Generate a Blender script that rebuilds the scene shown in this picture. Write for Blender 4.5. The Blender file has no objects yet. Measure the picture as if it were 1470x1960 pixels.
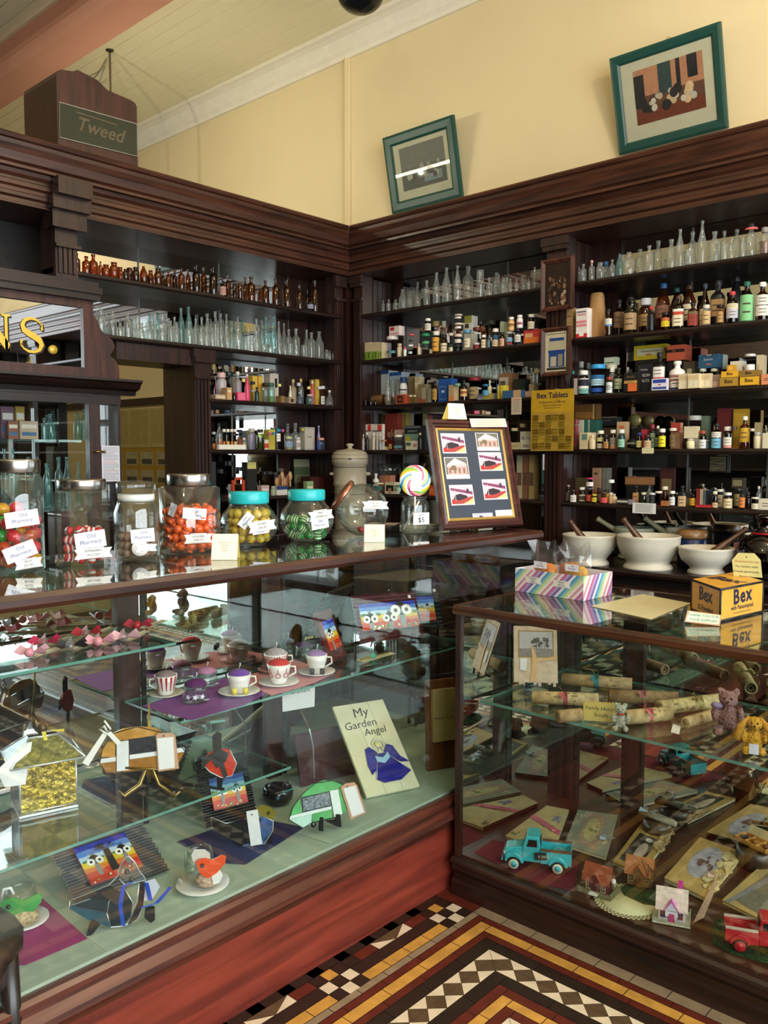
import bpy,bmesh,math,random
from mathutils import Vector,Matrix,Euler
random.seed(7)
S = bpy.context.scene
COL = S.collection
R90 = math.pi/2

# ---------------------------------------------------------------- camera
CAMZ = 1.45
FPX = 1625.4
YAW,PITCH = -0.7410861,-0.0686356
cd = bpy.data.cameras.new('camera'); cam = bpy.data.objects.new('camera',cd); COL.objects.link(cam)
cd.sensor_fit = 'HORIZONTAL'; cd.sensor_width = 36.0; cd.lens = 36.0*FPX/1470.0
cd.clip_start = 0.02
CW = Vector((math.sin(YAW)*math.cos(PITCH),math.cos(YAW)*math.cos(PITCH),math.sin(PITCH)))
CR = Vector((math.cos(YAW),-math.sin(YAW),0)); CU = CR.cross(CW)
m = Matrix((( CR.x,CU.x,-CW.x,0),(CR.y,CU.y,-CW.y,0),(CR.z,CU.z,-CW.z,CAMZ),(0,0,0,1)))
cam.matrix_world = m
S.camera = cam

# ---------------------------------------------------------------- view, world, lights
S.view_settings.view_transform = 'Standard'; S.view_settings.look = 'None'
S.view_settings.gamma = 1.0; S.view_settings.use_curve_mapping = False
S.view_settings.exposure = 0.1
cy = S.cycles
cy.max_bounces = 14; cy.diffuse_bounces = 4; cy.glossy_bounces = 6; cy.transmission_bounces = 10; cy.transparent_max_bounces = 40
cy.caustics_reflective = False; cy.caustics_refractive = False
cy.sample_clamp_indirect = 6.0
cy.use_denoising = True
w = bpy.data.worlds.new('sky'); S.world = w; w.use_nodes = True
w.node_tree.nodes['Background'].inputs[0].default_value = (0.80,0.92,1.0,1)
w.node_tree.nodes['Background'].inputs[1].default_value = 2.6

def area(name,loc,rot,sx,sy,power,col):
 l = bpy.data.lights.new(name,'AREA'); l.shape = 'RECTANGLE'; l.size = sx; l.size_y = sy
 l.energy = power; l.color = col
 o = bpy.data.objects.new(name,l); COL.objects.link(o); o.location = loc; o.rotation_euler = rot
 return o
# daylight through the shop window (behind the camera, at x = 2.7)
area('window_daylight',(2.66,0.55,2.05),(0,R90,0),2.4,5.6,260.0,(0.90,0.96,1.0))
# fluorescent tube in the dispensary behind the screen
# warm lamps on the shop ceiling
def point(name,loc,power,col,r=0.12):
 l = bpy.data.lights.new(name,'POINT'); l.energy = power; l.color = col; l.shadow_soft_size = r
 o = bpy.data.objects.new(name,l); COL.objects.link(o); o.location = loc
 return o
point('shop_lamp',(-0.2,2.6,3.72),80.0,(1.0,0.84,0.62))
point('shop_lamp',(-0.6,-0.9,3.72),60.0,(1.0,0.85,0.64))
for x_ in (-5.5,-5.1,-4.7): point('dispensary_tube',(x_,2.5,3.25),20.0,(1.0,0.93,0.70),.012)

# ---------------------------------------------------------------- pixels to points on the place's planes
def _ray(u,v): return (CW*FPX + CR*(u-735.0) - CU*(v-980.0))/FPX
CAM0 = Vector((0,0,CAMZ))
def px_x(u,v,X): d = _ray(u,v); return CAM0 + d*(X/d.x)
def px_y(u,v,Y): d = _ray(u,v); return CAM0 + d*(Y/d.y)
def px_z(u,v,Z): d = _ray(u,v); return CAM0 + d*((Z-CAMZ)/d.z)
def fwd(p): return (Vector(p)-CAM0).dot(CW)
def mpp(p): return fwd(p)/FPX          # metres per pixel at p

# ---------------------------------------------------------------- materials
def lin(h):
 if not isinstance(h,str): return tuple(h)
 h = h.lstrip('#'); c = [int(h[i:i+2],16)/255 for i in (0,2,4)]
 return tuple(x/12.92 if x <= .04045 else ((x+.055)/1.055)**2.4 for x in c)
_M = {}
def new_mat(name):
 mt = bpy.data.materials.new(name); mt.use_nodes = True
 nt = mt.node_tree; nt.nodes.clear()
 out = nt.nodes.new('ShaderNodeOutputMaterial')
 return mt,nt,out
def N(nt,t,**kw):
 n = nt.nodes.new('ShaderNode'+t)
 for k,v in kw.items():
  if isinstance(k,str) and hasattr(n,k): setattr(n,k,v)
 return n
def pm(col,rough=0.6,metal=0.0,var=0.12,scale=14.0,spec=0.4,coat=0.0,bump=0.0,key=None):
 """painted / plain surface: one colour with a little procedural unevenness"""
 k = ('pm',col,rough,metal,var,scale,spec,coat,bump)
 if k in _M: return _M[k]
 mt,nt,out = new_mat('surface_'+(col.lstrip('#') if isinstance(col,str) else 'tone'))
 b = N(nt,'BsdfPrincipled'); nt.links.new(b.outputs[0],out.inputs[0])
 b.inputs['Roughness'].default_value = rough; b.inputs['Metallic'].default_value = metal
 b.inputs['Specular IOR Level'].default_value = spec; b.inputs['Coat Weight'].default_value = coat
 c = lin(col)
 if var > 0:
  tc = N(nt,'TexCoord'); no = N(nt,'TexNoise'); no.inputs['Scale'].default_value = scale; no.inputs['Detail'].default_value = 3
  nt.links.new(tc.outputs['Object'],no.inputs['Vector'])
  r = N(nt,'ValToRGB'); r.color_ramp.elements[0].position = .3; r.color_ramp.elements[1].position = .7
  r.color_ramp.elements[0].color = (*[x*(1-var) for x in c],1); r.color_ramp.elements[1].color = (*[min(1,x*(1+var)) for x in c],1)
  nt.links.new(no.outputs['Fac'],r.inputs[0]); nt.links.new(r.outputs[0],b.inputs['Base Color'])
  if bump:
   bp = N(nt,'Bump'); bp.inputs['Strength'].default_value = bump; bp.inputs['Distance'].default_value = .01
   nt.links.new(no.outputs['Fac'],bp.inputs['Height']); nt.links.new(bp.outputs[0],b.inputs['Normal'])
 else:
  b.inputs['Base Color'].default_value = (*c,1)
 _M[k] = mt; return mt
def wood(c0,c1,rough=.38,axis='Y',scale=1.0,coat=.15):
 k = ('wood',c0,c1,rough,axis,scale,coat)
 if k in _M: return _M[k]
 mt,nt,out = new_mat('wood_'+c1.lstrip('#'))
 b = N(nt,'BsdfPrincipled'); nt.links.new(b.outputs[0],out.inputs[0])
 b.inputs['Roughness'].default_value = rough; b.inputs['Coat Weight'].default_value = coat; b.inputs['Coat Roughness'].default_value = .25
 tc = N(nt,'TexCoord'); mp = N(nt,'Mapping')
 s = {'X': (1.2,16,16),'Y': (16,1.2,16),'Z': (16,16,1.2)}[axis]
 mp.inputs['Scale'].default_value = [x*scale for x in s]
 nt.links.new(tc.outputs['Object'],mp.inputs[0])
 no = N(nt,'TexNoise'); no.inputs['Scale'].default_value = 2.2; no.inputs['Detail'].default_value = 6; no.inputs['Distortion'].default_value = .6
 nt.links.new(mp.outputs[0],no.inputs['Vector'])
 r = N(nt,'ValToRGB'); r.color_ramp.elements[0].position = .32; r.color_ramp.elements[1].position = .68
 r.color_ramp.elements[0].color = (*lin(c0),1); r.color_ramp.elements[1].color = (*lin(c1),1)
 nt.links.new(no.outputs['Fac'],r.inputs[0]); nt.links.new(r.outputs[0],b.inputs['Base Color'])
 bp = N(nt,'Bump'); bp.inputs['Strength'].default_value = .12; bp.inputs['Distance'].default_value = .004
 nt.links.new(no.outputs['Fac'],bp.inputs['Height']); nt.links.new(bp.outputs[0],b.inputs['Normal'])
 _M[k] = mt; return mt
def glass(tint,edge,haze=0.0,hcol=(.8,.85,.8),gloss=1.0,ior=1.45,rough=.02,key='g'):
 """thin-walled glass: clear in the middle, tinted and shiny at grazing angles; haze = dust and seed in old glass"""
 k = ('glass',tint,edge,haze,hcol,gloss,ior,rough)
 if k in _M: return _M[k]
 mt,nt,out = new_mat('glass_'+key)
 lw = N(nt,'LayerWeight'); lw.inputs['Blend'].default_value = .45
 mx = N(nt,'MixRGB'); mx.inputs[1].default_value = (*tint,1); mx.inputs[2].default_value = (*edge,1)
 pw = N(nt,'Math'); pw.operation = 'POWER'; pw.inputs[1].default_value = 1.6
 nt.links.new(lw.outputs['Facing'],pw.inputs[0]); nt.links.new(pw.outputs[0],mx.inputs[0])
 tr = N(nt,'BsdfTransparent'); nt.links.new(mx.outputs[0],tr.inputs[0])
 gl = N(nt,'BsdfGlossy'); gl.inputs['Roughness'].default_value = rough; gl.inputs['Color'].default_value = (gloss,gloss,gloss,1)
 # reflectance by angle, the same from both sides of the wall of glass
 lf = N(nt,'LayerWeight'); lf.inputs['Blend'].default_value = .5
 p5 = N(nt,'Math'); p5.operation = 'POWER'; p5.inputs[1].default_value = 4.6; nt.links.new(lf.outputs['Facing'],p5.inputs[0])
 f0 = ((ior-1)/(ior+1))**2
 fr = N(nt,'Math'); fr.operation = 'MULTIPLY_ADD'; fr.inputs[1].default_value = 1-f0; fr.inputs[2].default_value = f0; nt.links.new(p5.outputs[0],fr.inputs[0])
 sh = N(nt,'MixShader'); nt.links.new(fr.outputs[0],sh.inputs[0]); nt.links.new(tr.outputs[0],sh.inputs[1]); nt.links.new(gl.outputs[0],sh.inputs[2])
 last = sh
 if haze > 0:
  df = N(nt,'BsdfDiffuse'); df.inputs['Color'].default_value = (*hcol,1)
  tl = N(nt,'BsdfTranslucent'); tl.inputs['Color'].default_value = (*hcol,1)
  m1 = N(nt,'MixShader'); m1.inputs[0].default_value = .5; nt.links.new(df.outputs[0],m1.inputs[1]); nt.links.new(tl.outputs[0],m1.inputs[2])
  hz = N(nt,'Math'); hz.operation = 'MULTIPLY_ADD'; hz.inputs[1].default_value = haze*1.2; hz.inputs[2].default_value = haze*.5
  nt.links.new(lw.outputs['Facing'],hz.inputs[0])
  m2 = N(nt,'MixShader'); nt.links.new(hz.outputs[0],m2.inputs[0]); nt.links.new(sh.outputs[0],m2.inputs[1]); nt.links.new(m1.outputs[0],m2.inputs[2])
  last = m2
 nt.links.new(last.outputs[0],out.inputs[0])
 _M[k] = mt; return mt
def mirror(col=(.74,.76,.75),rough=.015):
 k = ('mirror',col,rough)
 if k in _M: return _M[k]
 mt,nt,out = new_mat('mirror_silvering')
 g = N(nt,'BsdfPrincipled'); g.inputs['Metallic'].default_value = 1; g.inputs['Roughness'].default_value = rough
 tc = N(nt,'TexCoord'); no = N(nt,'TexNoise'); no.inputs['Scale'].default_value = 3
 nt.links.new(tc.outputs['Object'],no.inputs['Vector'])
 r = N(nt,'ValToRGB'); r.color_ramp.elements[0].color = (*[x*.93 for x in col],1); r.color_ramp.elements[1].color = (*col,1)
 nt.links.new(no.outputs['Fac'],r.inputs[0]); nt.links.new(r.outputs[0],g.inputs['Base Color'])
 nt.links.new(g.outputs[0],out.inputs[0]); _M[k] = mt; return mt
def emit(col,st):
 k = ('emit',col,st)
 if k in _M: return _M[k]
 mt,nt,out = new_mat('lit_tube'); e = N(nt,'Emission'); e.inputs[0].default_value = (*lin(col),1); e.inputs[1].default_value = st
 nt.links.new(e.outputs[0],out.inputs[0]); _M[k] = mt; return mt

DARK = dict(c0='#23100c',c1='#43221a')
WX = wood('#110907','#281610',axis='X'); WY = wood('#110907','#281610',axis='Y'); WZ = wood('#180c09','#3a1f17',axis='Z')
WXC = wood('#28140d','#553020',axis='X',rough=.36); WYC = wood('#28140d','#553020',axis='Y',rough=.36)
PANE = glass((.965,.985,.975),(.80,.90,.87),key='pane',ior=1.5)
SHELFG = glass((.93,.97,.955),(.55,.72,.66),key='shelf',ior=1.5)
PANE_EDGE = pm('#5f9183',rough=.15,var=.1,spec=.8)
CLEAR = glass((.90,.92,.89),(.42,.47,.44),haze=.26,hcol=(.86,.89,.84),key='clear',ior=1.55)
JARG = glass((.97,.985,.975),(.62,.70,.68),haze=.02,key='jar',ior=1.5)
TEALG = glass((.70,.90,.88),(.20,.42,.42),haze=.22,hcol=(.45,.75,.75),key='teal',ior=1.55)
AMBER = glass((.46,.17,.035),(.10,.030,.008),haze=.08,hcol=(.42,.16,.04),key='amber',ior=1.55)
DKAMB = glass((.20,.065,.02),(.03,.010,.004),haze=.06,hcol=(.2,.08,.03),key='dark_amber',ior=1.55)
GREENG = glass((.30,.34,.12),(.06,.08,.02),haze=.07,hcol=(.25,.25,.08),key='green',ior=1.55)
CELLO = glass((.97,.97,.97),(.80,.80,.80),haze=.05,hcol=(.9,.9,.9),key='cellophane',ior=1.6,rough=.08)
REDG = glass((.30,.01,.015),(.05,.0,.0),key='red',ior=1.55)
MIR = mirror()
STEEL = pm('#a9a6a2',rough=.28,metal=1.0,var=.05)
BRASS = pm('#a98a4a',rough=.3,metal=1.0,var=.1)
GOLD = pm('#e6bf4d',rough=.42,metal=.35,var=.06)
BLACK = pm('#0d0d0f',rough=.4,var=.1)
WHITE = pm('#ece9e2',rough=.55,var=.03)
CREAM = pm('#e8dcae',rough=.7,var=.05)
INK = pm('#2a2a30',rough=.7,var=.0)

# ---------------------------------------------------------------- mesh builder
class MB:
 def __init__(s): s.v = []; s.f = []; s.m = []; s.s = []
 def add(s,vs,fs,mi=0,M=None,smooth=False):
  o = len(s.v)
  s.v += [tuple(M @ Vector(p)) if M is not None else tuple(p) for p in vs]
  for i,f in enumerate(fs):
   s.f.append([o+k for k in f]); s.m.append(mi[i] if isinstance(mi,(list,tuple)) else mi); s.s.append(smooth)
  return s
 def box(s,x0,x1,y0,y1,z0,z1,mi=0,M=None):
  return s.add([(x0,y0,z0),(x1,y0,z0),(x1,y1,z0),(x0,y1,z0),(x0,y0,z1),(x1,y0,z1),(x1,y1,z1),(x0,y1,z1)],
     [(0,3,2,1),(4,5,6,7),(0,1,5,4),(1,2,6,5),(2,3,7,6),(3,0,4,7)],mi,M)
 def prism(s,pts,a0,a1,axis='z',mi=0,M=None,smooth=False):
  n = len(pts)
  def P(p,a): return {'z': (p[0],p[1],a),'y': (p[0],a,p[1]),'x': (a,p[0],p[1])}[axis]
  vs = [P(p,a0) for p in pts]+[P(p,a1) for p in pts]
  fs = [list(range(n))[::-1],[n+i for i in range(n)]]+[(i,(i+1) % n,n+(i+1) % n,n+i) for i in range(n)]
  return s.add(vs,fs,mi,M,smooth)
 def poly(s,pts,mi=0,M=None): return s.add(pts,[list(range(len(pts)))],mi,M)
 def lathe(s,prof,n=16,mi=0,c=(0,0,0),M=None,sq=0.0,ax=1.0,ay=1.0,smooth=True):
  """prof: (r, z) or (r, z, material) from bottom to top; sq > 0 squares the section"""
  vs = []; fs = []; ms = []
  for p in prof:
   for i in range(n):
    t = 2*math.pi*(i+.5)/n; cx,sy = math.cos(t),math.sin(t)
    k = 1.0
    if sq: k = 1.0/((abs(cx)**sq+abs(sy)**sq)**(1.0/sq))
    vs.append((c[0]+p[0]*cx*k*ax,c[1]+p[0]*sy*k*ay,c[2]+p[1]))
  for j in range(len(prof)-1):
   q = prof[j+1][2] if len(prof[j+1]) > 2 else mi
   for i in range(n):
    fs.append((j*n+i,j*n+(i+1) % n,(j+1)*n+(i+1) % n,(j+1)*n+i)); ms.append(q)
  if prof[0][0] > 1e-6: fs.append([i for i in range(n)][::-1]); ms.append(prof[0][2] if len(prof[0]) > 2 else mi)
  if prof[-1][0] > 1e-6: fs.append([(len(prof)-1)*n+i for i in range(n)]); ms.append(prof[-1][2] if len(prof[-1]) > 2 else mi)
  return s.add(vs,fs,ms,M,smooth)
 def ball(s,c,r,n=12,mi=0,M=None,z0=-1.0,z1=1.0):
  r = (r,r,r) if not isinstance(r,(tuple,list)) else r
  k = max(4,n//2); pr = []
  for j in range(k+1):
   z = z0+(z1-z0)*(0.5-0.5*math.cos(math.pi*j/k)) if (z0 == -1 and z1 == 1) else z0+(z1-z0)*j/k
   pr.append((math.sqrt(max(0,1-z*z)),z*r[2]))
  return s.lathe(pr,n,mi,c,M,ax=r[0],ay=r[1])
 def tube(s,pts,r,n=8,mi=0,M=None,closed=False):
  pts = [Vector(p) for p in pts]; vs = []; fs = []; L = len(pts)
  rr = r if isinstance(r,(list,tuple)) else [r]*L
  up = Vector((0,0,1)); prev = None
  for i,p in enumerate(pts):
   if closed: t = pts[(i+1) % L]-pts[i-1]
   else: t = pts[min(i+1,L-1)]-pts[max(i-1,0)]
   if t.length < 1e-9: t = Vector((0,0,1))
   t.normalize()
   if prev is None:
    a = up.cross(t) if abs(t.z) < .95 else Vector((1,0,0)).cross(t)
   else:
    a = prev-t*prev.dot(t)
    if a.length < 1e-6: a = up.cross(t)
   a.normalize(); prev = a; b = t.cross(a)
   for k in range(n):
    an = 2*math.pi*k/n; vs.append(p+a*math.cos(an)*rr[i]+b*math.sin(an)*rr[i])
  for i in range(L if closed else L-1):
   j = (i+1) % L
   for k in range(n): fs.append((i*n+k,i*n+(k+1) % n,j*n+(k+1) % n,j*n+k))
  if not closed: fs += [list(range(n))[::-1],[(L-1)*n+k for k in range(n)]]
  return s.add(vs,fs,mi,M,True)
 def text(s,t,size,M=None,mi=0,bold=0.0,align='CENTER',thick=0.0,space=1.0,shear=0.0):
  vs,fs = text_mesh(t,bold,align,space,shear)
  T = Matrix.Diagonal((size,size,1,1))
  return s.add(vs,fs,mi,(M @ T) if M is not None else T)
 def build(s,name,mats,parent=None,loc=None,bevel=0.0,rot=None,smooth=False,scale=None,seg=1):
  me = bpy.data.meshes.new(name); me.from_pydata(s.v,[],s.f); me.update()
  if not isinstance(mats,(list,tuple)): mats = [mats]
  for mt in mats: me.materials.append(mt)
  me.polygons.foreach_set('material_index',s.m)
  me.polygons.foreach_set('use_smooth',[bool(x) or smooth for x in s.s])
  bm = bmesh.new(); bm.from_mesh(me); bmesh.ops.recalc_face_normals(bm,faces=bm.faces); bm.to_mesh(me); bm.free()
  o = bpy.data.objects.new(name,me); COL.objects.link(o)
  if parent is not None: o.parent = parent
  if loc is not None: o.location = loc
  if rot is not None: o.rotation_euler = rot
  if scale is not None: o.scale = scale
  if bevel:
   b = o.modifiers.new('edge','BEVEL'); b.width = bevel; b.segments = seg; b.limit_method = 'ANGLE'; b.angle_limit = .7
  return o
_T = {}
def text_mesh(t,bold=0.0,align='CENTER',space=1.0,shear=0.0):
 k = (t,bold,align,space,shear)
 if k in _T: return _T[k]
 c = bpy.data.curves.new('lettering','FONT'); c.body = t; c.size = 1; c.align_x = align; c.align_y = 'CENTER'; c.resolution_u = 2
 c.offset = bold; c.space_character = space; c.shear = shear
 o = bpy.data.objects.new('lettering',c)
 me = bpy.data.meshes.new_from_object(o)
 r = ([tuple(v.co) for v in me.vertices],[list(p.vertices) for p in me.polygons])
 bpy.data.meshes.remove(me); bpy.data.objects.remove(o); bpy.data.curves.remove(c)
 _T[k] = r; return r
def frame_on(p,nrm,up=(0,0,1),off=0.0):
 """matrix whose XY plane lies on a surface at p facing nrm (X to the reader's right, Y up)"""
 z = Vector(nrm).normalized(); u = Vector(up); x = u.cross(z).normalized(); y = z.cross(x)
 p = Vector(p)+z*off
 return Matrix(((x.x,y.x,z.x,p.x),(x.y,y.y,z.y,p.y),(x.z,y.z,z.z,p.z),(0,0,0,1)))

# ---------------------------------------------------------------- naming
def tag(o,label,cat,group=None):
 o['label'] = label; o['category'] = cat
 if group: o['group'] = group
 return o
def thing(name,label,cat,loc=(0,0,0),rotz=0.0,group=None,rot=None):
 o = bpy.data.objects.new(name,None); COL.objects.link(o); o.empty_display_size = .05
 o.location = loc; o.rotation_euler = rot if rot is not None else (0,0,rotz)
 return tag(o,label,cat,group)
def struct(o): o['kind'] = 'structure'; return o
def dup(root,loc=None,rot=None,scale=None):
 r = root.copy(); COL.objects.link(r)
 if loc is not None: r.location = loc
 if rot is not None: r.rotation_euler = rot
 if scale is not None: r.scale = scale
 for ch in list(root.children):
  c = ch.copy(); COL.objects.link(c); c.parent = r
  for g in ch.children:
   d = g.copy(); COL.objects.link(d); d.parent = c
 return r
# ================================================================ the room
YW = 4.42; ZC = 4.40; XF = 2.72; XR = -9.0; YS = -3.3
M_WALL = pm('#e6d5aa',rough=.8,var=.035,scale=1.3)
M_CEIL = pm('#e9e0bc',rough=.75,var=.04,scale=.9)
M_BEAM = pm('#c98f78',rough=.6,var=.06,scale=2)
M_CORN = pm('#eee8d6',rough=.6,var=.03)

def slab(name,x0,x1,y0,y1,z0,z1,mt):
 return struct(MB().box(x0,x1,y0,y1,z0,z1).build(name,mt))
slab('wall_back',XR-.1,XF+.1,YW,YW+.12,0,ZC+.1,M_WALL)
slab('wall_side',XR-.1,XF+.1,YS-.12,YS,0,ZC+.1,M_WALL)
slab('wall_rear',XR-.12,XR,YS,YW,0,ZC+.1,M_WALL)
# shopfront: wall with one wide window opening
b = MB()
W0,W1,Z0,Z1 = -2.3,3.4,.75,3.35
b.box(XF,XF+.14,YS,YW,0,Z0); b.box(XF,XF+.14,YS,YW,Z1,ZC+.1)
b.box(XF,XF+.14,YS,W0,Z0,Z1); b.box(XF,XF+.14,W1,YW,Z0,Z1)
struct(b.build('wall_front',M_WALL))
b = MB()
for y in (W0,-.4,1.5,W1): b.box(XF-.03,XF+.1,y-.04,y+.04,Z0,Z1)
for z in (Z0,2.6,Z1): b.box(XF-.03,XF+.1,W0,W1,z-.04,z+.04)
win = struct(b.build('window_1',wood('#2c140d','#54291d',axis='Z')))

# ceiling: boarded beyond the beam, pressed metal on this side
b = MB(); b.box(XR,XF,YS,YW,ZC,ZC+.08,0)
for i in range(22):
 y = 1.9+i*.115
 b.box(XR,XF,y,y+.108,ZC-.008,ZC,0)
struct(b.build('ceiling',M_CEIL))
# beam along the shop
BY0 = px_z(0,152,4.14).y; BY1 = px_z(0,215,4.14).y
BX = BY1
b = MB(); b.box(XR,XF,BY1-.24,BY1,4.16,ZC-.001)
b.prism([(BY1-.24,4.16),(BY1-.24,4.20),(BY1-.30,4.24),(BY1-.30,4.20)],XR,XF,'x')
b.prism([(BY1,4.18),(BY1+.025,4.19),(BY1+.03,4.215),(BY1,4.215)],XR,XF,'x')
b.prism([(BY1,4.33),(BY1+.05,4.37),(BY1+.05,4.399),(BY1,4.399)],XR,XF,'x')
struct(b.build('trim_1',M_BEAM))
# cove along the wall
pr = [(0,0),(0,-.02),(-.02,-.03),(-.035,-.045),(-.07,-.10),(-.085,-.115),(-.13,-.13),(-.13,-.142),(0,-.142)]
pr = [(YW-.001,ZC-.165),(YW-.022,ZC-.165),(YW-.028,ZC-.14),(YW-.05,ZC-.12),(YW-.09,ZC-.055),(YW-.12,ZC-.04),(YW-.15,ZC-.035),(YW-.15,ZC-.009),(YW-.001,ZC-.009)]
struct(MB().prism(pr,XR,XF,'x').build('trim_2',M_CORN))
# cover strip down the wall where the two rooms meet
xs = px_y(667,250,YW).x
b = MB(); b.box(xs-.022,xs+.022,YW-.02,YW-.001,2.3,ZC-.16); b.box(xs-.008,xs+.008,YW-.03,YW-.02,2.3,ZC-.16)
struct(b.build('trim_3',M_WALL))
# dado rail in the dispensary
zd = px_y(270,770,YW).z
struct(MB().box(XR,-4.45,YW-.03,YW-.001,zd-.03,zd+.035).build('trim_4',pm('#2a1510',rough=.5)))

# ---------------------------------------------------------------- tessellated floor
T_BLK = pm('#2c1e17',rough=.36,var=.22,scale=25); T_RED = pm('#5e2519',rough=.36,var=.22,scale=25)
T_YEL = pm('#c69143',rough=.36,var=.18,scale=22); T_WHT = pm('#dcc9ac',rough=.36,var=.10,scale=22)
T_OLV = pm('#5a4530',rough=.36,var=.2,scale=25); T_TAN = pm('#8f7a60',rough=.36,var=.15,scale=22)
T_GRT = pm('#1b1310',rough=.8)
TM = [T_BLK,T_RED,T_YEL,T_WHT,T_OLV,T_TAN,T_GRT]
BLK,RED,YEL,WHT,OLV,TAN,GRT = range(7)
fl = MB(); g = .0012
fl.box(XR,XF+.1,YS,YW,-.06,-.0015,GRT)
def tile(x0,x1,y0,y1,mi):
 if x1-x0 < 2*g or y1-y0 < 2*g: return
 fl.poly([(x0+g,y0+g,0),(x1-g,y0+g,0),(x1-g,y1-g,0),(x0+g,y1-g,0)],mi)
def tri(a,b_,c,mi):
 cx = (a[0]+b_[0]+c[0])/3; cy_ = (a[1]+b_[1]+c[1])/3
 fl.poly([(p[0]+(cx-p[0])*.035,p[1]+(cy_-p[1])*.035,0) for p in (a,b_,c)],mi)
XE,YE = 2.6,-3.2
def band(d0,d1,mi,step):
 """an L-shaped course: d = distance inside the corner (-1.522, 2.108)"""
 xa,xb = -1.522+d0,-1.522+d1; ya,yb = 2.108-d0,2.108-d1
 y = ya
 x = xb
 while x < XE: tile(x,min(x+step,XE),yb,ya,mi); x += step
 while y > YE: tile(xa,xb,max(y-step,YE),y,mi); y -= step
def tri_band(d0,d1):
 s = d1-d0; xa,xb = -1.522+d0,-1.522+d1; ya,yb = 2.108-d0,2.108-d1
 # along x
 x = xa
 while x < XE:
  h = s
  tri((x,ya),(x+h,ya),(x+h/2,(ya+yb)/2),WHT)
  tri((x+h/2,(ya+yb)/2),(x+h*1.5,(ya+yb)/2),(x+h,ya),OLV)
  tri((x+h/2,(ya+yb)/2),(x+h*1.5,(ya+yb)/2),(x+h,yb),OLV)
  if x > xa: tri((x,yb),(x+h,yb),(x+h/2,(ya+yb)/2),WHT)
  x += h
 y = ya
 while y > YE:
  h = s
  tri((xa,y),(xa,y-h),((xa+xb)/2,y-h/2),WHT)
  tri(((xa+xb)/2,y-h/2),((xa+xb)/2,y-h*1.5),(xa,y-h),OLV)
  tri(((xa+xb)/2,y-h/2),((xa+xb)/2,y-h*1.5),(xb,y-h),OLV)
  if y < ya: tri((xb,y),(xb,y-h),((xa+xb)/2,y-h/2),WHT)
  y -= h
x = -1.547                                                            # tan course in front of the right counter
while x < XE: tile(x,x+.106,2.108,2.18,TAN); x += .106
tile(-1.72,-1.547,2.108,2.20,RED)
for d0,d1,mi,st in ((0,.026,RED,.152),(.026,.064,YEL,.152),(.064,.090,RED,.152),(.090,.132,BLK,.152)): band(d0,d1,mi,st)
tri_band(.132,.205)
for d0,d1,mi,st in ((.205,.247,BLK,.152),(.247,.280,RED,.152),(.280,.314,YEL,.106),(.314,.345,RED,.106)): band(d0,d1,mi,st)
tri_band(.345,.418)
for d0,d1,mi,st in ((.418,.46,BLK,.152),(.46,.50,YEL,.106),(.50,.53,RED,.152)): band(d0,d1,mi,st)
xx = -1.522+.53; k = 0
while xx < XE:                                                        # field of large diamonds
 y = 2.108-.53; j = 0
 while y > YE:
  tile(xx,xx+.106,y-.106,y,(OLV,WHT,RED,YEL)[(k+j*3) % 4] if (k+j) % 2 else BLK); y -= .106; j += 1
 xx += .106; k += 1
# courses along the left counter
tile_x = (-1.72,-1.668,-1.628,-1.585,-1.547,-1.522)
y = 2.108
while y > YE:
 tile(-1.547,-1.522,max(YE,y-.106),y,TAN); tile(-1.71,-1.668,max(YE,y-.152),y,BLK); y -= .106
yb = 2.107
while yb > YE+.5:
 q = .041                                                           # chequer block
 for r in range(3):
  for c_ in range(3):
   mi = BLK if (r+c_) % 2 == 0 else (YEL if r == 0 else WHT)
   tile(-1.668+r*q,-1.668+(r+1)*q,yb-(c_+1)*q,yb-c_*q,mi)
 y0 = yb-3*q; y1 = yb-.471
 L = y0-y1; xm0,xm1 = -1.668,-1.628
 rd = .075; rest = (L-2*rd-.15)/2
 tile(xm0,xm1,y0-rd,y0,RED); tile(xm0,xm1,y1+rest*2,y1+rest*2+rd,RED)
 t1 = y0-rd; t0 = t1-.15-rest*0
 ym = (t1+t0)/2
 tri((xm1,t1),(xm0,t1),(xm1,ym),WHT); tri((xm0,t1),(xm0,t0),(xm1,ym),OLV); tri((xm1,ym),(xm0,t0),(xm1,t0),WHT)
 tile(xm0,xm1,y1,y1+rest*2,BLK)
 tile(-1.628,-1.585,y1,y0,BLK)
 n = 4
 for i in range(n): tile(-1.585,-1.547,y1+(y0-y1)*i/n,y1+(y0-y1)*(i+1)/n,YEL)
 yb -= .471
x = XR
struct(fl.build('floor',TM))
# ================================================================ the tall shelving along the back wall
UY,UX = 4.00,-3.97                      # faces of the two units
SZ = [2.344,2.052,1.759,1.473,1.194]  # shelf tops, top shelf first
MY = 4.285; MX = -4.255                   # faces of the mirrors at the back of the shelves
MDF = pm('#120907',rough=.6,var=.1)
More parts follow.
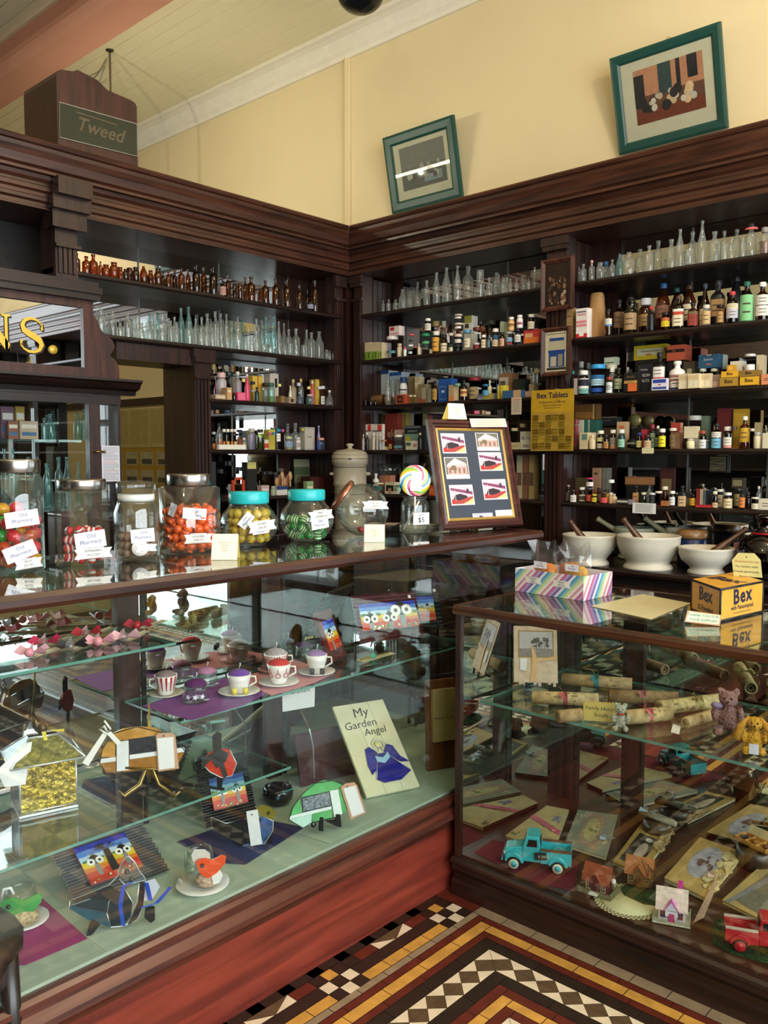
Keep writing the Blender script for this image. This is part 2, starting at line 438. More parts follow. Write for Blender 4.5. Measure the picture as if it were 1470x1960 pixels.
# entablature profile: (distance out from the face, z)
ENT = [(-.30,2.872),(.15,2.872),(.155,2.862),(.15,2.85),(.138,2.845),(.135,2.828),(.122,2.80),(.115,2.765),(.10,2.755),(.10,2.742),(.07,2.742),
 (.065,2.725),(.05,2.712),(.05,2.70),(.058,2.694),(.058,2.676),(.042,2.668),(.042,2.652),(.05,2.646),(.05,2.63),(.036,2.622),(.036,2.606),(.044,2.602),(.044,2.594),(-.30,2.594)]
def fluted(b,axis,a0,a1,face,depth,z0,z1,sgn,mi=0):
 """post with four reeds; axis = direction of its width"""
 w = (a1-a0)
 def bx(u0,u1,d0,d1,za,zb):
  if axis == 'x': b.box(u0,u1,face+d0,face+d1,za,zb,mi)
  else: b.box(face+d0,face+d1,u0,u1,za,zb,mi)
 lo,hi = (0.012,depth) if sgn > 0 else (-depth,-.012)
 bx(a0,a1,lo,hi,z0,z1)
 for i in range(4):
  u = a0+w*(.10+.22*i)
  e = (0,.014) if sgn > 0 else (-.014,0)
  bx(u,u+w*.14,e[0],e[1],z0+.02,z1-.16)
 e = (-.016,.02) if sgn > 0 else (-.02,.016)
 bx(a0-.008,a1+.008,e[0]+.008*sgn,e[1],z1-.16,z1-.145)
 bx(a0-.012,a1+.012,e[0],e[1],z1-.07,z1-.045); bx(a0-.02,a1+.02,e[0]-.006*sgn,e[1],z1-.045,z1)
def shelf_board(b,axis,a0,a1,z):
 if axis == 'x':
  b.box(a0,a1,UY,MY,z-.026,z)
  b.prism([(UY,z-.026),(UY-.006,z-.02),(UY-.008,z-.013),(UY-.006,z-.004),(UY,z)],a0,a1,'x')
 else:
  b.box(MX,UX,a0,a1,z-.026,z)
  b.prism([(UX,z-.026),(UX+.006,z-.02),(UX+.008,z-.013),(UX+.006,z-.004),(UX,z)],a0,a1,'y')

RX0,RX1 = -3.97,2.2
PX0 = px_y(1043,800,UY).x; PX1 = px_y(1080,800,UY).x
ru = thing('shelving_unit','tall dark mahogany shelving with mirrored back along the yellow wall, holding rows of chemist bottles','shelving',(0,0,0))
def mitred(ax):
 n = len(ENT); b = MB()
 if ax == 'x': vs = [(UX+d,UY-d,z) for d,z in ENT]+[(RX1,UY-d,z) for d,z in ENT]
 else: vs = [(UX+d,UY-d-.0012,z) for d,z in ENT]+[(UX+d,LY0,z) for d,z in ENT]
 return b.add(vs,[list(range(n))[::-1],[n+i for i in range(n)]]+[(i,(i+1) % n,n+(i+1) % n,n+i) for i in range(n)])
LY0 = -.9
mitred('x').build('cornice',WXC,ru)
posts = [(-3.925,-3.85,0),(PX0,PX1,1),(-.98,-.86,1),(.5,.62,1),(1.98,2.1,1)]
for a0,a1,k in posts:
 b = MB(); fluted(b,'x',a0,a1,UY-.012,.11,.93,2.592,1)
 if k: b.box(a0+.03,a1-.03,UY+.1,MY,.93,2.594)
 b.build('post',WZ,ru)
for i in range(len(posts)-1):
 a0,a1 = posts[i][1],posts[i+1][0]
 for z in SZ:
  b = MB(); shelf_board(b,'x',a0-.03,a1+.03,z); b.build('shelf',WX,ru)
 # mirrored back in panes with dark joints
 n = 3; e0 = a0+(.10 if i == 0 else .16); e1 = a1-.03
 for k in range(n):
  q0 = e0+(e1-e0)*k/n; q1 = e0+(e1-e0)*(k+1)/n
  MB().box(q0+.002,q1-.002,MY,MY+.006,.95,2.59).build('mirror_pane',MIR,ru)
  MB().box(q1-.003,q1+.003,MY-.005,MY+.007,.95,2.59).build('joint_strip',pm('#6a6a60',rough=.4),ru)
 # beaded end panel
 b = MB(); b.box(a0-.03,e0,MY-.001,MY+.01,.93,2.594)
 for k in range(4):
  yk = UY+.10+k*.045; b.box(a0-.002,a0+.004,yk,yk+.04,.95,2.58)
 b.build('end_panel',WZ,ru)
b = MB(); b.box(-4.25,RX1,MY+.01,MY+.04,.0,2.60); b.build('back_panel',MDF,ru)
# bench under the shelves
BY = px_z(1290,1099,.9).y
b = MB(); b.box(-3.945,RX1,BY,MY+.01,.865,.90); b.prism([(BY,.865),(BY-.012,.872),(BY-.014,.885),(BY-.01,.896),(BY,.90)],-3.945,RX1,'x')
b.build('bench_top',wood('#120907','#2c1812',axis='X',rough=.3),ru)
b = MB(); b.box(-3.945,RX1,BY+.05,MY,.0,.864); b.build('base_cupboard',WX,ru)
for k in range(9):
 x0 = -3.9+k*.66
 d = MB(); d.box(x0,x0+.6,BY+.03,BY+.05,.12,.82); d.build('cupboard_door',WZ,ru)

# ================================================================ the screen: mirrored shelving across the shop
LY0 = -.9
PLY0 = px_x(100,500,UX).y; PLY1 = px_x(142,500,UX).y
DY0 = px_x(228,780,UX).y; DY1 = px_x(318,780,UX).y; DY2 = px_x(375,780,UX).y; DY3 = px_x(405,780,UX).y
lu = thing('shelving_screen','dark mahogany screen of mirrored shelves and a doorway, topped by a deep cornice','shelving',(0,0,0))
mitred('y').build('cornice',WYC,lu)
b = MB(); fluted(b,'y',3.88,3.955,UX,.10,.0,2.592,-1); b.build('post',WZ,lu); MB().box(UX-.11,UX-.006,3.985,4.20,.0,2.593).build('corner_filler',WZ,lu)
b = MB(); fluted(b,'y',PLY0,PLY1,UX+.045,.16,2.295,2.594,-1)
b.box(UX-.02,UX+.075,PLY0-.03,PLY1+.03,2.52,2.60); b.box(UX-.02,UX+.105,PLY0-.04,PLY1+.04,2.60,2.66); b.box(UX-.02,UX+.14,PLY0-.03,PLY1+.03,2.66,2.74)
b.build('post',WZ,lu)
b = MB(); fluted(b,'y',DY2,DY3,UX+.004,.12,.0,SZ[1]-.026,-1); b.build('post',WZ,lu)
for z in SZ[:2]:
 b = MB(); shelf_board(b,'y',PLY0 if z > 2.2 else PLY1-.05,3.93,z); b.build('shelf',WY,lu)
for z in SZ[2:]:
 b = MB(); shelf_board(b,'y',DY3-.02,3.93,z); b.build('shelf',WY,lu)
def mir_x(y0,y1,z0,z1,n):
 for k in range(n):
  q0 = y0+(y1-y0)*k/n; q1 = y0+(y1-y0)*(k+1)/n
  MB().box(MX-.006,MX,q0+.002,q1-.002,z0,z1).build('mirror_pane',MIR,lu)
  MB().box(MX-.007,MX+.005,q1-.003,q1+.003,z0,z1).build('joint_strip',pm('#6a6a60',rough=.4),lu)
mir_x(PLY1-.02,3.72,SZ[1],2.594,3)
mir_x(DY3,3.62,.95,SZ[1]-.03,2)
b = MB(); b.box(MX-.012,MX+.004,3.62,3.95,.0,2.594)
for k in range(4):
 xk = MX+.02+k*.045; b.box(xk,xk+.04,3.90-.006,3.90,.95,2.58)
b.build('end_panel',WZ,lu)
b = MB(); b.box(MX-.03,MX-.012,DY2,4.1,.0,SZ[1]); b.box(MX-.03,MX-.012,LY0,4.1,SZ[1]-.02,2.62); b.build('back_panel',MDF,lu)
b = MB(); b.box(MX,UX-.01,DY3,3.9,.0,.90); b.build('base_cupboard',WZ,lu)
# doorway frame under the second shelf
b = MB()
zt = px_x(270,690,UX).z
DYR = px_x(316,780,MX-.03).y
b.box(MX-.012,UX-.02,DY0+.003,DYR,zt,SZ[1]-.027); b.box(MX-.03,UX-.02,DYR,DY2-.001,.0,SZ[1]-.027)
b.box(MX-.04,MX-.03,DYR-.002,DYR+.07,.0,zt)
b.build('door_frame',WZ,lu)

# ---- the centre cabinet with the gilt sign
CX = UX+.05
def cy_(u,v): p = px_x(u,v,CX); return (p.y,p.z)
Z7 = lambda x,y: cy_(x/4.558,530+y/4.558)
cb = thing('centre_cabinet','dark wooden cabinet with scrolled sign board and glazed doors beside the doorway','cabinet',(0,0,0))
sil = [Z7(840,170),Z7(815,215),Z7(812,280),Z7(820,335),Z7(855,390),Z7(868,440),Z7(900,485),Z7(945,515),Z7(985,560),Z7(1002,610),Z7(985,650),Z7(958,685),
 Z7(990,710),Z7(1020,750),Z7(1040,810),Z7(1043,905)]
zt0 = Z7(840,165)[1]
gy1,gz1 = Z7(725,268); _,gz0 = Z7(733,790)
gy0 = LY0
zb = Z7(1043,905)[1]
b = MB()
right = [(gy1,gz0),(gy1,gz1)]
b.prism([(gy1,zt0)]+sil+[(gy1,zb)],CX-.03,CX,'x')
b.box(CX-.03,CX,gy0,gy1,gz1,zt0); b.box(CX-.03,CX,gy0,gy1,zb,gz0)
b.build('sign_board',wood('#2a130d','#4f281e',axis='Z'),cb)
b = MB(); b.box(CX-.03,CX+.05,gy0,Z7(850,165)[0],zt0,zt0+.03); b.box(CX-.03,CX+.035,gy0,Z7(845,165)[0],zt0-.03,zt0); b.box(CX-.03,CX+.02,gy0,Z7(845,165)[0],zt0+.03,zt0+.06)
b.build('sign_moulding',WY,cb)
sg = MB().box(CX-.022,CX-.016,gy0,gy1,gz0,gz1).build('sign_mirror',MIR,cb)
# gilt serif lettering: N S .
def serif_N(b,M):
 T = .016
 b.add([(0,0,0),(.22,0,0),(.22,.05,0),(.15,.07,0),(.15,.93,0),(.22,.95,0),(.22,1,0),(0,1,0),(0,.95,0),(.06,.93,0),(.06,.07,0),(0,.05,0)],[list(range(12))],0,M)
 b.add([(.0,1,0),(.22,1,0),(.86,.16,0),(.80,0,0),(.72,0,0),(.12,.84,0)],[list(range(6))],0,M)
 b.add([(.64,1,0),(.64,.95,0),(.72,.93,0),(.72,.0,0),(.80,0,0),(.80,.93,0),(.88,.95,0),(.88,1,0)],[list(range(8))],0,M)
def serif_S(b,M):
 ctr = [(.80,.76),(.74,.88),(.60,.955),(.42,.965),(.25,.90),(.17,.77),(.22,.63),(.36,.55),(.55,.47),(.72,.38),(.79,.25),(.72,.11),(.55,.035),(.36,.035),(.19,.11),(.11,.25)]
 wd = [.02,.05,.07,.08,.10,.14,.17,.18,.19,.18,.16,.11,.08,.07,.05,.02]
 L = []; R = []
 for i,p in enumerate(ctr):
  a = Vector(ctr[max(0,i-1)]); c_ = Vector(ctr[min(len(ctr)-1,i+1)]); t = (c_-a).normalized(); n = Vector((-t.y,t.x))
  L.append((p[0]+n.x*wd[i]/2,p[1]+n.y*wd[i]/2,0)); R.append((p[0]-n.x*wd[i]/2,p[1]-n.y*wd[i]/2,0))
 k = len(ctr); b.add(L+R,[(i,i+1,k+i+1,k+i) for i in range(k-1)],0,M)
 for q,s in (((.80,.76),1),((.11,.25),-1)):
  b.add([(q[0]-.03,q[1]-.10*s,0),(q[0]+.05,q[1]-.10*s,0),(q[0]+.03,q[1]+.12*s,0),(q[0]-.02,q[1]+.06*s,0)],[(0,1,2,3)],0,M)
sL = Z7(165,650); sT = Z7(165,335); sR = Z7(430,650)
hS = sT[1]-sL[1]; wS = sR[0]-sL[0]
def gilt(fn,y0,w,h,z0,out):
 M = Matrix(((0,0,1,CX-.015+out),(w,0,0,y0),(0,h,0,z0),(0,0,0,1)))
 bb = MB(); fn(bb,M); return bb
SHD = pm('#2b1d10',rough=.5)
gl = gilt(serif_S,sL[0],wS,hS*1.0,sL[1],.004); gl.build('gilt_letter',GOLD,cb)
gilt(serif_S,sL[0]+.008,wS,hS,sL[1]-.006,.002).build('letter_shadow',SHD,cb)
nR = Z7(105,620)[0]
gilt(serif_N,nR-wS*1.0,wS*1.14,hS*.97,sL[1]+.005,.004).build('gilt_letter',GOLD,cb)
gilt(serif_N,nR-wS*1.0+.008,wS*1.14,hS*.97,sL[1]-.001,.002).build('letter_shadow',SHD,cb)
d = Z7(475,632)
MB().lathe([(.0,0),(.021,0),(.021,.003),(0,.003)],16,M=Matrix.Translation((CX-.013,d[0],d[1])) @ Matrix.Rotation(R90,4,'Y')).build('gilt_letter',GOLD,cb)
# cabinet moulding shelf and frieze
ye = Z7(1040,985)[0]; zm = zb
b = MB()
pr = [(-.03,zm),(.10,zm),(.10,zm-.012),(.085,zm-.02),(.07,zm-.045),(.035,zm-.055),(.03,zm-.075),(-.03,zm-.075)]
b.prism([(CX+p[0],p[1]) for p in pr],LY0,ye+.075,'y')
zf = Z7(770,1128)[1]
b.box(CX-.03,CX+.012,LY0,ye,zf+.012,zm-.07); b.box(CX-.03,CX+.02,LY0,Z7(800,1100)[0],zf+.05,zf+.062)
b.build('moulding',WY,cb)
s0 = Z7(770,1300)[0]; s1 = Z7(868,1300)[0]; s2 = Z7(1028,1300)[0]
b = MB(); b.box(CX-.03,CX+.008,s0,s1,.0,zf+.02); b.box(CX-.03,CX+.004,s2,ye,.0,zf+.02); b.box(CX-.25,CX-.03,ye-.012,ye,.0,zm-.08); b.build('stile',WZ,cb)
MB().box(CX-.026,CX-.022,s1,s2,.0,zf+.012).build('side_pane',PANE,cb)
dr = MB().box(CX-.012,CX-.008,LY0,s0,.9,zf+.02).build('door_pane',PANE,cb)
b = MB(); b.box(CX-.31,CX-.03,LY0,s0+.02,.86,.90); b.box(CX-.32,CX-.31,LY0,s0+.05,.0,zm); b.box(CX-.03,CX,LY0,s0,.0,.9); b.build('carcass',WY,cb)
MB().box(CX-.309,CX-.303,LY0,s0,.9,zf+.02).build('back_mirror',MIR,cb)
CAB_Z = [px_x(100,842,CX-.15).z,1.18]
for z in CAB_Z: MB().box(CX-.29,CX-.05,LY0,s0-.01,z-.012,z).build('glass_shelf',SHELFG,cb)
hy,hz = Z7(815,1525)
b = MB(); b.tube([(CX+.008,hy-.002,hz),(CX+.03,hy-.002,hz),(CX+.03,hy+.04,hz)],.005,8); b.ball((CX+.03,hy+.044,hz),.008,8); b.build('door_handle',BRASS,cb)
# notice taped on the side mirror
n0 = cy_(192,853); n1 = cy_(228,921)
b = MB(); b.box(CX+.0085,CX+.0105,n0[0],n1[0],n1[1],n0[1],0)
for k in range(22):
 z = n0[1]-.008-k*(n0[1]-n1[1]-.012)/22
 b.box(CX+.0106,CX+.0113,n0[0]+.008,n1[0]-.008-(.02 if k % 5 == 4 else 0),z-.0022,z,2 if k in (9,10,16) else 1)
tag(b.build('notice',[pm('#dcdce6',rough=.7,var=.02),pm('#8a8a96',var=0),pm('#d08a8a',var=0)]),'white printed notice taped low on the narrow pane beside the doorway','notice')

# out-of-view shelving added on the opposite wall so the mirrors reflect dark wood
ou = thing('added_shelving','dark wooden shelving along the opposite wall, caught in the mirrors','shelving',(0,0,0))
MB().box(-8.9,2.2,YS+.02,YS+.06,.0,2.75).build('back_panel',MDF,ou)
for z in (.9,1.25,1.6,1.95,2.3,2.7): MB().box(-8.9,2.2,YS+.06,YS+.34,z-.03,z).build('shelf',WX,ou)
for x in (-8.9,-7.4,-6.2,-5,-3.6,-2.15,-.7,.75,2.15): MB().box(x,x+.06,YS+.06,YS+.36,.0,2.7).build('post',WZ,ou)
MB().box(-8.95,2.3,YS+.05,YS+.46,2.7,2.9).build('cornice',WXC,ou)
# ================================================================ bottles, jars and packets on the shelves
PROF = {   # (r, z) with r <= .5 and z 0..1, then the cap as (r, z0)
'std': ([(0,.012),(.42,.0),(.49,.012),(.5,.03),(.5,.60),(.47,.66),(.36,.71),(.22,.745),(.18,.78),(.18,.90),(.23,.91),(.24,.955),(.23,.985),(.17,.99),(.15,.93)],(.22,.88)),
'wine': ([(0,.012),(.42,0),(.5,.015),(.5,.48),(.47,.56),(.33,.66),(.22,.76),(.17,.86),(.165,.935),(.22,.94),(.22,.985),(.15,.99),(.13,.94)],(.2,.92)),
'wide': ([(0,.012),(.44,0),(.5,.02),(.5,.66),(.47,.72),(.36,.77),(.33,.79),(.33,.93),(.37,.94),(.37,.985),(.31,.99),(.29,.94)],(.38,.82)),
'jug': ([(0,.012),(.44,0),(.5,.02),(.5,.46),(.48,.54),(.40,.66),(.28,.77),(.19,.85),(.16,.9),(.16,.97),(.12,.98)],(.19,.90)),
'cone': ([(0,.012),(.46,0),(.5,.02),(.40,.34),(.26,.58),(.15,.72),(.13,.86),(.17,.87),(.17,.9),(.1,.905)],(.14,.86)),
'straight': ([(0,.012),(.46,0),(.5,.012),(.5,.97),(.46,1.0),(.40,1.0)],(.5,.86)),
'jar': ([(0,.012),(.45,0),(.5,.02),(.5,.74),(.46,.80),(.42,.82),(.42,.95),(.3,.96)],(.47,.80)),
}
_BM = {}
def bmesh_of(key,make,mats,name):
 if key not in _BM:
  o = make().build(name,mats); _BM[key] = o.data
  bpy.data.objects.remove(o)
 return _BM[key]
def part(name,me,parent):
 o = bpy.data.objects.new(name,me); COL.objects.link(o); o.parent = parent; return o
SQ = {'sq': 5.0,'flat': 3.2}
def bottle(name,kind,mt,w,h,loc,rz,cap=None,label=None,stop=None,liquid=None,sq=0,flat=1.0):
 """glass or plastic bottle; cap colour, label bands [(z0, z1, colour)], stop = glass stopper material"""
 pf,cp = PROF[kind]; n = 14
 capz = cp[1]
 def mk():
  b = MB(); p = pf
  if cap: p = [q for q in pf if q[1] <= (capz+1)/2]
  b.lathe(p,n,0,sq=sq); return b
 me = bmesh_of(('b',kind,mt.name,bool(cap),sq),mk,mt,name)
 o = bpy.data.objects.new(name,me); COL.objects.link(o)
 o.location = loc; o.rotation_euler = (0,0,rz); o.scale = (w,w*flat,h)
 if cap:
  r = cp[0]+.025
  cme = bmesh_of(('c',kind,cap),lambda: MB().lathe([(0,capz),(r,capz),(r+.01,capz+.02),(r+.01,.975),(r-.02,1.0),(0,1.0)],14),pm(cap,rough=.45,var=.04),'cap')
  part('cap',cme,o)
 if stop:
  sme = bmesh_of(('s',kind,stop.name),lambda: MB().lathe([(0,.95),(.13,.95),(.13,1.0),(.22,1.02),(.25,1.07),(.18,1.12),(0,1.13)],10),stop,'stopper')
  part('stopper',sme,o)
 if label:
  key = ('l',tuple(label),sq,kind)
  def ml():
   b = MB()
   for i,(z0,z1,c) in enumerate(label):
    k = len(b.v); arc = 9; a0,a1 = -R90-1.25,-R90+1.25; vs = []
    for j in range(arc+1):
     t = a0+(a1-a0)*j/arc; kk = 1.0
     if sq: kk = 1.0/((abs(math.cos(t))**sq+abs(math.sin(t))**sq)**(1/sq))
     for z in (z0,z1): vs.append((.512*kk*math.cos(t),.512*kk*math.sin(t),z))
    b.add(vs,[(2*j,2*j+2,2*j+3,2*j+1) for j in range(arc)],i,None,True)
    if z1-z0 > .12 and i < 2:
     for q in (.3,.62):                                 # lines of print
      zz = z0+(z1-z0)*q; vs = []
      for j in range(5):
       t = -R90-.55+(1.1)*j/4; kk = 1.0
       if sq: kk = 1.0/((abs(math.cos(t))**sq+abs(math.sin(t))**sq)**(1/sq))
       for z in (zz,zz+(z1-z0)*.07): vs.append((.519*kk*math.cos(t),.519*kk*math.sin(t),z))
      b.add(vs,[(2*j,2*j+2,2*j+3,2*j+1) for j in range(4)],len(label),None,True)
   return b
  lme = bmesh_of(key,ml,[pm(c,rough=.7,var=.05) for _,_,c in label]+[pm('#4a4038',rough=.7,var=0)],'paper_label')
  part('paper_label',lme,o)
 if liquid:
  qme = bmesh_of(('q',kind,liquid[0],liquid[1],sq),lambda: MB().lathe([(0,.02),(.46,.02),(.465,.05),(.465,liquid[1]),(0,liquid[1])],12,sq=sq),pm(liquid[0],rough=.25,var=.05),'contents')
  part('contents',qme,o)
 return o
def carton(name,w,d,h,loc,rz,col,deco=(),texts=(),side=None):
 """packet: front faces -Y; deco rectangles on the front (u0, v0, u1, v1, colour), 0..1 from the lower corner; texts (string, u, v, size in h, colour)"""
 b = MB(); mats = [pm(col,rough=.65,var=.06)]
 b.box(-w/2,w/2,-d/2,d/2,0,h,0)
 if side: mats.append(pm(side,rough=.65,var=.06)); b.poly([(w/2+.0006,-d/2,0),(w/2+.0006,d/2,0),(w/2+.0006,d/2,h),(w/2+.0006,-d/2,h)],1)
 lay = 0
 for u0,v0,u1,v1,c in deco:
  mats.append(pm(c,rough=.65,var=.04)); lay += 1; y = -d/2-.0005*lay
  b.poly([(w*(u0-.5),y,h*v0),(w*(u1-.5),y,h*v0),(w*(u1-.5),y,h*v1),(w*(u0-.5),y,h*v1)],len(mats)-1)
 for t,u,v,sz,c in texts:
  mats.append(pm(c,rough=.65,var=0)); M = frame_on((w*(u-.5),-d/2-.0005*(lay+1)-.0004,h*v),(0,-1,0))
  b.text(t,sz*h,M,len(mats)-1,bold=.012)
 return b.build(name,mats,loc=loc,rot=(0,0,rz))
CROP = dict(L1=(130,450,5.444),L2=(380,500,5.444),L3=(395,680,5.654),L5=(395,850,4.3235),R5=(690,490,8.167),R6=(860,490,7.737),R7=(685,680,8.167),
   R8=(860,680,7.737),R9=(690,850,8.647),A=(1085,410,7.35),B=(1270,410,7.35),C=(1085,640,7.35),D=(1270,640,7.35),E=(1070,850,7.0),F=(1260,850,7.0))
REG = []       # (object, description, place, category, group, sort key)
PLACE = {('L',i): t for i,t in enumerate(("top screen shelf","second screen shelf","third screen shelf","fourth screen shelf","lowest screen shelf"))}
for i,t in enumerate(('top','second','third','fourth','lowest')):
 PLACE[('RC',i)] = t+" shelf, corner bay"; PLACE[('RO',i)] = t+" shelf past the picture post"
def reg(o,desc,unit,sh,cat,key,group=None):
 pl = PLACE[(unit,sh)]
 REG.append((o,desc,pl,cat,group or (cat+'s on the '+pl),key)); return o
def spot(unit,sh,crop,cx,cyy,wpx,row):
 ox,oy,s = CROP[crop]; u,v = ox+cx/s,oy+cyy/s; wp = wpx/s
 off = {0: .022,1: .105,2: .175}[row] if row in (0,1,2) else row
 if unit == 'L':
  p = px_x(u,v,UX-off); wm = wp*mpp(p); p = px_x(u,v,UX-off-wm/2)
 else:
  p = px_y(u,v,UY+off); wm = wp*mpp(p); p = px_y(u,v,UY+off+wm/2)
 return p,wm,u,v
BOX = {}
def settle(unit,sh,off,lo,hi,fit,base):
 """set a thing on what lies under it and slide it in depth until it touches no neighbour"""
 rows = BOX.setdefault((unit,sh),[])
 for k in range(0,27):
  o_ = off+(.01*((k+1)//2)*(1 if k % 2 else -1) if k else 0)
  if o_ < lo or o_ > hi: continue
  bx = fit(o_); z0 = SZ[sh] if base is None else None
  if z0 is None:
   zb = bx[4]; tops = [r[5] for r in rows if r[0] < bx[1]-.004 and bx[0] < r[1]-.004 and r[2] < bx[3]-.004 and bx[2] < r[3]-.004 and abs(r[5]-zb) < .04]
   z0 = max(tops)+.0006 if tops else zb
  q = (bx[0],bx[1],bx[2],bx[3],z0+.0005,max(bx[5],z0+.012))
  if not any(r[0] < q[1] and q[0] < r[1] and r[2] < q[3] and q[2] < r[3] and r[4] < q[5] and q[4] < r[5] for r in rows): rows.append(q); return o_,z0
  if k == 0: first = (o_,z0,q)
 rows.append(first[2]); return first[0],first[1]
def put(unit,sh,crop,cx,top,wpx,row,desc,kind='std',mt=None,cap=None,label=None,cat='bottle',name='medicine_bottle',base=None,sq=0,stop=None,liquid=None,flat=1.0,group=None):
 off = {0: .022,1: .105,2: .175}[row] if row in (0,1,2) else row
 def fit(o_):
  p,wm,u,v = spot(unit,sh,crop,cx,top,wpx,o_ if o_ not in (0,1,2) else o_+1e-6); r = wm*.49*(1.12 if sq else 1)
  z = spot(unit,sh,crop,cx,base,wpx,o_+1e-6)[0].z if base is not None else SZ[sh]
  return (p.x-r,p.x+r,p.y-r,p.y+r,z,p.z)
 row,z0 = settle(unit,sh,off,min(off,-.02),max(off,.27-.5*wpx*.0004),fit,base); row += 1e-6
 p,wm,u,v = spot(unit,sh,crop,cx,top,wpx,row)
 h = max(p.z-z0,.012)
 if stop: h /= 1.12
 rz = (R90 if unit == 'L' else 0)+random.uniform(-.2,.2)+(.25 if unit != 'L' else -.3)
 o = bottle(name,kind,mt or DKAMB,wm*.97,h,(p.x,p.y,z0+.0005),rz,cap,label,stop,liquid,sq,flat)
 if cap is None and kind == 'jar' and mt is None: pass
 key = -p.y if unit == 'L' else p.x
 return reg(o,desc,unit,sh,cat,key,group)
def pack(unit,sh,crop,x0,x1,top,row,desc,col,deco=(),texts=(),depth=.05,side=None,base=None,name='carton',cat='packet',rz=0.0,group=None):
 ox,oy,s = CROP[crop]; ua,ub,v = ox+x0/s,ox+x1/s,oy+top/s
 off = {0: .022,1: .105,2: .175}[row] if row in (0,1,2) else row
 def fit(o_):
  if unit == 'L':
   a,b_ = px_x(ua,v,UX-o_),px_x(ub,v,UX-o_); z = px_x((ua+ub)/2,oy+base/s,UX-o_).z if base is not None else SZ[sh]; return (UX-o_-depth,UX-o_,a.y,b_.y,z,(a.z+b_.z)/2)
  a,b_ = px_y(ua,v,UY+o_),px_y(ub,v,UY+o_); z = px_y((ua+ub)/2,oy+base/s,UY+o_).z if base is not None else SZ[sh]; return (a.x,b_.x,UY+o_,UY+o_+depth,z,(a.z+b_.z)/2)
 off,zb = settle(unit,sh,off,min(off,-.02),max(off,.274-depth),fit,base)
 if unit == 'L':
  a,b_ = px_x(ua,v,UX-off),px_x(ub,v,UX-off); wm = b_.y-a.y; c = (a+b_)/2; loc = Vector((UX-off-depth/2,c.y,0)); r = R90
 else:
  a,b_ = px_y(ua,v,UY+off),px_y(ub,v,UY+off); wm = b_.x-a.x; c = (a+b_)/2; loc = Vector((c.x,UY+off+depth/2,0)); r = 0
 loc.z = zb+.0005
 o = carton(name,abs(wm),depth,max(c.z-zb,.010),loc,r+rz,col,deco,texts,side)
 key = -c.y if unit == 'L' else c.x
 return reg(o,desc,unit,sh,cat,key,group)
def hdesc(h): return 'tall' if h > .19 else ('tiny' if h < .085 else ('short' if h < .13 else 'mid-sized'))

# ---------------------------------------------------------------- the screen, top shelf: amber bottles
AM = [('L1',x,y,w,k,r) for x,y,w,k,r in [(90,190,72,'std',0),(190,220,92,'std',0),(262,200,98,'std',1),(338,275,48,'std',0),(395,310,86,'wide',0),(478,285,92,'wide',0),(545,335,66,'wide',1),
 (600,355,60,'wide',0),(642,345,64,'straight',1),(705,335,74,'wide',0),(787,322,88,'jug',0),(860,368,66,'wide',1),(938,350,84,'wide',0),(990,385,50,'std',1),(1045,378,58,'std',0),(1110,362,62,'std',1),
 (1180,345,76,'std',0),(1250,350,56,'std',1),(1335,312,86,'std',0),(1412,325,70,'std',1)]]
AM += [('L2',x,y,w,k,r) for x,y,w,k,r in [(150,62,92,'std',0),(305,135,60,'std',1),(375,235,46,'straight',1),(430,238,56,'straight',0),(485,165,52,'std',1),(545,162,92,'std',0),(640,285,54,'wide',1),(695,200,84,'std',0),
 (805,180,84,'std',0),(920,192,92,'std',0),(1052,240,66,'std',0),(1135,290,58,'std',1),(1210,190,80,'std',0)]]
for c,x,y,w,k,r in AM:
 p,wm,u,v = spot('L',0,c,x,y,w,r); d = {'std': 'round-shouldered','wide': 'wide-necked','straight': 'straight-sided','jug': 'sloping'}[k]
 put('L',0,c,x,y,w,r,f"{hdesc(p.z-SZ[0])} {d} empty amber bottle",k,AMBER if x % 3 else DKAMB,name='amber_bottle')
put('L',0,'L2',252,200,68,0,'amber bottle with a pink paper label','std',DKAMB,label=[(.1,.6,'#b98f84')],name='amber_bottle')
put('L',0,'L2',1165,428,70,-.005,'small black jar with a pale label','jar',BLACK,cap='#15120f',label=[(.2,.7,'#8f93a6')],name='small_jar',cat='jar')

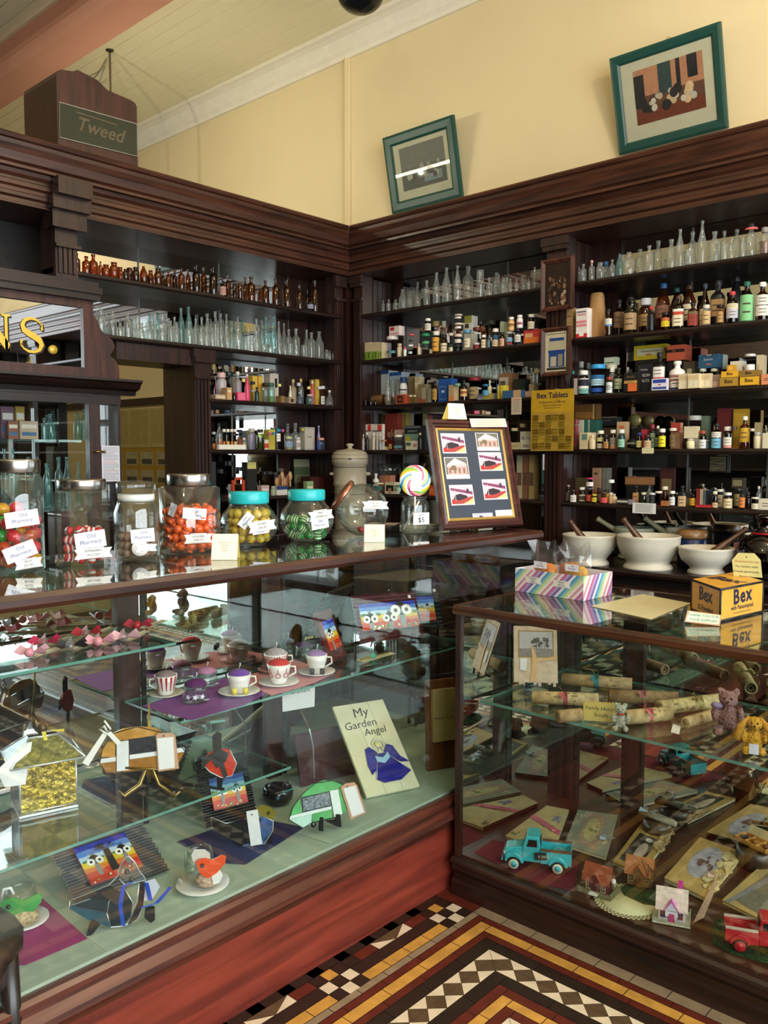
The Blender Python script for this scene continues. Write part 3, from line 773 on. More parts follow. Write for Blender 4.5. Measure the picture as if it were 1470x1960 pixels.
# ---------------------------------------------------------------- second shelf: clear bottles
CL1 = [(300,745,56,1,'std'),(345,760,80,0,'std'),(402,805,62,1,'std'),(462,790,90,0,'std'),(545,910,64,0,'std'),(622,808,86,0,'std'),(690,870,56,1,'std'),(735,838,56,2,'std'),(762,925,66,0,'std'),(850,942,50,0,'std'),
 (832,830,56,2,'std'),(900,822,56,2,'std'),(908,900,50,1,'std'),(985,815,76,1,'std'),(978,970,66,0,'std'),(1045,862,66,2,'std'),(1070,890,62,0,'std'),(1132,905,58,0,'std'),(1110,850,56,1,'std'),
 (1262,905,92,0,'std'),(1330,868,56,1,'std'),(1388,960,66,0,'std'),(1392,850,56,2,'std')]
CL2 = [(92,540,72,2,'std'),(175,515,62,2,'std'),(232,540,56,2,'wine'),(290,545,52,2,'std'),(22,700,60,0,'std'),(78,680,64,1,'wine'),(82,770,52,0,'std'),(140,690,62,0,'std'),(200,692,50,1,'std'),(246,815,42,0,'std'),(300,738,62,0,'std'),
 (345,680,52,1,'std'),(410,570,60,2,'std'),(412,668,88,0,'std'),(490,836,56,0,'wide'),(550,828,52,0,'wide'),(610,802,54,0,'wide'),(520,695,56,1,'std'),(605,592,54,2,'std'),(590,700,56,1,'std'),(662,612,50,2,'std'),
 (835,622,52,2,'wine'),(890,640,52,2,'wine'),(685,862,52,0,'straight'),(745,852,52,0,'std'),(845,850,56,0,'std'),(902,872,50,0,'std'),(940,705,66,1,'std'),(1015,698,74,1,'std'),(955,860,44,0,'straight'),(1020,890,54,0,'wide'),
 (1095,875,48,0,'straight'),(1125,710,62,1,'wine'),(1175,740,70,0,'std'),(1255,730,86,0,'wine'),(1335,922,44,0,'wide'),(1368,932,26,0,'std'),(1405,932,36,0,'wide')]
for crop,rows in (('L1',CL1),('L2',CL2)):
 for x,y,w,r,k in rows:
  p,wm,u,v = spot('L',1,crop,x,y,w,r); d = {'std': 'round-shouldered','wide': 'wide-necked','straight': 'straight-sided','wine': 'long-necked'}[k]
  put('L',1,crop,x,y,w,r,f"{hdesc(p.z-SZ[1])} {d} clear bottle, {('front', 'middle', 'back')[r]} row",k,CLEAR,name='glass_bottle',sq=(0,4,0,5)[x % 4])
for crop,x,y,w in (('L1',1178,755,70),('L1',1256,738,78),('L2',702,572,66),('L2',776,560,70)):
 put('L',1,crop,x,y,w,1,'tall pale aqua glass bottle','wine',TEALG,name='glass_bottle')

# ---------------------------------------------------------------- third shelf: scent bottles
L = lambda sh,*a,**k: put('L',sh,*a,**k)
LP = lambda sh,*a,**k: pack('L',sh,*a,**k)
L(2,'L3',78,100,42,2,'slim tall clear scent bottle with gilt top','straight',CLEAR,cap='#b9a25c',name='scent_bottle')
L(2,'L3',160,190,120,1,'frosted round scent bottle with pale pink cap','wide',pm('#b8aeae',rough=.3,var=.05),cap='#e2b6b0',name='scent_bottle')
LP(2,'L3',98,210,425,0,'flat beige scent carton lying down','#b59a7f',[(.1,.3,.9,.7,'#d8c9a8')])
LP(2,'L3',222,275,350,0,'small upright tan scent carton','#c39a6c',[(.2,.6,.8,.8,'#e8d7b0')])
L(2,'L3',240,180,96,1,'tall dark teal scent bottle','straight',pm('#123d42',rough=.25),cap='#0d2a2e',name='scent_bottle')
L(2,'L3',338,178,88,1,'grey scent bottle with pleated white top','std',pm('#8d8486',rough=.3),cap='#d8d3c8',name='scent_bottle')
L(2,'L3',300,395,44,0,'small smoky scent bottle','std',DKAMB,cap='#6a6250',name='scent_bottle')
L(2,'L3',402,255,40,1,'clear scent bottle with tall bright gold cap','straight',CLEAR,cap='#e3d57a',name='scent_bottle')
L(2,'L3',440,208,62,1,'curvy hot pink scent bottle with pearl top','wine',pm('#e2486f',rough=.25),cap='#f1d9d4',name='scent_bottle')
LP(2,'L3',335,428,402,0,'hot pink scent carton','#d9486f',[(.1,.1,.9,.9,'#e76f8c')])
L(2,'L3',500,285,52,1,'dark blue scent bottle','straight',pm('#121c33',rough=.2),cap='#0c1222',name='scent_bottle')
L(2,'L3',500,380,40,0,'small clear scent bottle with lilac cap','straight',CLEAR,cap='#8d93c8',name='scent_bottle')
LP(2,'L3',500,612,225,2,'yellow scent carton tied with a red ribbon','#d8b548',[(.47,0,.56,1,'#b03a1e')],depth=.06)
L(2,'L3',545,345,56,1,'dark green scent bottle','std',pm('#17382f',rough=.2),cap='#0f2019',name='scent_bottle')
L(2,'L3',640,300,92,1,'squat clear scent bottle with dark red top','wide',CLEAR,cap='#3a1210',name='scent_bottle')
L(2,'L3',700,300,84,0,'large green-tinted scent bottle','wide',TEALG,cap='#245a45',liquid=('#7d8a3a',.3),name='scent_bottle')
LP(2,'L3',688,780,200,2,'beige scent carton with black motif behind the green bottle','#c9beae',[(.55,.55,.85,.85,'#2a2522')],depth=.06)
L(2,'L3',790,312,40,0,'scent bottle with bright gold cap','straight',CLEAR,cap='#e9d98a',name='scent_bottle')
LP(2,'L3',808,850,440,0,'tiny brown scent carton','#8a6a42')
L(2,'L3',908,330,40,1,'white and gold scent bottle','wine',pm('#e4dcc4',rough=.3),cap='#e8d58c',name='scent_bottle')
LP(2,'L3',893,965,452,0,'small beige carton with black square','#a58d72',[(.3,.2,.7,.7,'#231d1a')])
L(2,'L3',938,262,76,2,'beige scent bottle topped with a gilt bow','std',pm('#a8947a',rough=.4),cap='#cbb27a',name='scent_bottle')
L(2,'L3',998,300,44,1,'silver blue scent bottle','straight',pm('#7c8698',rough=.2,metal=.5),cap='#c5ccd6',name='scent_bottle')
L(2,'L3',1022,255,60,2,'scent bottle with round golden stopper','std',CLEAR,cap='#d7b65e',name='scent_bottle')
L(2,'L3',1008,400,88,0,'blue-grey conical scent bottle','cone',pm('#4c586b',rough=.2),cap='#8fa0b5',name='scent_bottle')
L(2,'L3',1108,340,40,1,'clear scent bottle with long gold cap','straight',CLEAR,cap='#e0cf80',name='scent_bottle')
L(2,'L3',1145,275,50,2,'coral pink scent bottle with pearl top','std',pm('#d35c63',rough=.25),cap='#efe3cf',name='scent_bottle')
L(2,'L3',1120,425,84,0,'squat teal scent bottle','wide',TEALG,cap='#c8b0a8',name='scent_bottle')
LP(2,'L3',1182,1305,265,2,'tall mustard yellow scent carton','#cfa73f',[(.08,.06,.92,.94,'#d9b654')],depth=.06)
L(2,'L3',1226,340,56,0,'tall slim clear scent bottle','straight',CLEAR,cap='#c9c9cc',name='scent_bottle')
L(2,'L3',1258,335,48,1,'white-labelled slim scent bottle','straight',CLEAR,cap='#d6d6da',label=[(.1,.5,'#e5e2da')],name='scent_bottle')
L(2,'L3',1332,380,96,0,'conical clear scent flask','cone',CLEAR,cap='#d9d3bd',name='scent_bottle')
# fourth shelf
L(3,'L3',80,830,40,1,'slim clear toilet-water bottle','straight',CLEAR,cap='#b9c4c9',liquid=('#b8681e',.35),name='scent_bottle')
L(3,'L3',140,735,66,1,'amber scent bottle with black and gilt top','std',CLEAR,cap='#0f0f14',liquid=('#c0701c',.4),name='scent_bottle')
for i,x in enumerate((190,232,274,312)):
 L(3,'L3',x,800,36,0,'tester bottle in the white rack','straight',CLEAR,cap='#e8e2d2',liquid=(('#b85a1e','#c8a850')[i % 2],.4),name='scent_bottle')
L(3,'L3',358,805,58,1,'brown scent bottle with navy cap','straight',CLEAR,cap='#14162a',liquid=('#8a3a18',.55),name='scent_bottle')
L(3,'L3',406,895,40,0,'tiny yellow scent bottle','wide',CLEAR,cap='#cfd8dc',liquid=('#c9b032',.5),name='scent_bottle')
LP(3,'L3',135,428,968,-.006,'long white paper rack holding tester bottles','#e9e3d0',[(.05,.2,.95,.8,'#f2eee0')],depth=.02,name='display_rack',cat='rack')
L(3,'L3',490,792,88,1,'square lilac scent bottle with pale cap','wide',pm('#9a94a8',rough=.3),cap='#c9c3b4',name='scent_bottle',sq=5)
L(3,'L3',580,800,82,0,'olive scent bottle with black and gold cap','wide',GREENG,cap='#2b2114',liquid=('#7a7a1e',.6),name='scent_bottle',sq=5)
L(3,'L3',640,915,72,0,'round white jar with red centre disc','jar',pm('#e8ddce',rough=.4),cap='#d9cfc0',label=[(.15,.65,'#d2502e')],name='cream_jar',cat='jar')
L(3,'L3',690,838,42,1,'pink talc tube','straight',pm('#c9507e',rough=.4),cap='#d86a92',name='talc_tube',cat='tube')
LP(3,'L3',672,745,805,2,'small yellow scent carton','#d2bf4e',depth=.05)
L(3,'L3',732,835,42,1,'teal talc tube','straight',pm('#1f7f95',rough=.4),cap='#2a95ac',name='talc_tube',cat='tube')
L(3,'L3',778,798,50,0,'white scent bottle with teal cap','straight',pm('#dfe2dc',rough=.4),cap='#1f86a0',label=[(.4,.78,'#f4f4ef')],name='scent_bottle')
L(3,'L3',826,800,40,1,'magenta talc tube','straight',pm('#a83a78',rough=.4),cap='#b84a86',name='talc_tube',cat='tube')
L(3,'L3',880,740,84,2,'clear crystal scent bottle with stopper','std',CLEAR,stop=CLEAR,name='scent_bottle')
L(3,'L3',890,880,92,0,'squat crystal flask with blue medallion','wide',CLEAR,cap='#c9c48a',label=[(.2,.6,'#8ea6c4')],liquid=('#9a8f3a',.2),name='scent_bottle')
L(3,'L3',962,732,86,1,'tall clear bottle with ball stopper','std',CLEAR,stop=CLEAR,name='scent_bottle')
L(3,'L3',992,890,60,0,'small white talc bottle','wide',pm('#dedbd6',rough=.4),cap='#cfcac2',label=[(.2,.6,'#b9a7a4')],name='scent_bottle')
L(3,'L3',1042,790,44,1,'dark olive scent bottle with gilt band','straight',pm('#2a2f1c',rough=.3),cap='#b0a050',name='scent_bottle')
LP(3,'L3',1062,1172,780,1,'upright grey-cream scent carton','#b3aca0',[(.12,.1,.88,.9,'#c0b9ac'),(.3,.55,.7,.6,'#8a8378')],depth=.05)
L(3,'L3',1215,762,40,1,'tall lilac scent bottle','wine',pm('#8d86ba',rough=.25),cap='#b7b2dc',name='scent_bottle')
L(3,'L3',1240,895,92,0,'blue crystal dish topped with coral','wide',glass((.6,.7,.9),(.2,.3,.5),haze=.1,hcol=(.5,.6,.9),key='blue'),cap='#d99a8a',name='scent_bottle')
L(3,'L3',1312,770,56,1,'dark red scent bottle','straight',pm('#571419',rough=.3),cap='#7c1c22',name='scent_bottle')
# lowest shelf of the screen
for i,(x,y,w) in enumerate(((120,210,46),(190,140,60),(270,190,52),(480,228,36),(530,228,36),(572,232,34))):
 L(4,'L5',x,y,w,(0,1,1,0,1,0)[i],'black cosmetics bottle','straight',BLACK,cap='#22222a',name='cosmetics_bottle')
fr = MB(); 
def lshelf_pt(x,y,row): return spot('L',4,'L5',x,y,10,row)[0]
a = lshelf_pt(215,275,0); c = lshelf_pt(318,275,0)
fr = MB(); zt_ = a.z
fr.box(a.x-.012,a.x,a.y,a.y+.016,SZ[4],zt_); fr.box(a.x-.012,a.x,c.y-.016,c.y,SZ[4],zt_); fr.box(a.x-.012,a.x,a.y,c.y,zt_-.016,zt_); fr.box(a.x-.06,a.x,a.y,c.y,SZ[4]+.0005,SZ[4]+.012)
reg(fr.build('lipstick_stand',pm('#c4442a',rough=.4)),'small open orange-red lipstick stand','L',4,'stand',-a.y)
LP(4,'L5',335,415,150,1,'dark carton with a yellow note on top','#23201d',[(.05,.8,.95,1,'#d8cf78')],depth=.05)
LP(4,'L5',455,520,342,0,'small pink and white soap carton','#c9a8a4',[(.1,.2,.9,.7,'#e4d8d2')],depth=.04)
L(4,'L5',552,350,44,0,'small pale green lotion bottle','std',pm('#9aa38a',rough=.4),cap='#c9c9b8',name='cosmetics_bottle')
LP(4,'L5',580,670,348,0,'white and navy powder carton','#d9d4c8',[(0,.6,1,1,'#2c3f6e')],depth=.05)
L(4,'L5',618,200,50,2,'tall brown glass lotion bottle','straight',DKAMB,cap='#5d513f',name='cosmetics_bottle')
LP(4,'L5',830,885,308,0,'small green and cream carton beside the brushes','#8fa878',[(.1,.1,.9,.6,'#d9d8b0')],depth=.03)
LP(4,'L5',860,985,270,1,'maroon gift box','#3f1713',[(.1,.1,.9,.9,'#4c1d17')],depth=.09)
p0 = lshelf_pt(735,345,0)
bb = thing('brush_box','dark box of wooden-backed shaving brushes','box',(p0.x-.11,p0.y,SZ[4]+.001),R90)
MB().box(-.07,.07,-.03,.03,0,.045).build('box_body',pm('#1b1411',rough=.5),bb)
for i in range(6):
 b = MB(); xx = -.055+i*.022; b.ball((xx,0.0,.075+.018*(i % 3)),(.017,.010,.032),10); b.tube([(xx,0,.03),(xx,0,.08)],.006,6)
 b.build('brush',pm(('#b98a5c','#7d4c36','#c9a074')[i % 3],rough=.5),bb)
reg(bb,'dark box of wooden-backed shaving brushes','L',4,'box',-p0.y)
a = lshelf_pt(780,112,2); c = lshelf_pt(932,270,2)
f = thing('small_picture','small dim picture behind the brushes','picture',(MX+.03,(a.y+c.y)/2,SZ[4]+.001),R90,rot=(-.06,0,R90))
wd,ht = abs(c.y-a.y),a.z-SZ[4]
MB().box(-wd/2,wd/2,-.006,.006,0,ht).build('frame',BLACK,f)
b = MB()
for i,cc in enumerate(range(4)): b.box(-wd/2+.012,wd/2-.012,-.0075,-.006,.012+i*(ht-.024)/4,.012+(i+1)*(ht-.024)/4,i)
b.build('print',[pm('#4a3f2c'),pm('#6f6a4a'),pm('#4f5a3a'),pm('#8d8a6a')],f)
reg(f,'small dim landscape picture behind the brushes','L',4,'picture',-a.y)
# ================================================================ back wall, corner bay
C = lambda sh,*a,**k: put('RC',sh,*a,**k)
CP = lambda sh,*a,**k: pack('RC',sh,*a,**k)
for c,x,y,w,k,r in [('R5',355,690,44,'std',0),('R5',440,680,78,'std',0),('R5',550,680,80,'std',0),('R5',655,520,106,'wine',0),('R5',775,552,100,'std',1),('R5',895,405,104,'wine',1),('R5',1035,378,108,'std',0),
      ('R5',1190,252,122,'wine',0),('R5',1345,175,116,'wine',0),('R6',122,135,106,'wine',0),('R6',280,145,150,'std',1),('R6',458,212,112,'straight',0),('R6',590,320,90,'std',0),('R6',700,240,88,'std',1),
      ('R6',802,316,70,'std',0),('R6',855,316,44,'straight',1),('R6',905,336,58,'std',0),('R6',995,342,66,'std',0),('R6',1095,285,80,'straight',1),('R6',1175,342,62,'std',0),('R6',1266,162,78,'wine',0)]:
 p,wm,u,v = spot('RC',0,c,x,y,w,r); d = {'std': 'round-shouldered','straight': 'straight-sided','wine': 'long-necked'}[k]
 C(0,c,x,y,w,r,f"{hdesc(p.z-SZ[0])} {d} empty clear bottle",k,CLEAR,name='glass_bottle',sq=(0,5,0)[x % 3])
for x0,x1,b_ in ((50,165,'#7c9a2e'),(170,265,'#7c9a2e'),(270,335,'#a9b85a')):
 CP(1,'R5',x0,x1,1352,0,'beige carton with green leafy base','#cdb894',[(0,0,1,.48,b_),(.1,.05,.3,.4,'#4d6b1a'),(.6,.08,.8,.44,'#4d6b1a')])
CP(1,'R5',342,402,1358,1,'pale lilac carton','#b9aeb4',[(.2,.1,.8,.3,'#d8d4d8')])
C(1,'R5',498,1262,180,0,'white round tub with teal label','straight',WHITE,cap='#e9e2d8',label=[(.22,.34,'#5a8a90')],name='tub',cat='tub')
CP(1,'R5',450,605,1098,.03,'white carton with a red heart on the white tub','#e7d5d0',[(.1,.55,.5,.9,'#a8222c'),(.1,.1,.9,.3,'#d99a9a')],base=1262)
C(1,'R5',612,1372,92,.03,'squat cream pot','wide',pm('#d8c8a8',rough=.5),cap='#cbb890',name='cream_pot',cat='pot')
C(1,'R5',695,1428,56,.0,'small white pot with hot pink cap','wide',WHITE,cap='#d8447c',name='cream_pot',cat='pot')
C(1,'R5',785,1392,84,.0,'dark blue tin with white lid','straight',pm('#1d4660',rough=.4),cap='#e6e2da',label=[(.2,.4,'#cfd8dc')],name='tin',cat='tin')
C(1,'R5',800,1225,88,.0,'white and coral tube standing on the blue tin','straight',WHITE,cap='#e05560',label=[(.25,.45,'#33323a')],base=1390,name='tin',cat='tin')
C(1,'R5',860,1418,50,.0,'small cream bottle with orange cap','straight',CREAM,cap='#d86a32')
C(1,'R5',916,1372,54,.02,'slim beige bottle','std',pm('#d8c49c',rough=.5),cap='#cdb488')
C(1,'R5',1025,1210,138,0,'cream jar with green lid','straight',CREAM,cap='#2f8a5a',label=[(.30,.48,'#23372c'),(.5,.62,'#5fa36a')],name='medicine_jar',cat='jar')
C(1,'R5',1055,980,108,.01,'dark bottle with white cap standing on the green-lidded jar','wide',DKAMB,cap='#ece8dc',label=[(.12,.62,'#d8d3c4')],base=1208)
C(1,'R5',1185,1180,134,0,'amber jar with large mustard label','wide',DKAMB,cap='#e9e2d2',label=[(.1,.72,'#e0a43f')],name='medicine_jar',cat='jar')
C(1,'R5',1185,1025,118,2,'tall dark bottle with gilt cap','straight',DKAMB,cap='#b79a5c')
C(1,'R5',1305,1232,112,0,'dark bottle with cream label','wide',DKAMB,cap='#1a1512',label=[(.06,.52,'#e4d5ae'),(.36,.4,'#5a5140')])
C(1,'R5',1305,1022,94,2,'clear jar of pale powder','wide',CLEAR,cap='#cfc4ac',liquid=('#cfc8b8',.6),name='medicine_jar',cat='jar')
C(1,'R5',1415,1208,76,0,'cream and mustard tube with dark green base','straight',pm('#d8bd74',rough=.5),cap='#cdc4ac',label=[(.02,.24,'#dcd3ae'),(.24,.40,'#20382c')],name='tin',cat='tin')
for yt,yb_,t in ((1165,None,'lower'),(1000,1165,'middle'),(868,1000,'topmost')):
 C(1,'R6',135,yt,122,0,f'white pill can, {t} of its stack','straight',pm('#e4cfc0',rough=.5),cap='#dcc4b2',label=[(.3,.36,'#3a3030'),(.5,.7,'#efe4da')],base=yb_,name='pill_can',cat='can')
C(1,'R6',268,1100,118,0,'light blue can with cream label','straight',pm('#4d8aa5',rough=.4),cap='#5d9ab5',label=[(.15,.58,'#d8ccae')],name='tin',cat='tin')
CP(1,'R6',225,332,885,1,'tall white carton with olive top behind the blue can','#d9d6c6',[(0,.8,1,1,'#9a9440'),(.1,.66,.6,.78,'#3a3020')],depth=.06)
C(1,'R6',410,1062,118,0,'navy and maroon tin','straight',pm('#1a1b30',rough=.4),cap='#5c2420',label=[(.0,.22,'#7c2f2a'),(.22,.3,'#c9c4c0'),(.7,.76,'#c9c4c0')],name='tin',cat='tin')
C(1,'R6',512,1012,66,2,'small amber bottle in the back row','std',AMBER,cap='#3a2a1a')
C(1,'R6',510,1172,84,0,'brown bottle with white cap and cream label','wide',DKAMB,cap='#ece6da',label=[(.06,.66,'#e2cbaa')])
C(1,'R6',582,1212,56,0,'small blue-grey bottle','wide',pm('#56707c',rough=.3),cap='#3a3f45')
C(1,'R6',620,952,118,2,'tall dark olive can','straight',pm('#2c2c18',rough=.35),cap='#3a3a22',name='tin',cat='tin')
C(1,'R6',685,1078,114,0,'dark jar with blue and cream label','wide',DKAMB,cap='#e6dfd2',label=[(.06,.40,'#d4bb94'),(.40,.64,'#20506c')],name='medicine_jar',cat='jar')
CP(1,'R6',750,808,980,1,'slim pale mint carton','#c2ceb4')
C(1,'R6',785,1132,88,0,'brown bottle with pink label','wide',DKAMB,cap='#2a1a16',label=[(.04,.56,'#d9a385')])
C(1,'R6',895,1125,106,0,'white jar with blue print','straight',WHITE,cap='#c9c4bc',label=[(.12,.2,'#c9445a'),(.3,.6,'#8fb2d4')],name='medicine_jar',cat='jar')
C(1,'R6',920,908,98,.01,'amber pill bottle standing on the blue-print jar','wide',pm('#d9a45c',rough=.4),cap='#efe9dc',label=[(.1,.7,'#e3b878'),(.35,.5,'#c97a2a')],base=1122)
C(1,'R6',1015,1078,104,0,'navy bottle with white label','wide',pm('#151a34',rough=.25),cap='#14142a',label=[(.18,.62,'#d8d3cc')])
C(1,'R6',1045,878,100,.01,'white bottle with pink band standing on the navy bottle','wide',WHITE,cap='#f0ece4',label=[(.1,.6,'#efe6e0'),(.26,.42,'#d9607a')],base=1076)
CP(1,'R6',1102,1330,1092,0,'wide red and orange tub carton','#c9433c',[(.03,.05,.97,.45,'#e07a34'),(.1,.45,.6,.75,'#e2ad7c'),(0,.9,1,1,'#b03038')])
C(1,'R6',1215,868,112,.01,'brown bottle with white cap standing on the red carton','wide',DKAMB,cap='#e6e2d6',label=[(.04,.52,'#dccfae')],base=1090)
# third shelf, corner bay
CP(2,'R7',100,480,250,2,'large white carton with blue lid','#c2c6c2',[(0,.9,1,1,'#20508a'),(.1,.66,.36,.72,'#7a93b5'),(.28,.4,.62,.55,'#b4bcc2')],depth=.10)
CP(2,'R7',498,680,268,2,'smaller white carton with blue lid','#b4c0c8',[(0,.9,1,1,'#2a5c98')],depth=.08)
p,wm,u,v = spot('RC',2,'R7',235,590,110,0)
k = thing('wooden_barrel','small wooden barrel lying on its side','barrel',(p.x+.04,UY+.07,SZ[2]+.038))
MB().lathe([(0,-.09),(.028,-.09),(.034,-.05),(.036,0),(.034,.05),(.028,.09),(0,.09)],14,M=Matrix.Rotation(R90,4,'Y')).build('barrel_body',wood('#5a3a1c','#8a6438',axis='X'),k)
for q in (-.06,.06): MB().lathe([(.0335,q-.008),(.036,q-.008),(.036,q+.008),(.0335,q+.008)],14,M=Matrix.Rotation(R90,4,'Y')).build('hoop',pm('#2a2018',rough=.5),k)
reg(k,'small wooden barrel lying on its side','RC',2,'barrel',p.x)
for x,y in ((118,650),(200,680),(275,690)): C(2,'R7',x,y,46,-.012,'tiny dark bottle by the barrel','std',BLACK if x < 150 else DKAMB)
C(2,'R7',384,645,60,.14,'tiny clear bottle beside the barrel','std',CLEAR,name='glass_bottle')
for x,y,r in ((470,360,0),(548,385,1),(628,382,1)): C(2,'R7',x,y,92,r,'tall ribbed clear bottle','wine',CLEAR,name='glass_bottle')
CP(2,'R7',590,738,615,0,'brick-red carton with black ring','#a8492c',[(.2,.15,.75,.85,'#1b1512'),(.35,.35,.6,.65,'#a8492c')])
C(2,'R7',712,345,128,1,'white bottle with navy cap','wide',WHITE,cap='#1c3a66',label=[(.3,.5,'#d9cfc6'),(.52,.57,'#2b2f45')])
C(2,'R7',826,630,56,0,'short white tube','straight',pm('#e2ddc8',rough=.5),cap='#e9e4d2',name='talc_tube',cat='tube')
C(2,'R7',890,630,50,0,'short white tube','straight',pm('#e2ddc8',rough=.5),cap='#e9e4d2',name='talc_tube',cat='tube')
CP(2,'R7',780,888,330,2,'tall kraft carton','#a08a66',[(0,.0,1,.4,'#b39a58')],depth=.06)
CP(2,'R7',890,960,335,1,'tall cream carton','#c4b48c',[(0,.55,1,.8,'#d9cda8')])
CP(2,'R7',935,1065,455,0,'olive and rust carton','#7d6f52',[(0,0,1,.3,'#8a4a34'),(.5,.2,.95,.8,'#a0937a')])
CP(2,'R7',1080,1195,385,1,'grey and black carton','#a7a49a',[(.2,.6,1,.9,'#1a1a1c')])
CP(2,'R7',1085,1148,520,0,'slim grey carton','#86826e')
C(2,'R7',1206,400,98,0,'amber bottle with gold label','std',DKAMB,cap='#1b1512',label=[(.12,.62,'#a8843a')])
CP(2,'R7',1258,1460,368,0,'blue carton with white outline','#1f4f96',[(.1,.1,.6,.68,'#6f93c4'),(.13,.13,.57,.65,'#1f4f96'),(.25,.4,.5,.5,'#b9cce4')],depth=.06)
C(2,'R7',1370,340,84,.03,'white stopper cap on the blue carton','straight',WHITE,cap='#f0ede6',base=368,name='bottle_cap',cat='cap')
CP(2,'R8',-10,68,440,0,'tan carton with orange base','#b59a74',[(0,0,1,.3,'#c9824a')])
C(2,'R8',120,420,96,.0,'green beaker','straight',pm('#5c7f66',rough=.4),cap='#6d9077',name='beaker',cat='beaker')
C(2,'R8',216,368,106,0,'dark bottle with orange and white label','std',DKAMB,cap='#15110e',label=[(.22,.56,'#e2b276'),(.36,.46,'#c96a22')])
C(2,'R8',378,330,180,1,'large tin with red lid','straight',pm('#c2ae84',rough=.5),cap='#8f2430',label=[(.1,.6,'#b39c72')],name='tin',cat='tin')
C(2,'R8',432,482,88,0,'cream jar with grey shoulder','straight',CREAM,cap='#9aa09a',name='medicine_jar',cat='jar')
C(2,'R8',540,430,104,.02,'bright blue bottle with white figures','straight',pm('#1f6c96',rough=.35),cap='#175a80',label=[(.3,.6,'#4f9cc4')])
C(2,'R8',600,372,70,1,'cream bottle with buff cap','std',CREAM,cap='#d8c8a8')
C(2,'R8',665,478,60,1,'small white bottle','straight',WHITE,cap='#a8a8b4')
CP(2,'R8',715,805,448,.03,'yellow carton with brown stripe','#d8c23a',[(.35,0,.5,1,'#8a6a1e')])
CP(2,'R8',420,720,568,-.008,'long flat lilac and yellow carton','#6f7690',[(.3,.0,.82,1,'#b9a44c'),(0,0,.3,.5,'#8a90a4')],depth=.04)
CP(2,'R8',735,930,265,2,'tan carton with white label','#a87c58',[(.05,.1,.72,.85,'#ddd0b8'),(.1,.55,.5,.72,'#6a5a4a')],depth=.07)
CP(2,'R8',785,1060,520,-.006,'long flat blue and tan carton','#32557a',[(.6,0,1,1,'#b8936c')],depth=.045)
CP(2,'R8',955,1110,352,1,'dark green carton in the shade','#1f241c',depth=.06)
CP(2,'R8',1180,1250,430,1,'small beige carton under a capped bottle','#a89474')
C(2,'R8',1212,320,64,.11,'dark bottle with white cap on the beige carton','straight',BLACK,cap='#d8d2c4',base=430)
CP(2,'R8',1070,1240,532,0,'flat pinkish carton','#b8866e',[(.2,.2,.8,.8,'#c9a088')],depth=.04)
C(2,'R8',1306,205,100,1,'dark green bottle with cream cap','straight',pm('#101c1c',rough=.25),cap='#cfc9a4')
# price tag hanging from the third shelf
def hang_tag(unit_y,q,lines,col,label,name='paper_tag',red=True):
 (u0,v0),(u1,v1) = q; a = px_y(u0,v0,unit_y); c = px_y(u1,v1,unit_y)
 b = MB(); b.box(a.x,c.x,unit_y-.0008,unit_y+.0008,c.z,a.z,0)
 n = lines
 for k in range(n):
  z = a.z-(a.z-c.z)*(.12+.8*k/n); b.box(a.x+(c.x-a.x)*.12,a.x+(c.x-a.x)*(.88-.1*(k % 2)),unit_y-.0014,unit_y-.0008,z-(a.z-c.z)*.035,z,1 if (k == 0 and red) else 2)
 return tag(b.build(name,[pm(col,rough=.7,var=.03),pm('#b5463a',var=0),pm('#8d8878',var=0)]),label,'tag')
hang_tag(UY-.012,((979,761),(998,793)),9,'#c9b49a','small buff tag hanging from the third shelf beside the yellow tablets card')
hang_tag(UY-.012,((1229,857),(1251,868)),2,'#d8cfa0','tiny cream tag stuck on the edge of the fourth shelf',red=False)
hang_tag(UY-.012,((1211,962),(1255,984)),9,'#dcdad8','white printed card stuck on the lowest shelf edge above the mortars',red=False)
# fourth shelf, corner bay
CP(3,'R7',84,225,1080,.03,'white display card with a red spot, holding small bottles','#d8cfc4',[(.5,.76,.85,.98,'#cf3a30'),(.0,.72,.9,.76,'#3a3030')],depth=.02)
CP(3,'R7',228,388,1080,.03,'white red-spotted display card nearest the red box','#d8cfc4',[(.5,.76,.9,.98,'#cf3a30'),(.0,.72,.9,.76,'#3a3030')],depth=.02)
for x,y,w,c1,c2 in ((85,1235,44,'#c9b6ae','#b5a7a4'),(148,1215,56,'#e6e2d8','#1f1b1a'),(250,1220,62,'#e0dcd2','#c9bfae'),(305,1230,48,'#d8d0c8','#b0a8a0'),(352,1225,46,'#dcd6cc','#a8a39c')):
 C(3,'R7',x,y,w,-.004,'little nail varnish bottle with white cap','std',pm(c2,rough=.3),cap=c1,name='varnish_bottle')
C(3,'R7',112,1370,36,-.016,'little white varnish bottle at the shelf edge','straight',WHITE,cap='#e8e4dc',name='varnish_bottle')
CP(3,'R7',142,420,915,2,'large beige carton with a brown gable','#8a7a58',[(.15,.3,.6,.6,'#4a2f20'),(0,.6,.9,.75,'#6d7060')],depth=.05)
CP(3,'R7',425,612,915,1,'tall red carton with pale letters','#7c2a22',[],[('ek',.5,.45,.30,'#b59a84')],depth=.05)
CP(3,'R7',612,750,900,2,'tall gold striped carton','#8a7a38',[(.2,0,.4,1,'#a0904a'),(.6,0,.75,1,'#a0904a')],depth=.05)
CP(3,'R7',572,705,1165,1,'small pink carton','#c4a49c',[(.1,.3,.9,.5,'#b04a4a')])
C(3,'R7',640,1248,146,0,'white square jar with black triangle','straight',WHITE,cap='#e8dfcc',sq=5,label=[(.12,.3,'#5a8a96'),(.3,.6,'#1c1a1c'),(.62,.8,'#3a3436')],name='medicine_jar',cat='jar')
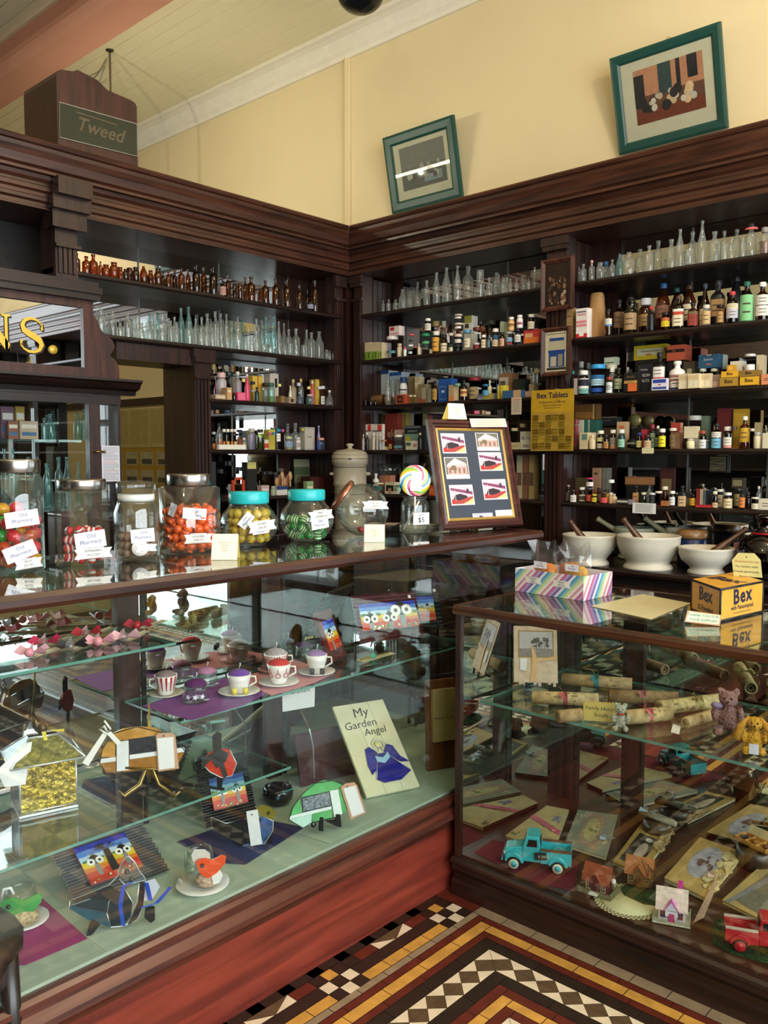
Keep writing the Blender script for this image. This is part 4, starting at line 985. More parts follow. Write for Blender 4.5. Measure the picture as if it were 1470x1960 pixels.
CP(3,'R7',730,1050,1100,.02,'black carton with green and yellow picture','#17181a',[(.0,.30,.68,.66,'#6f8a7c'),(.06,.34,.3,.56,'#a39a2c'),(0,.9,.76,.98,'#5a6468')],[('DISTRICTO',.4,.76,.10,'#9aa8a8')],depth=.04)
CP(3,'R7',745,838,1338,-.004,'small green and white carton','#c6c4a8',[(.1,.45,.9,.8,'#3f5a3c')],depth=.02)
CP(3,'R7',842,935,1338,-.004,'small white carton with red print','#d6ceb8',[(.2,.3,.8,.7,'#b4827a')],depth=.02)
C(3,'R7',972,1215,70,-.006,'small dark bottle with buff cap','std',BLACK,cap='#cbb69c',name='varnish_bottle')
C(3,'R7',512,1295,70,.0,'squat dark jar with tan label','straight',BLACK,cap='#1b1a1f',label=[(.1,.5,'#b48a4a')],name='medicine_jar',cat='jar')
CP(3,'R7',250,455,1428,-.010,'flat cream and lilac carton lying at the edge','#d9cf9c',[(.5,0,.8,1,'#9a94b0')],depth=.02)
C(3,'R7',408,1325,84,.004,'brown jar with tan lid','straight',DKAMB,cap='#a5734a',name='medicine_jar',cat='jar')
C(3,'R8',968,1080,104,.03,'beige jar behind a cream pack','straight',pm('#b39d70',rough=.5),cap='#c4b084',name='medicine_jar',cat='jar')
CP(3,'R8',905,1045,1292,-.005,'squat cream pack','#b8a87c',[(.1,.3,.9,.7,'#a39468')],depth=.03)
CP(3,'R8',1055,1205,1250,-.005,'white pack with dark print','#c4bfa8',[(.2,.2,.8,.5,'#8d8a78')],depth=.03)
C(3,'R8',1090,1015,92,1,'tall beige can','straight',pm('#b8a57c',rough=.5),cap='#c9b48c',name='tin',cat='tin')
CP(3,'R8',1050,1135,1130,.03,'white carton stacked beside the tablets card','#cbc7b4',[(.2,.4,.8,.7,'#8f93a0')])
CP(3,'R8',1140,1215,1130,.03,'white carton touching the tablets card','#c4c0ac',[(.2,.4,.8,.7,'#9a9aa0')])
# lowest shelf, corner bay
C(4,'R9',255,488,112,.03,'white lotion bottle with tall narrow neck','std',WHITE,cap='#e2ddd2',label=[(.45,.56,'#22201f')])
C(4,'R9',308,640,168,-.006,'green jar with cream lid','straight',pm('#1f7a60',rough=.4),cap='#c9c09a',label=[(.3,.7,'#17604c')],name='cream_jar',cat='jar')
C(4,'R9',150,660,100,.02,'dark teal jar','straight',pm('#17504c',rough=.4),cap='#1f6660',name='cream_jar',cat='jar')
CP(4,'R9',315,405,518,.09,'dusty pink carton','#a5705c',[(0,.3,1,.36,'#7c4a3c')],depth=.05)
CP(4,'R9',408,492,518,.09,'salmon pink carton','#c07a5c',[(.1,.2,.9,.5,'#cf9074')],depth=.05)
CP(4,'R9',404,565,632,0,'cream carton printed with a curly-haired head','#cfc3a4',[(.12,.22,.9,.74,'#1f1915'),(.36,.04,.66,.48,'#b58468')],depth=.05)
C(4,'R9',632,680,118,0,'teal jar with pale label','straight',pm('#17655a',rough=.4),cap='#1d7566',label=[(.3,.7,'#9fb8a4')],name='cream_jar',cat='jar')
CP(4,'R9',1135,1215,680,.02,'small orange carton behind the photograph frame','#b0481c',[(.1,.2,.9,.7,'#c96a34')],depth=.04)
g0 = spot('RC',4,'R9',420,375,290,1)
reg(MB().lathe([(0,.0),(.3,.0),(.06,.25),(.06,.35),(.35,.55),(.5,1.0),(.47,1.0),(.33,.6),(0,.45)],18).build('glass_dish',JARG,loc=(g0[0].x+.03,UY+.15,SZ[4]+.001),scale=(.16,.16,.19)),'footed clear glass dish','RC',4,'dish',g0[0].x)
for x,w,c in ((1000,80,'#b8ae8a'),(1090,70,'#8a5c44'),(1180,78,'#a8905c')):
 CP(4,'R8',x,x+w,1480+ (x % 7)*4 - 20,1,'dim carton beyond the photograph frame',c,[(.1,.3,.9,.6,'#6a4a3a')],depth=.05)

# ================================================================ back wall, outer bay
O = lambda sh,*a,**k: put('RO',sh,*a,**k)
OP = lambda sh,*a,**k: pack('RO',sh,*a,**k)
for c,x,y,w,k,r in [('A',172,740,44,'std',1),('A',232,700,96,'std',0),('A',470,680,98,'wide',0),('A',640,640,82,'std',0),('A',875,535,140,'std',0),('A',1030,490,134,'std',1),('A',1160,440,112,'std',0),('A',1288,370,134,'std',1),
      ('B',112,352,144,'std',0),('B',238,205,116,'wine',0),('B',412,242,130,'std',1),('B',360,490,104,'straight',-.008),('B',550,85,112,'wine',0),('B',722,240,136,'std',0),('B',858,230,108,'std',1),('B',862,420,62,'straight',-.006),('B',1035,210,124,'std',1),('B',960,335,76,'std',0),('B',1120,320,70,'std',0)]:
 p,wm,u,v = spot('RO',0,c,x,y,w,r); d = {'std': 'round-shouldered','straight': 'straight-sided','wine': 'long-necked','wide': 'wide-necked'}[k]
 O(0,c,x,y,w,r,f"{hdesc(p.z-SZ[0])} {d} empty clear bottle",k,CLEAR,name='glass_bottle',sq=(0,0,4)[x % 3])
O(0,'A',352,652,84,0,'small clear bottle with pink stopper','std',CLEAR,cap='#c9938a',name='glass_bottle')
O(0,'A',548,672,92,1,'clear bottle with blue cap','wide',CLEAR,cap='#2a4f86',name='glass_bottle')
O(0,'A',745,552,104,0,'pale teal glass bottle with flared lip','jug',TEALG,name='glass_bottle')
O(0,'B',1240,130,176,0,'large clear bottle with black cap and red tag','std',CLEAR,cap='#17161a',label=[(.80,.86,'#d2605c')],name='glass_bottle')
O(0,'B',1432,190,120,0,'clear jar with steel cap and brown contents','wide',CLEAR,cap='#8a8580',liquid=('#7a4a2e',.5),name='glass_jar',cat='jar')
# second shelf
OP(1,'A',0,72,1312,.01,'buff folded paper packet','#a8865a',[(.1,.7,.9,.74,'#5a4630'),(.1,.5,.9,.53,'#8a6c48')],depth=.05)
OP(1,'A',132,290,1325,-.006,'tall white carton with red stripes','#e8e0d8',[(0,0,1,.14,'#c0282a'),(.3,.05,.7,.18,'#efe6de'),(.05,.38,.95,.46,'#e0878a'),(.05,.50,.95,.58,'#e0878a'),(.15,.76,.9,.82,'#d89a9a'),(.1,.86,.9,.9,'#5a5a66')],depth=.05)
pk = px_y(1085+400/7.35,410+1110/7.35,UY+.06); pl_ = px_y(1085+300/7.35,640,UY+.06); pr_ = px_y(1085+500/7.35,640,UY+.06)
b = MB(); wq = (pr_.x-pl_.x)/2; hq = pk.z-SZ[1]
b.lathe([(0,0),(.96,0),(1,.02*hq),(1.02,.35*hq),(.98,.66*hq),(.88,.78*hq),(.86,.86*hq),(.78,.95*hq),(.72,hq),(.3,hq*.99),(0,hq*.98)],16,sq=3.2)
for i,vv in enumerate(b.v): b.v[i] = (vv[0]*(1+.05*math.sin(vv[2]*90+i)),vv[1]*(1+.05*math.cos(i*2.1)),vv[2])
o = b.build('paper_bag',[pm('#a67e4e',rough=.8,var=.15,bump=.4)],loc=((pl_.x+pr_.x)/2,UY+.075,SZ[1]+.001),scale=(wq,wq*.8,1)); reg(o,'tall crumpled brown paper bag','RO',1,'bag',pk.x)
BOX.setdefault(('RO',1),[]).append(((pl_.x+pr_.x)/2-wq*1.05,(pl_.x+pr_.x)/2+wq*1.05,UY+.075-wq*.9,UY+.075+wq*.9,SZ[1],SZ[1]+hq))
O(1,'A',588,1335,110,-.006,'small amber bottle with white and blue label','std',AMBER,cap='#15120f',label=[(.35,.42,'#6f93b8'),(.42,.62,'#dcd8ce')])
O(1,'A',735,1200,150,1,'amber bottle with brown label and dark lid','std',DKAMB,cap='#1a1512',label=[(.25,.66,'#8a6a52')])
O(1,'A',905,1165,196,0,'round olive bottle with black stopper and tan label','wide',GREENG,stop=BLACK,label=[(.12,.62,'#a98a64')])
O(1,'A',1115,1190,196,1,'amber jar with white lid and tan label','wide',AMBER,cap='#d8d6d2',label=[(.24,.56,'#a8875a')],name='medicine_jar',cat='jar')
O(1,'A',1188,1302,112,-.006,'black bottle with red cap','std',BLACK,cap='#b8242a')
O(1,'A',1360,978,226,1,'large amber jug with blue cap','jug',AMBER,cap='#2c5c8c',label=[(.3,.55,'#8a5a4a')])
O(1,'A',1390,1382,128,-.006,'short amber bottle with yellow label','wide',DKAMB,cap='#1f150f',label=[(.15,.48,'#e3c51e'),(.50,.66,'#c96a32')])
O(1,'B',190,1040,196,1,'dark bottle with teal cap','jug',DKAMB,cap='#1c4a4a')
O(1,'B',215,1150,152,-.006,'brown bottle with red, green and white label','std',DKAMB,cap='#4a2a1f',label=[(.06,.40,'#d8cbae'),(.40,.50,'#b8432a'),(.50,.58,'#e0dcd0')],sq=5)
O(1,'B',368,1000,224,1,'amber jug with torn white label','jug',AMBER,cap='#3a2416',label=[(.2,.56,'#d6c9ae')])
O(1,'B',418,1248,138,-.006,'flat bottle with red-brown label','std',DKAMB,cap='#15120f',label=[(.04,.5,'#8f3226'),(.5,.62,'#6a5a3a')],sq=5)
O(1,'B',588,980,150,1,'tall brown bottle with long neck','wine',DKAMB,cap='#44505c',label=[(.05,.44,'#cdb58c')])
O(1,'B',605,1280,122,-.006,'small clear bottle with buff label','wide',CLEAR,cap='#c9c4b8',label=[(.06,.68,'#c9a876')])
O(1,'B',772,932,196,.08,'square black bottle with tan label','std',BLACK,cap='#2a2220',label=[(.22,.58,'#a88458')],sq=5)
O(1,'B',800,1282,96,-.006,'small dark bottle with tan label','straight',BLACK,cap='#15110f',label=[(.06,.64,'#b08652')])
O(1,'B',1025,878,206,2,'large black jug','jug',BLACK,cap='#1b1a22')
O(1,'B',972,1090,166,-.006,'dark bottle with red cap and white label','std',DKAMB,cap='#b8383a',label=[(.14,.44,'#b9b6bc'),(.44,.60,'#d8c9a4')])
O(1,'B',1180,952,190,0,'bottle wrapped in a pale green label','std',DKAMB,cap='#1f5c4a',label=[(.02,.66,'#7fbf85')])
O(1,'B',1398,960,190,0,'amber bottle with white cap and broad white label','std',DKAMB,cap='#e9e4d8',label=[(.12,.38,'#dcd6cc'),(.40,.66,'#d6d2cc')])
# third shelf
O(2,'C',204,385,92,1,'dark clear-topped bottle','wide',CLEAR,cap='#8f918c',liquid=('#15130f',.6))
O(2,'C',305,405,86,2,'dim grey-capped bottle','wide',CLEAR,cap='#6a6c68',liquid=('#15130f',.6))
O(2,'C',88,520,78,.02,'dark bottle with teal cap','std',BLACK,cap='#2f8f84')
OP(2,'C',100,150,620,-.004,'slim pale carton at the post','#b8a4a4')
O(2,'C',238,512,152,0,'dark jar with white lid, black oval and teal label','wide',DKAMB,cap='#e4e0d6',label=[(.02,.24,'#6fa59a'),(.24,.34,'#dcd8cf'),(.34,.62,'#1b1d2a'),(.62,.66,'#dcd8cf')],name='medicine_jar',cat='jar')
O(2,'C',440,428,196,.02,'tall bright blue canister','straight',pm('#2a86c4',rough=.35),cap='#3a9ad4',label=[(.28,.5,'#a9d0e0'),(.5,.64,'#1f6a9c'),(.06,.2,'#1d4a9c')],name='canister',cat='canister')
O(2,'C',628,430,156,1,'pale jar with cream lid','straight',pm('#8fa08c',rough=.4),cap='#d8d2b4',name='medicine_jar',cat='jar')
OP(2,'C',525,680,322,.13,'small white carton on the cream-lidded jar','#b8bfa4',[(.08,.15,.92,.85,'#d2d6c0'),(.1,.2,.9,.35,'#3f6a4a')],base=430,depth=.05)
O(2,'C',640,468,92,.05,'small bottle with white cap behind the white label','wide',CLEAR,cap='#e6e2d4',liquid=('#8a8460',.5))
O(2,'C',600,600,98,-.008,'little brown bottle with white label','wide',DKAMB,cap='#9c3a2c',label=[(.0,.66,'#d2d6d2'),(.3,.36,'#6a86a8')])
O(2,'C',730,470,128,.02,'dark green bottle with pale green label','std',GREENG,cap='#1c241c',label=[(.16,.56,'#a9b48e')])
O(2,'C',858,462,66,1,'clear vial with pale cap','std',CLEAR,cap='#b9bcae')
OP(2,'C',805,998,540,-.008,'black and orange carton','#15120f',[(.04,.02,.96,.42,'#d8672c'),(.04,.44,.96,.58,'#d9a456'),(.0,.02,.3,.42,'#15120f')],[('GALAX',.5,.78,.14,'#8a6c4a'),('EPSOM SALTS',.5,.51,.085,'#3a2a18')],depth=.05)
OP(2,'C',1012,1200,428,.0,'black carton lettered for salts','#1a1a24',[(.0,.0,.03,1,'#5a5448'),(.97,0,1,1,'#5a5448')],[('Sunday',.42,.82,.10,'#a8a49c'),('EPSOM',.45,.60,.145,'#bdb8ac'),('SALTS',.45,.40,.145,'#bdb8ac')],depth=.05)
O(2,'C',1310,258,168,.03,'black-necked tin with red and white diagonal label','std',BLACK,cap='#17130f',label=[(.05,.35,'#c4525a'),(.35,.62,'#e2dcd4')],sq=5)
OP(2,'C',1195,1412,622,-.010,'flat white tin with two blue bands','#dcdce4',[(.05,.08,.95,.28,'#3a4a96'),(.08,.62,.92,.92,'#2b3f9c'),(.42,.42,.6,.52,'#c9485a')],depth=.02,name='tin',cat='tin')
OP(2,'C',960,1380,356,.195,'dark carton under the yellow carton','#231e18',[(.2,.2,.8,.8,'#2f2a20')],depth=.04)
OP(2,'C',945,1395,150,.19,'long yellow carton high on a stack','#c4ae22',[(.1,.3,.95,.75,'#cdc9a4'),(.38,.3,.56,.38,'#c9483a')],[('Prestolene Dryers',.5,.58,.17,'#6a5c3c')],base=355,depth=.05)
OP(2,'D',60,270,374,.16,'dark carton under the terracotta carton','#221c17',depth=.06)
OP(2,'D',48,295,150,.14,'terracotta carton with black band on the stack','#c05a3c',[(0,.52,1,.72,'#1f1512')],[('Mig',.4,.62,.16,'#b0603c')],base=372,depth=.09,side='#a84a30')
OP(2,'D',280,440,380,.13,'brown carton with a cream square','#4a3c2c',[(.35,.4,.75,.75,'#a39878')],depth=.05)
O(2,'D',198,378,222,.0,'white bottle with red lettering and blue base','std',WHITE,cap='#e9e6da',label=[(.02,.08,'#2d3560'),(.08,.50,'#e6dcd0'),(.30,.36,'#c0303c'),(.42,.52,'#c98a84')])
for x0,x1,yt,r in ((215,345,555,-.010),(345,505,552,-.010),(505,672,552,-.010)):
 OP(2,'D',x0,x1,yt,r,'cream leaning card packet','#ddcba4',[(.1,.1,.9,.5,'#e6d9ba'),(.1,.62,.9,.88,'#d2b98c'),(.48,.1,.5,.5,'#b8a47c')],depth=.02)
OP(2,'D',570,800,572,-.012,'crinkled clear packet of pink lozenges','#a58a80',[(.05,.1,.9,.5,'#c9a79c'),(.4,.5,.95,.9,'#8f7c74')],depth=.016)
for x in (556,712): O(2,'D',x,485,92,.10,'black pot under the blue carton','straight',BLACK,cap='#c9cbb8',name='pot',cat='pot')
OP(2,'D',495,770,282,.10,'blue carton with white lettering','#24506c',[(.4,.9,.66,.98,'#c98a84'),(.4,.22,.66,.30,'#c9605c')],[('Zyloten',.5,.62,.22,'#a8b8bc')],base=492,depth=.06)
OP(2,'D',775,852,285,.13,'two pale striped packets beside the blue carton','#b9bfae',[(.4,0,.65,1,'#15140f')],base=492,depth=.05)
for x0,x1,yt,yb_,c,t in ((790,1045,612,None,'#a8822c','lower tan tablet box of the inner stack'),(812,1055,518,612,'#dca52a','upper yellow tablet box of the inner stack'),(1075,1335,597,None,'#dca82a','lower yellow tablet box of the outer stack'),(1062,1335,505,597,'#8a6a2c','upper tan tablet box of the outer stack')):
 OP(2,'D',x0,x1,yt,-.008,t,c,[(0,0,1,.06,'#5a4418')],[('Bex',.5,.58,.62,'#2a2010')],base=yb_,depth=.05,name='tablet_box',cat='box',group='yellow tablet boxes on the third shelf')
OP(2,'D',893,995,430,.0,'small orange-yellow box on the tablet boxes','#c48f2a',[(.2,.2,.8,.8,'#dcae4a')],base=516,depth=.03)
OP(2,'D',940,1115,378,.06,'white carton with black band behind the tablet boxes','#cfc9b4',[(.4,.15,.95,.35,'#33302a')],depth=.05)
O(2,'D',1222,280,142,.0,'clear jar of white powder on the tablet boxes','straight',CLEAR,cap='#c9c9c4',liquid=('#dcd8d4',.38),base=503,name='medicine_jar',cat='jar')
OP(2,'D',1310,1405,290,.07,'tall cream carton beside the powder jar','#c4b494',[(.1,.3,.4,.7,'#a89878')],depth=.05)
OP(2,'D',1378,1500,560,-.006,'salmon carton with dark strokes','#d58a64',[(.3,.55,.8,.6,'#4a2a20'),(.3,.4,.8,.45,'#4a2a20')],depth=.05)
# fourth shelf
OP(3,'C',110,300,1205,.06,'cream and green medicine carton','#b4b09a',[(.64,0,.7,1,'#e0dccb'),(.7,0,1,1,'#1f5a50')],depth=.06)
OP(3,'C',300,425,1205,.06,'dark green medicine carton','#1f5148',[(0,0,.2,1,'#8a8f7c')],depth=.06)
OP(3,'C',108,425,985,.065,'brown and gold carton on the green cartons','#5a3b16',[(.05,.1,.8,.5,'#7a5520'),(.82,0,.88,1,'#a08a5c')],base=1200,depth=.05)
O(3,'C',132,1200,78,.0,'maroon oval tin at the post','straight',pm('#6a2026',rough=.4),cap='#7a2a30',label=[(.1,.8,'#7a2a32')],name='tin',cat='tin')
OP(3,'C',182,292,1382,-.008,'beige carton with green patch','#c6b48c',[(.25,.55,.95,.9,'#5a7a6a')],depth=.03)
OP(3,'C',292,408,1382,.0,'white carton beside the beige carton','#cfc6ae',[(.1,.4,.9,.8,'#dbd4c2')],depth=.03)
O(3,'C',320,1305,82,.06,'white bottle with sky-blue cap','wide',WHITE,cap='#4f93cf',base=None)
O(3,'C',362,1420,86,-.012,'small cream bottle with ivory cap','std',pm('#d3bf98',rough=.4),cap='#ddd2b4',sq=4)
O(3,'C',455,1292,62,.06,'brown bottle with buff cap','wide',DKAMB,cap='#d8bfa4')
O(3,'C',478,1355,108,.0,'dark bottle with cream cap and yellow band','wide',DKAMB,cap='#e0dcc4',label=[(.42,.62,'#d6d08c'),(.05,.3,'#bdb29a')])
O(3,'C',552,1412,84,-.010,'brown bottle with tan label','wide',DKAMB,cap='#1a1410',label=[(.05,.52,'#a8743c')])
O(3,'C',650,1345,98,.0,'brown bottle with white cap and orange base','wide',DKAMB,cap='#e6e2d8',label=[(.02,.16,'#c07a3c'),(.16,.60,'#8a8070')])
OP(3,'C',450,690,1312,.12,'tan carton under the black tin','#6a5238',depth=.06)
OP(3,'C',440,705,1162,.12,'black tin with pale lettering at the back','#141416',[(0,.9,1,1,'#6a6458')],[('Dermatopinal',.5,.6,.16,'#6a6a6c')],base=1310,depth=.06)
OP(3,'C',705,832,1230,.05,'tall tan paper bag with red script','#b29670',[(.2,.75,.8,.85,'#b0603c')],depth=.04)
O(3,'C',770,1342,106,-.002,'dark teal bottle with white cap','wide',pm('#1c3634',rough=.3),cap='#d8d8d4',label=[(.1,.5,'#8fc0a4')])
OP(3,'C',712,940,1525,-.016,'long orange carton lying at the edge','#b4622e',[(.05,.2,.95,.7,'#c47a48'),(0,0,1,.08,'#dccba8')],depth=.02)
def disc(name,unit,sh,crop,cx,cyy,wpx,row,desc,rim,face,thick=.02,txt=None,base=None):
 p,wm,u,v = spot(unit,sh,crop,cx,cyy,wpx,row); r = wm/2
 zz = (SZ[sh] if base is None else spot(unit,sh,crop,cx,base,wpx,row)[0].z)+r+.001
 k = thing(name,desc,'tin',(p.x,UY+row+thick,zz)); Mx = Matrix.Rotation(R90,4,'X')
 MB().lathe([(0,-thick/2),(r,-thick/2),(r,thick/2),(0,thick/2)],24,M=Mx).build('tin_body',pm(rim,rough=.35,metal=.6),k)
 MB().lathe([(0,thick/2),(r*.86,thick/2),(r*.86,thick/2+.002),(0,thick/2+.002)],24,M=Mx).build('tin_label',pm(face,rough=.5),k)
 if txt: MB().text(txt,r*.5,frame_on((0,-thick/2-.003,0),(0,-1,0)),bold=.02).build('lettering',pm('#b9b4a0',var=0),k)
 reg(k,desc,unit,sh,'tin',p.x)
disc('round_tin','RO',3,'C',935,1410,150,.03,'round black tin with pale lettering','#1a1c18','#141815',txt='OPTIMO')
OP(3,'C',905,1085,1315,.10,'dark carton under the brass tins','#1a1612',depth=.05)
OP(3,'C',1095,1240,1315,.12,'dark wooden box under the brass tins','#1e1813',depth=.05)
disc('round_tin','RO',3,'C',975,1225,190,.11,'round brass tin with green picture','#8a7640','#5c5a34',base=1312)
disc('round_tin','RO',3,'C',1155,1225,180,.14,'round brass tin turned to show its edge','#75683c','#4a4024',base=1312)
O(3,'C',1020,1382,84,.0,'small bottle with navy cap and pale yellow label','wide',DKAMB,cap='#1c2a6a',label=[(.1,.5,'#d8cf84')])
OP(3,'C',1048,1130,1335,.05,'red carton behind the little bottles','#a5303c',depth=.03)
O(3,'C',1135,1410,108,-.008,'dark bottle with tan label','wide',DKAMB,cap='#3a1f1c',label=[(.06,.58,'#c4a17c')])
O(3,'C',1206,1268,84,.04,'green-labelled bottle with maroon cap','wide',DKAMB,cap='#7c2028',label=[(.08,.64,'#7f9a78')])
O(3,'C',1282,1288,78,.05,'bottle with ivory cap','std',DKAMB,cap='#ddd6be',label=[(.1,.5,'#93a07c')])
O(3,'C',1345,1330,104,-.004,'bottle with white cap and bright yellow label','wide',DKAMB,cap='#e8e4dc',label=[(.1,.64,'#dcd41e')])
O(3,'D',138,1320,98,.0,'brown bottle with ivory cap','straight',pm('#6a5434',rough=.3),cap='#e6decb',label=[(.1,.68,'#7c6440')])
OP(3,'D',105,240,1245,.06,'pink carton with red top','#b98c6c',[(0,.65,1,1,'#a03a2c')],depth=.03)
O(3,'D',252,1352,72,.0,'slim buff bottle','straight',pm('#c9ab8a',rough=.5),cap='#b88a80')
O(3,'D',382,1466,116,-.004,'low cream jar','wide',CREAM,cap='#d9cfb0',name='cream_jar',cat='jar')
OP(3,'D',290,462,1295,-.002,'square ivory tin balanced on the cream jar','#cdbf98',[(.06,.06,.94,.94,'#d6cba8')],base=1464,depth=.045,name='tin',cat='tin')
O(3,'D',440,1145,176,.10,'wide brown jar with white lid','straight',DKAMB,cap='#b9b8ae',label=[(.0,.3,'#d4d2cc')],name='medicine_jar',cat='jar')
OP(3,'D',532,618,1148,.16,'grey-green carton behind the brown jar','#6a7a62',depth=.05)
O(3,'D',553,1355,100,.0,'amber bottle with red cap and white label','wide',DKAMB,cap='#9c3c2c',label=[(.02,.5,'#d8d8d0')])
O(3,'D',605,1490,90,-.016,'small pot with blue label','straight',CLEAR,cap='#a9b8c4',label=[(.1,.7,'#5a7f96')],name='pot',cat='pot')
O(3,'D',750,1255,142,.0,'dark bottle with light blue label','std',DKAMB,cap='#17141a',label=[(.02,.40,'#6fb0c9'),(.44,.66,'#dcd9cc')])
O(3,'D',905,1300,122,.0,'dark bottle with white cap and pink-based label','wide',DKAMB,cap='#e6e4dc',label=[(.03,.16,'#e09a94'),(.16,.52,'#dcd6c8')])
OP(3,'D',755,950,1040,.17,'maroon carton standing at the back','#5c1a1e',[(.1,.2,.9,.9,'#66201f')],depth=.04)
OP(3,'D',985,1175,1050,.17,'mustard carton standing at the back','#b4881c',[(.1,.3,.9,.9,'#c0962a')],depth=.04)
O(3,'D',992,1300,80,.02,'buff tube','straight',pm('#a88a64',rough=.5),cap='#3a2a1e',name='talc_tube',cat='tube')
O(3,'D',1148,1155,150,.02,'tall amber bottle with mustard label','std',AMBER,cap='#e6e0cf',label=[(.2,.64,'#c4982c')])
O(3,'D',1248,1325,60,.0,'slim grey tube','straight',pm('#8a8a7c',rough=.5),cap='#b9b8a8',name='talc_tube',cat='tube')
O(3,'D',1325,1378,108,-.004,'cream bottle with silver cap','wide',pm('#d3c7a4',rough=.5),cap='#a8aaa8')
OP(3,'D',1395,1500,1390,-.004,'cream square pack at the edge of view','#d6cbb0',depth=.04)
OP(3,'D',1282,1350,1240,.10,'slim tan carton','#a59268',depth=.04)
# lowest shelf
O(4,'E',126,548,82,.02,'dark bottle with grey cap at the post','std',DKAMB,cap='#8a8880',label=[(.05,.55,'#5a4c40')])
O(4,'E',192,612,88,-.004,'white-labelled bottle with dark shoulder','wide',DKAMB,cap='#2a1f18',label=[(.0,.56,'#d6d0c6')])
O(4,'E',312,580,94,.0,'black bottle with white cap and cream square','wide',BLACK,cap='#e6e6e0',label=[(.05,.5,'#c9c79c'),(.12,.42,'#3a3a24')])
O(4,'E',402,598,88,-.002,'dark jar with red label','straight',DKAMB,cap='#17110f',label=[(.1,.56,'#a8322a')],name='medicine_jar',cat='jar')
O(4,'E',418,452,110,.0,'white jar with hot pink lid on the red-labelled jar','straight',WHITE,cap='#b83464',label=[(.2,.6,'#e4ddd8')],base=598,name='medicine_jar',cat='jar')
O(4,'E',474,672,80,-.006,'small bottle with yellow label','wide',DKAMB,cap='#d2c04a',label=[(.1,.62,'#cdb42a')])
OP(4,'E',180,365,450,.12,'olive and rust hinged tin standing at the back','#4f4428',[(.2,0,1,.5,'#6a3420')],depth=.03,name='tin',cat='tin')
OP(4,'E',448,545,320,.12,'upright beige carton','#a07a5c',[(0,0,1,.35,'#a5604c'),(.2,.8,.8,.86,'#4a3628')],depth=.05)
OP(4,'E',582,648,320,.14,'upright grey carton','#6f6f62',[(0,0,1,.35,'#5a463c')],depth=.05)
O(4,'E',545,588,82,.05,'brown jar in the second row','wide',DKAMB,cap='#2b1d16',label=[(.1,.6,'#6a4c38')],name='medicine_jar',cat='jar')
O(4,'E',640,608,66,.03,'mustard bottle with black cap','wide',pm('#b08a1f',rough=.4),cap='#15120f')
O(4,'E',604,640,116,-.006,'dark jar with coral red label','straight',DKAMB,cap='#4a362a',label=[(.04,.5,'#cc4a48')],name='medicine_jar',cat='jar')
O(4,'E',702,478,78,.06,'tall white jar','straight',WHITE,cap='#e6e4dc',label=[(.3,.45,'#8a8a90')],name='medicine_jar',cat='jar')
O(4,'E',694,655,56,-.004,'small buff bottle with cream cap','wide',pm('#b38c66',rough=.5),cap='#ddd2b8')
O(4,'E',742,668,74,-.006,'small cream bottle','std',pm('#cfb98c',rough=.5),cap='#c9b088',sq=5)
OP(4,'E',778,925,735,-.006,'flat stacked black and white pack','#1c1918',[(0,.3,1,.7,'#b9b2a0')],depth=.04)
O(4,'E',866,762,52,-.016,'tiny cream pot at the shelf edge','straight',CREAM,cap='#cfc6a8',name='pot',cat='pot')
OP(4,'E',928,990,745,-.010,'small lilac pack','#8f7f88',depth=.03)
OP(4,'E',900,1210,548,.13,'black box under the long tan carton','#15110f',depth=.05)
OP(4,'E',885,1228,440,.13,'long tan carton with script','#8a5c38',[(.05,.15,.95,.85,'#99693f')],base=545,depth=.05)
O(4,'E',1035,560,86,-.004,'dark bottle with tan label','std',DKAMB,cap='#1a1310',label=[(.0,.62,'#b88a5c')],sq=5)
O(4,'E',1135,648,82,-.004,'smoky jar with cream cap','wide',GREENG,cap='#cfc7a8',name='medicine_jar',cat='jar')
O(4,'E',1212,560,84,.06,'clear grey bottle','std',CLEAR,cap='#3a3a34')
O(4,'E',1250,655,84,-.004,'black and white striped pack bottle','straight',BLACK,cap='#d6d4cc',label=[(.0,.9,'#1c1a1a')])
O(4,'E',1337,632,90,-.002,'bright red bottle with cream cap','straight',pm('#c43a40',rough=.4),cap='#d9cfbc')
O(4,'F',90,568,102,.02,'amber jar with cream cap','wide',AMBER,cap='#d6cdb0',name='medicine_jar',cat='jar')
OP(4,'F',35,128,762,-.012,'small tan pack before the amber jar','#a5683a',depth=.018)
O(4,'F',190,630,86,-.002,'bottle with white cap and white label','wide',DKAMB,cap='#ecebe4',label=[(.05,.6,'#dad8d4')])
O(4,'F',248,652,46,.07,'slim bottle with cream cap','std',DKAMB,cap='#d6d0bc')
O(4,'F',325,560,108,.0,'black bottle with buff label','std',BLACK,cap='#17151a',label=[(.0,.5,'#c4a278')],sq=5)
O(4,'F',388,640,60,.06,'dark bottle with grey-green label','std',BLACK,cap='#1f2024',label=[(.0,.56,'#8a8a6c')])
O(4,'F',465,672,92,.0,'dark bottle with mustard label','wide',DKAMB,cap='#17120e',label=[(.08,.68,'#cc981c')])
OP(4,'F',498,695,818,-.012,'shallow red tray of little books','#b02a34',depth=.10,name='tray',cat='tray')
for i,(x0,x1,c) in enumerate(((510,558,'#7a201c'),(560,600,'#a59a7c'),(602,640,'#4a5a5c'),(642,668,'#17191c'))):
 OP(4,'F',x0,x1,600+i*9,.02,('little dark red','little buff','little grey-blue','little black')[i]+' book in the red tray',c,depth=.06,name='small_book',cat='book',base=818)
O(4,'F',700,625,46,.03,'slim brown bottle with buff cap','std',DKAMB,cap='#a59468',label=[(.1,.6,'#5a4a34')])
O(4,'F',762,632,76,-.004,'dark bottle with cream cap and buff label','wide',DKAMB,cap='#d8d0b4',label=[(.02,.32,'#c9ab82')])
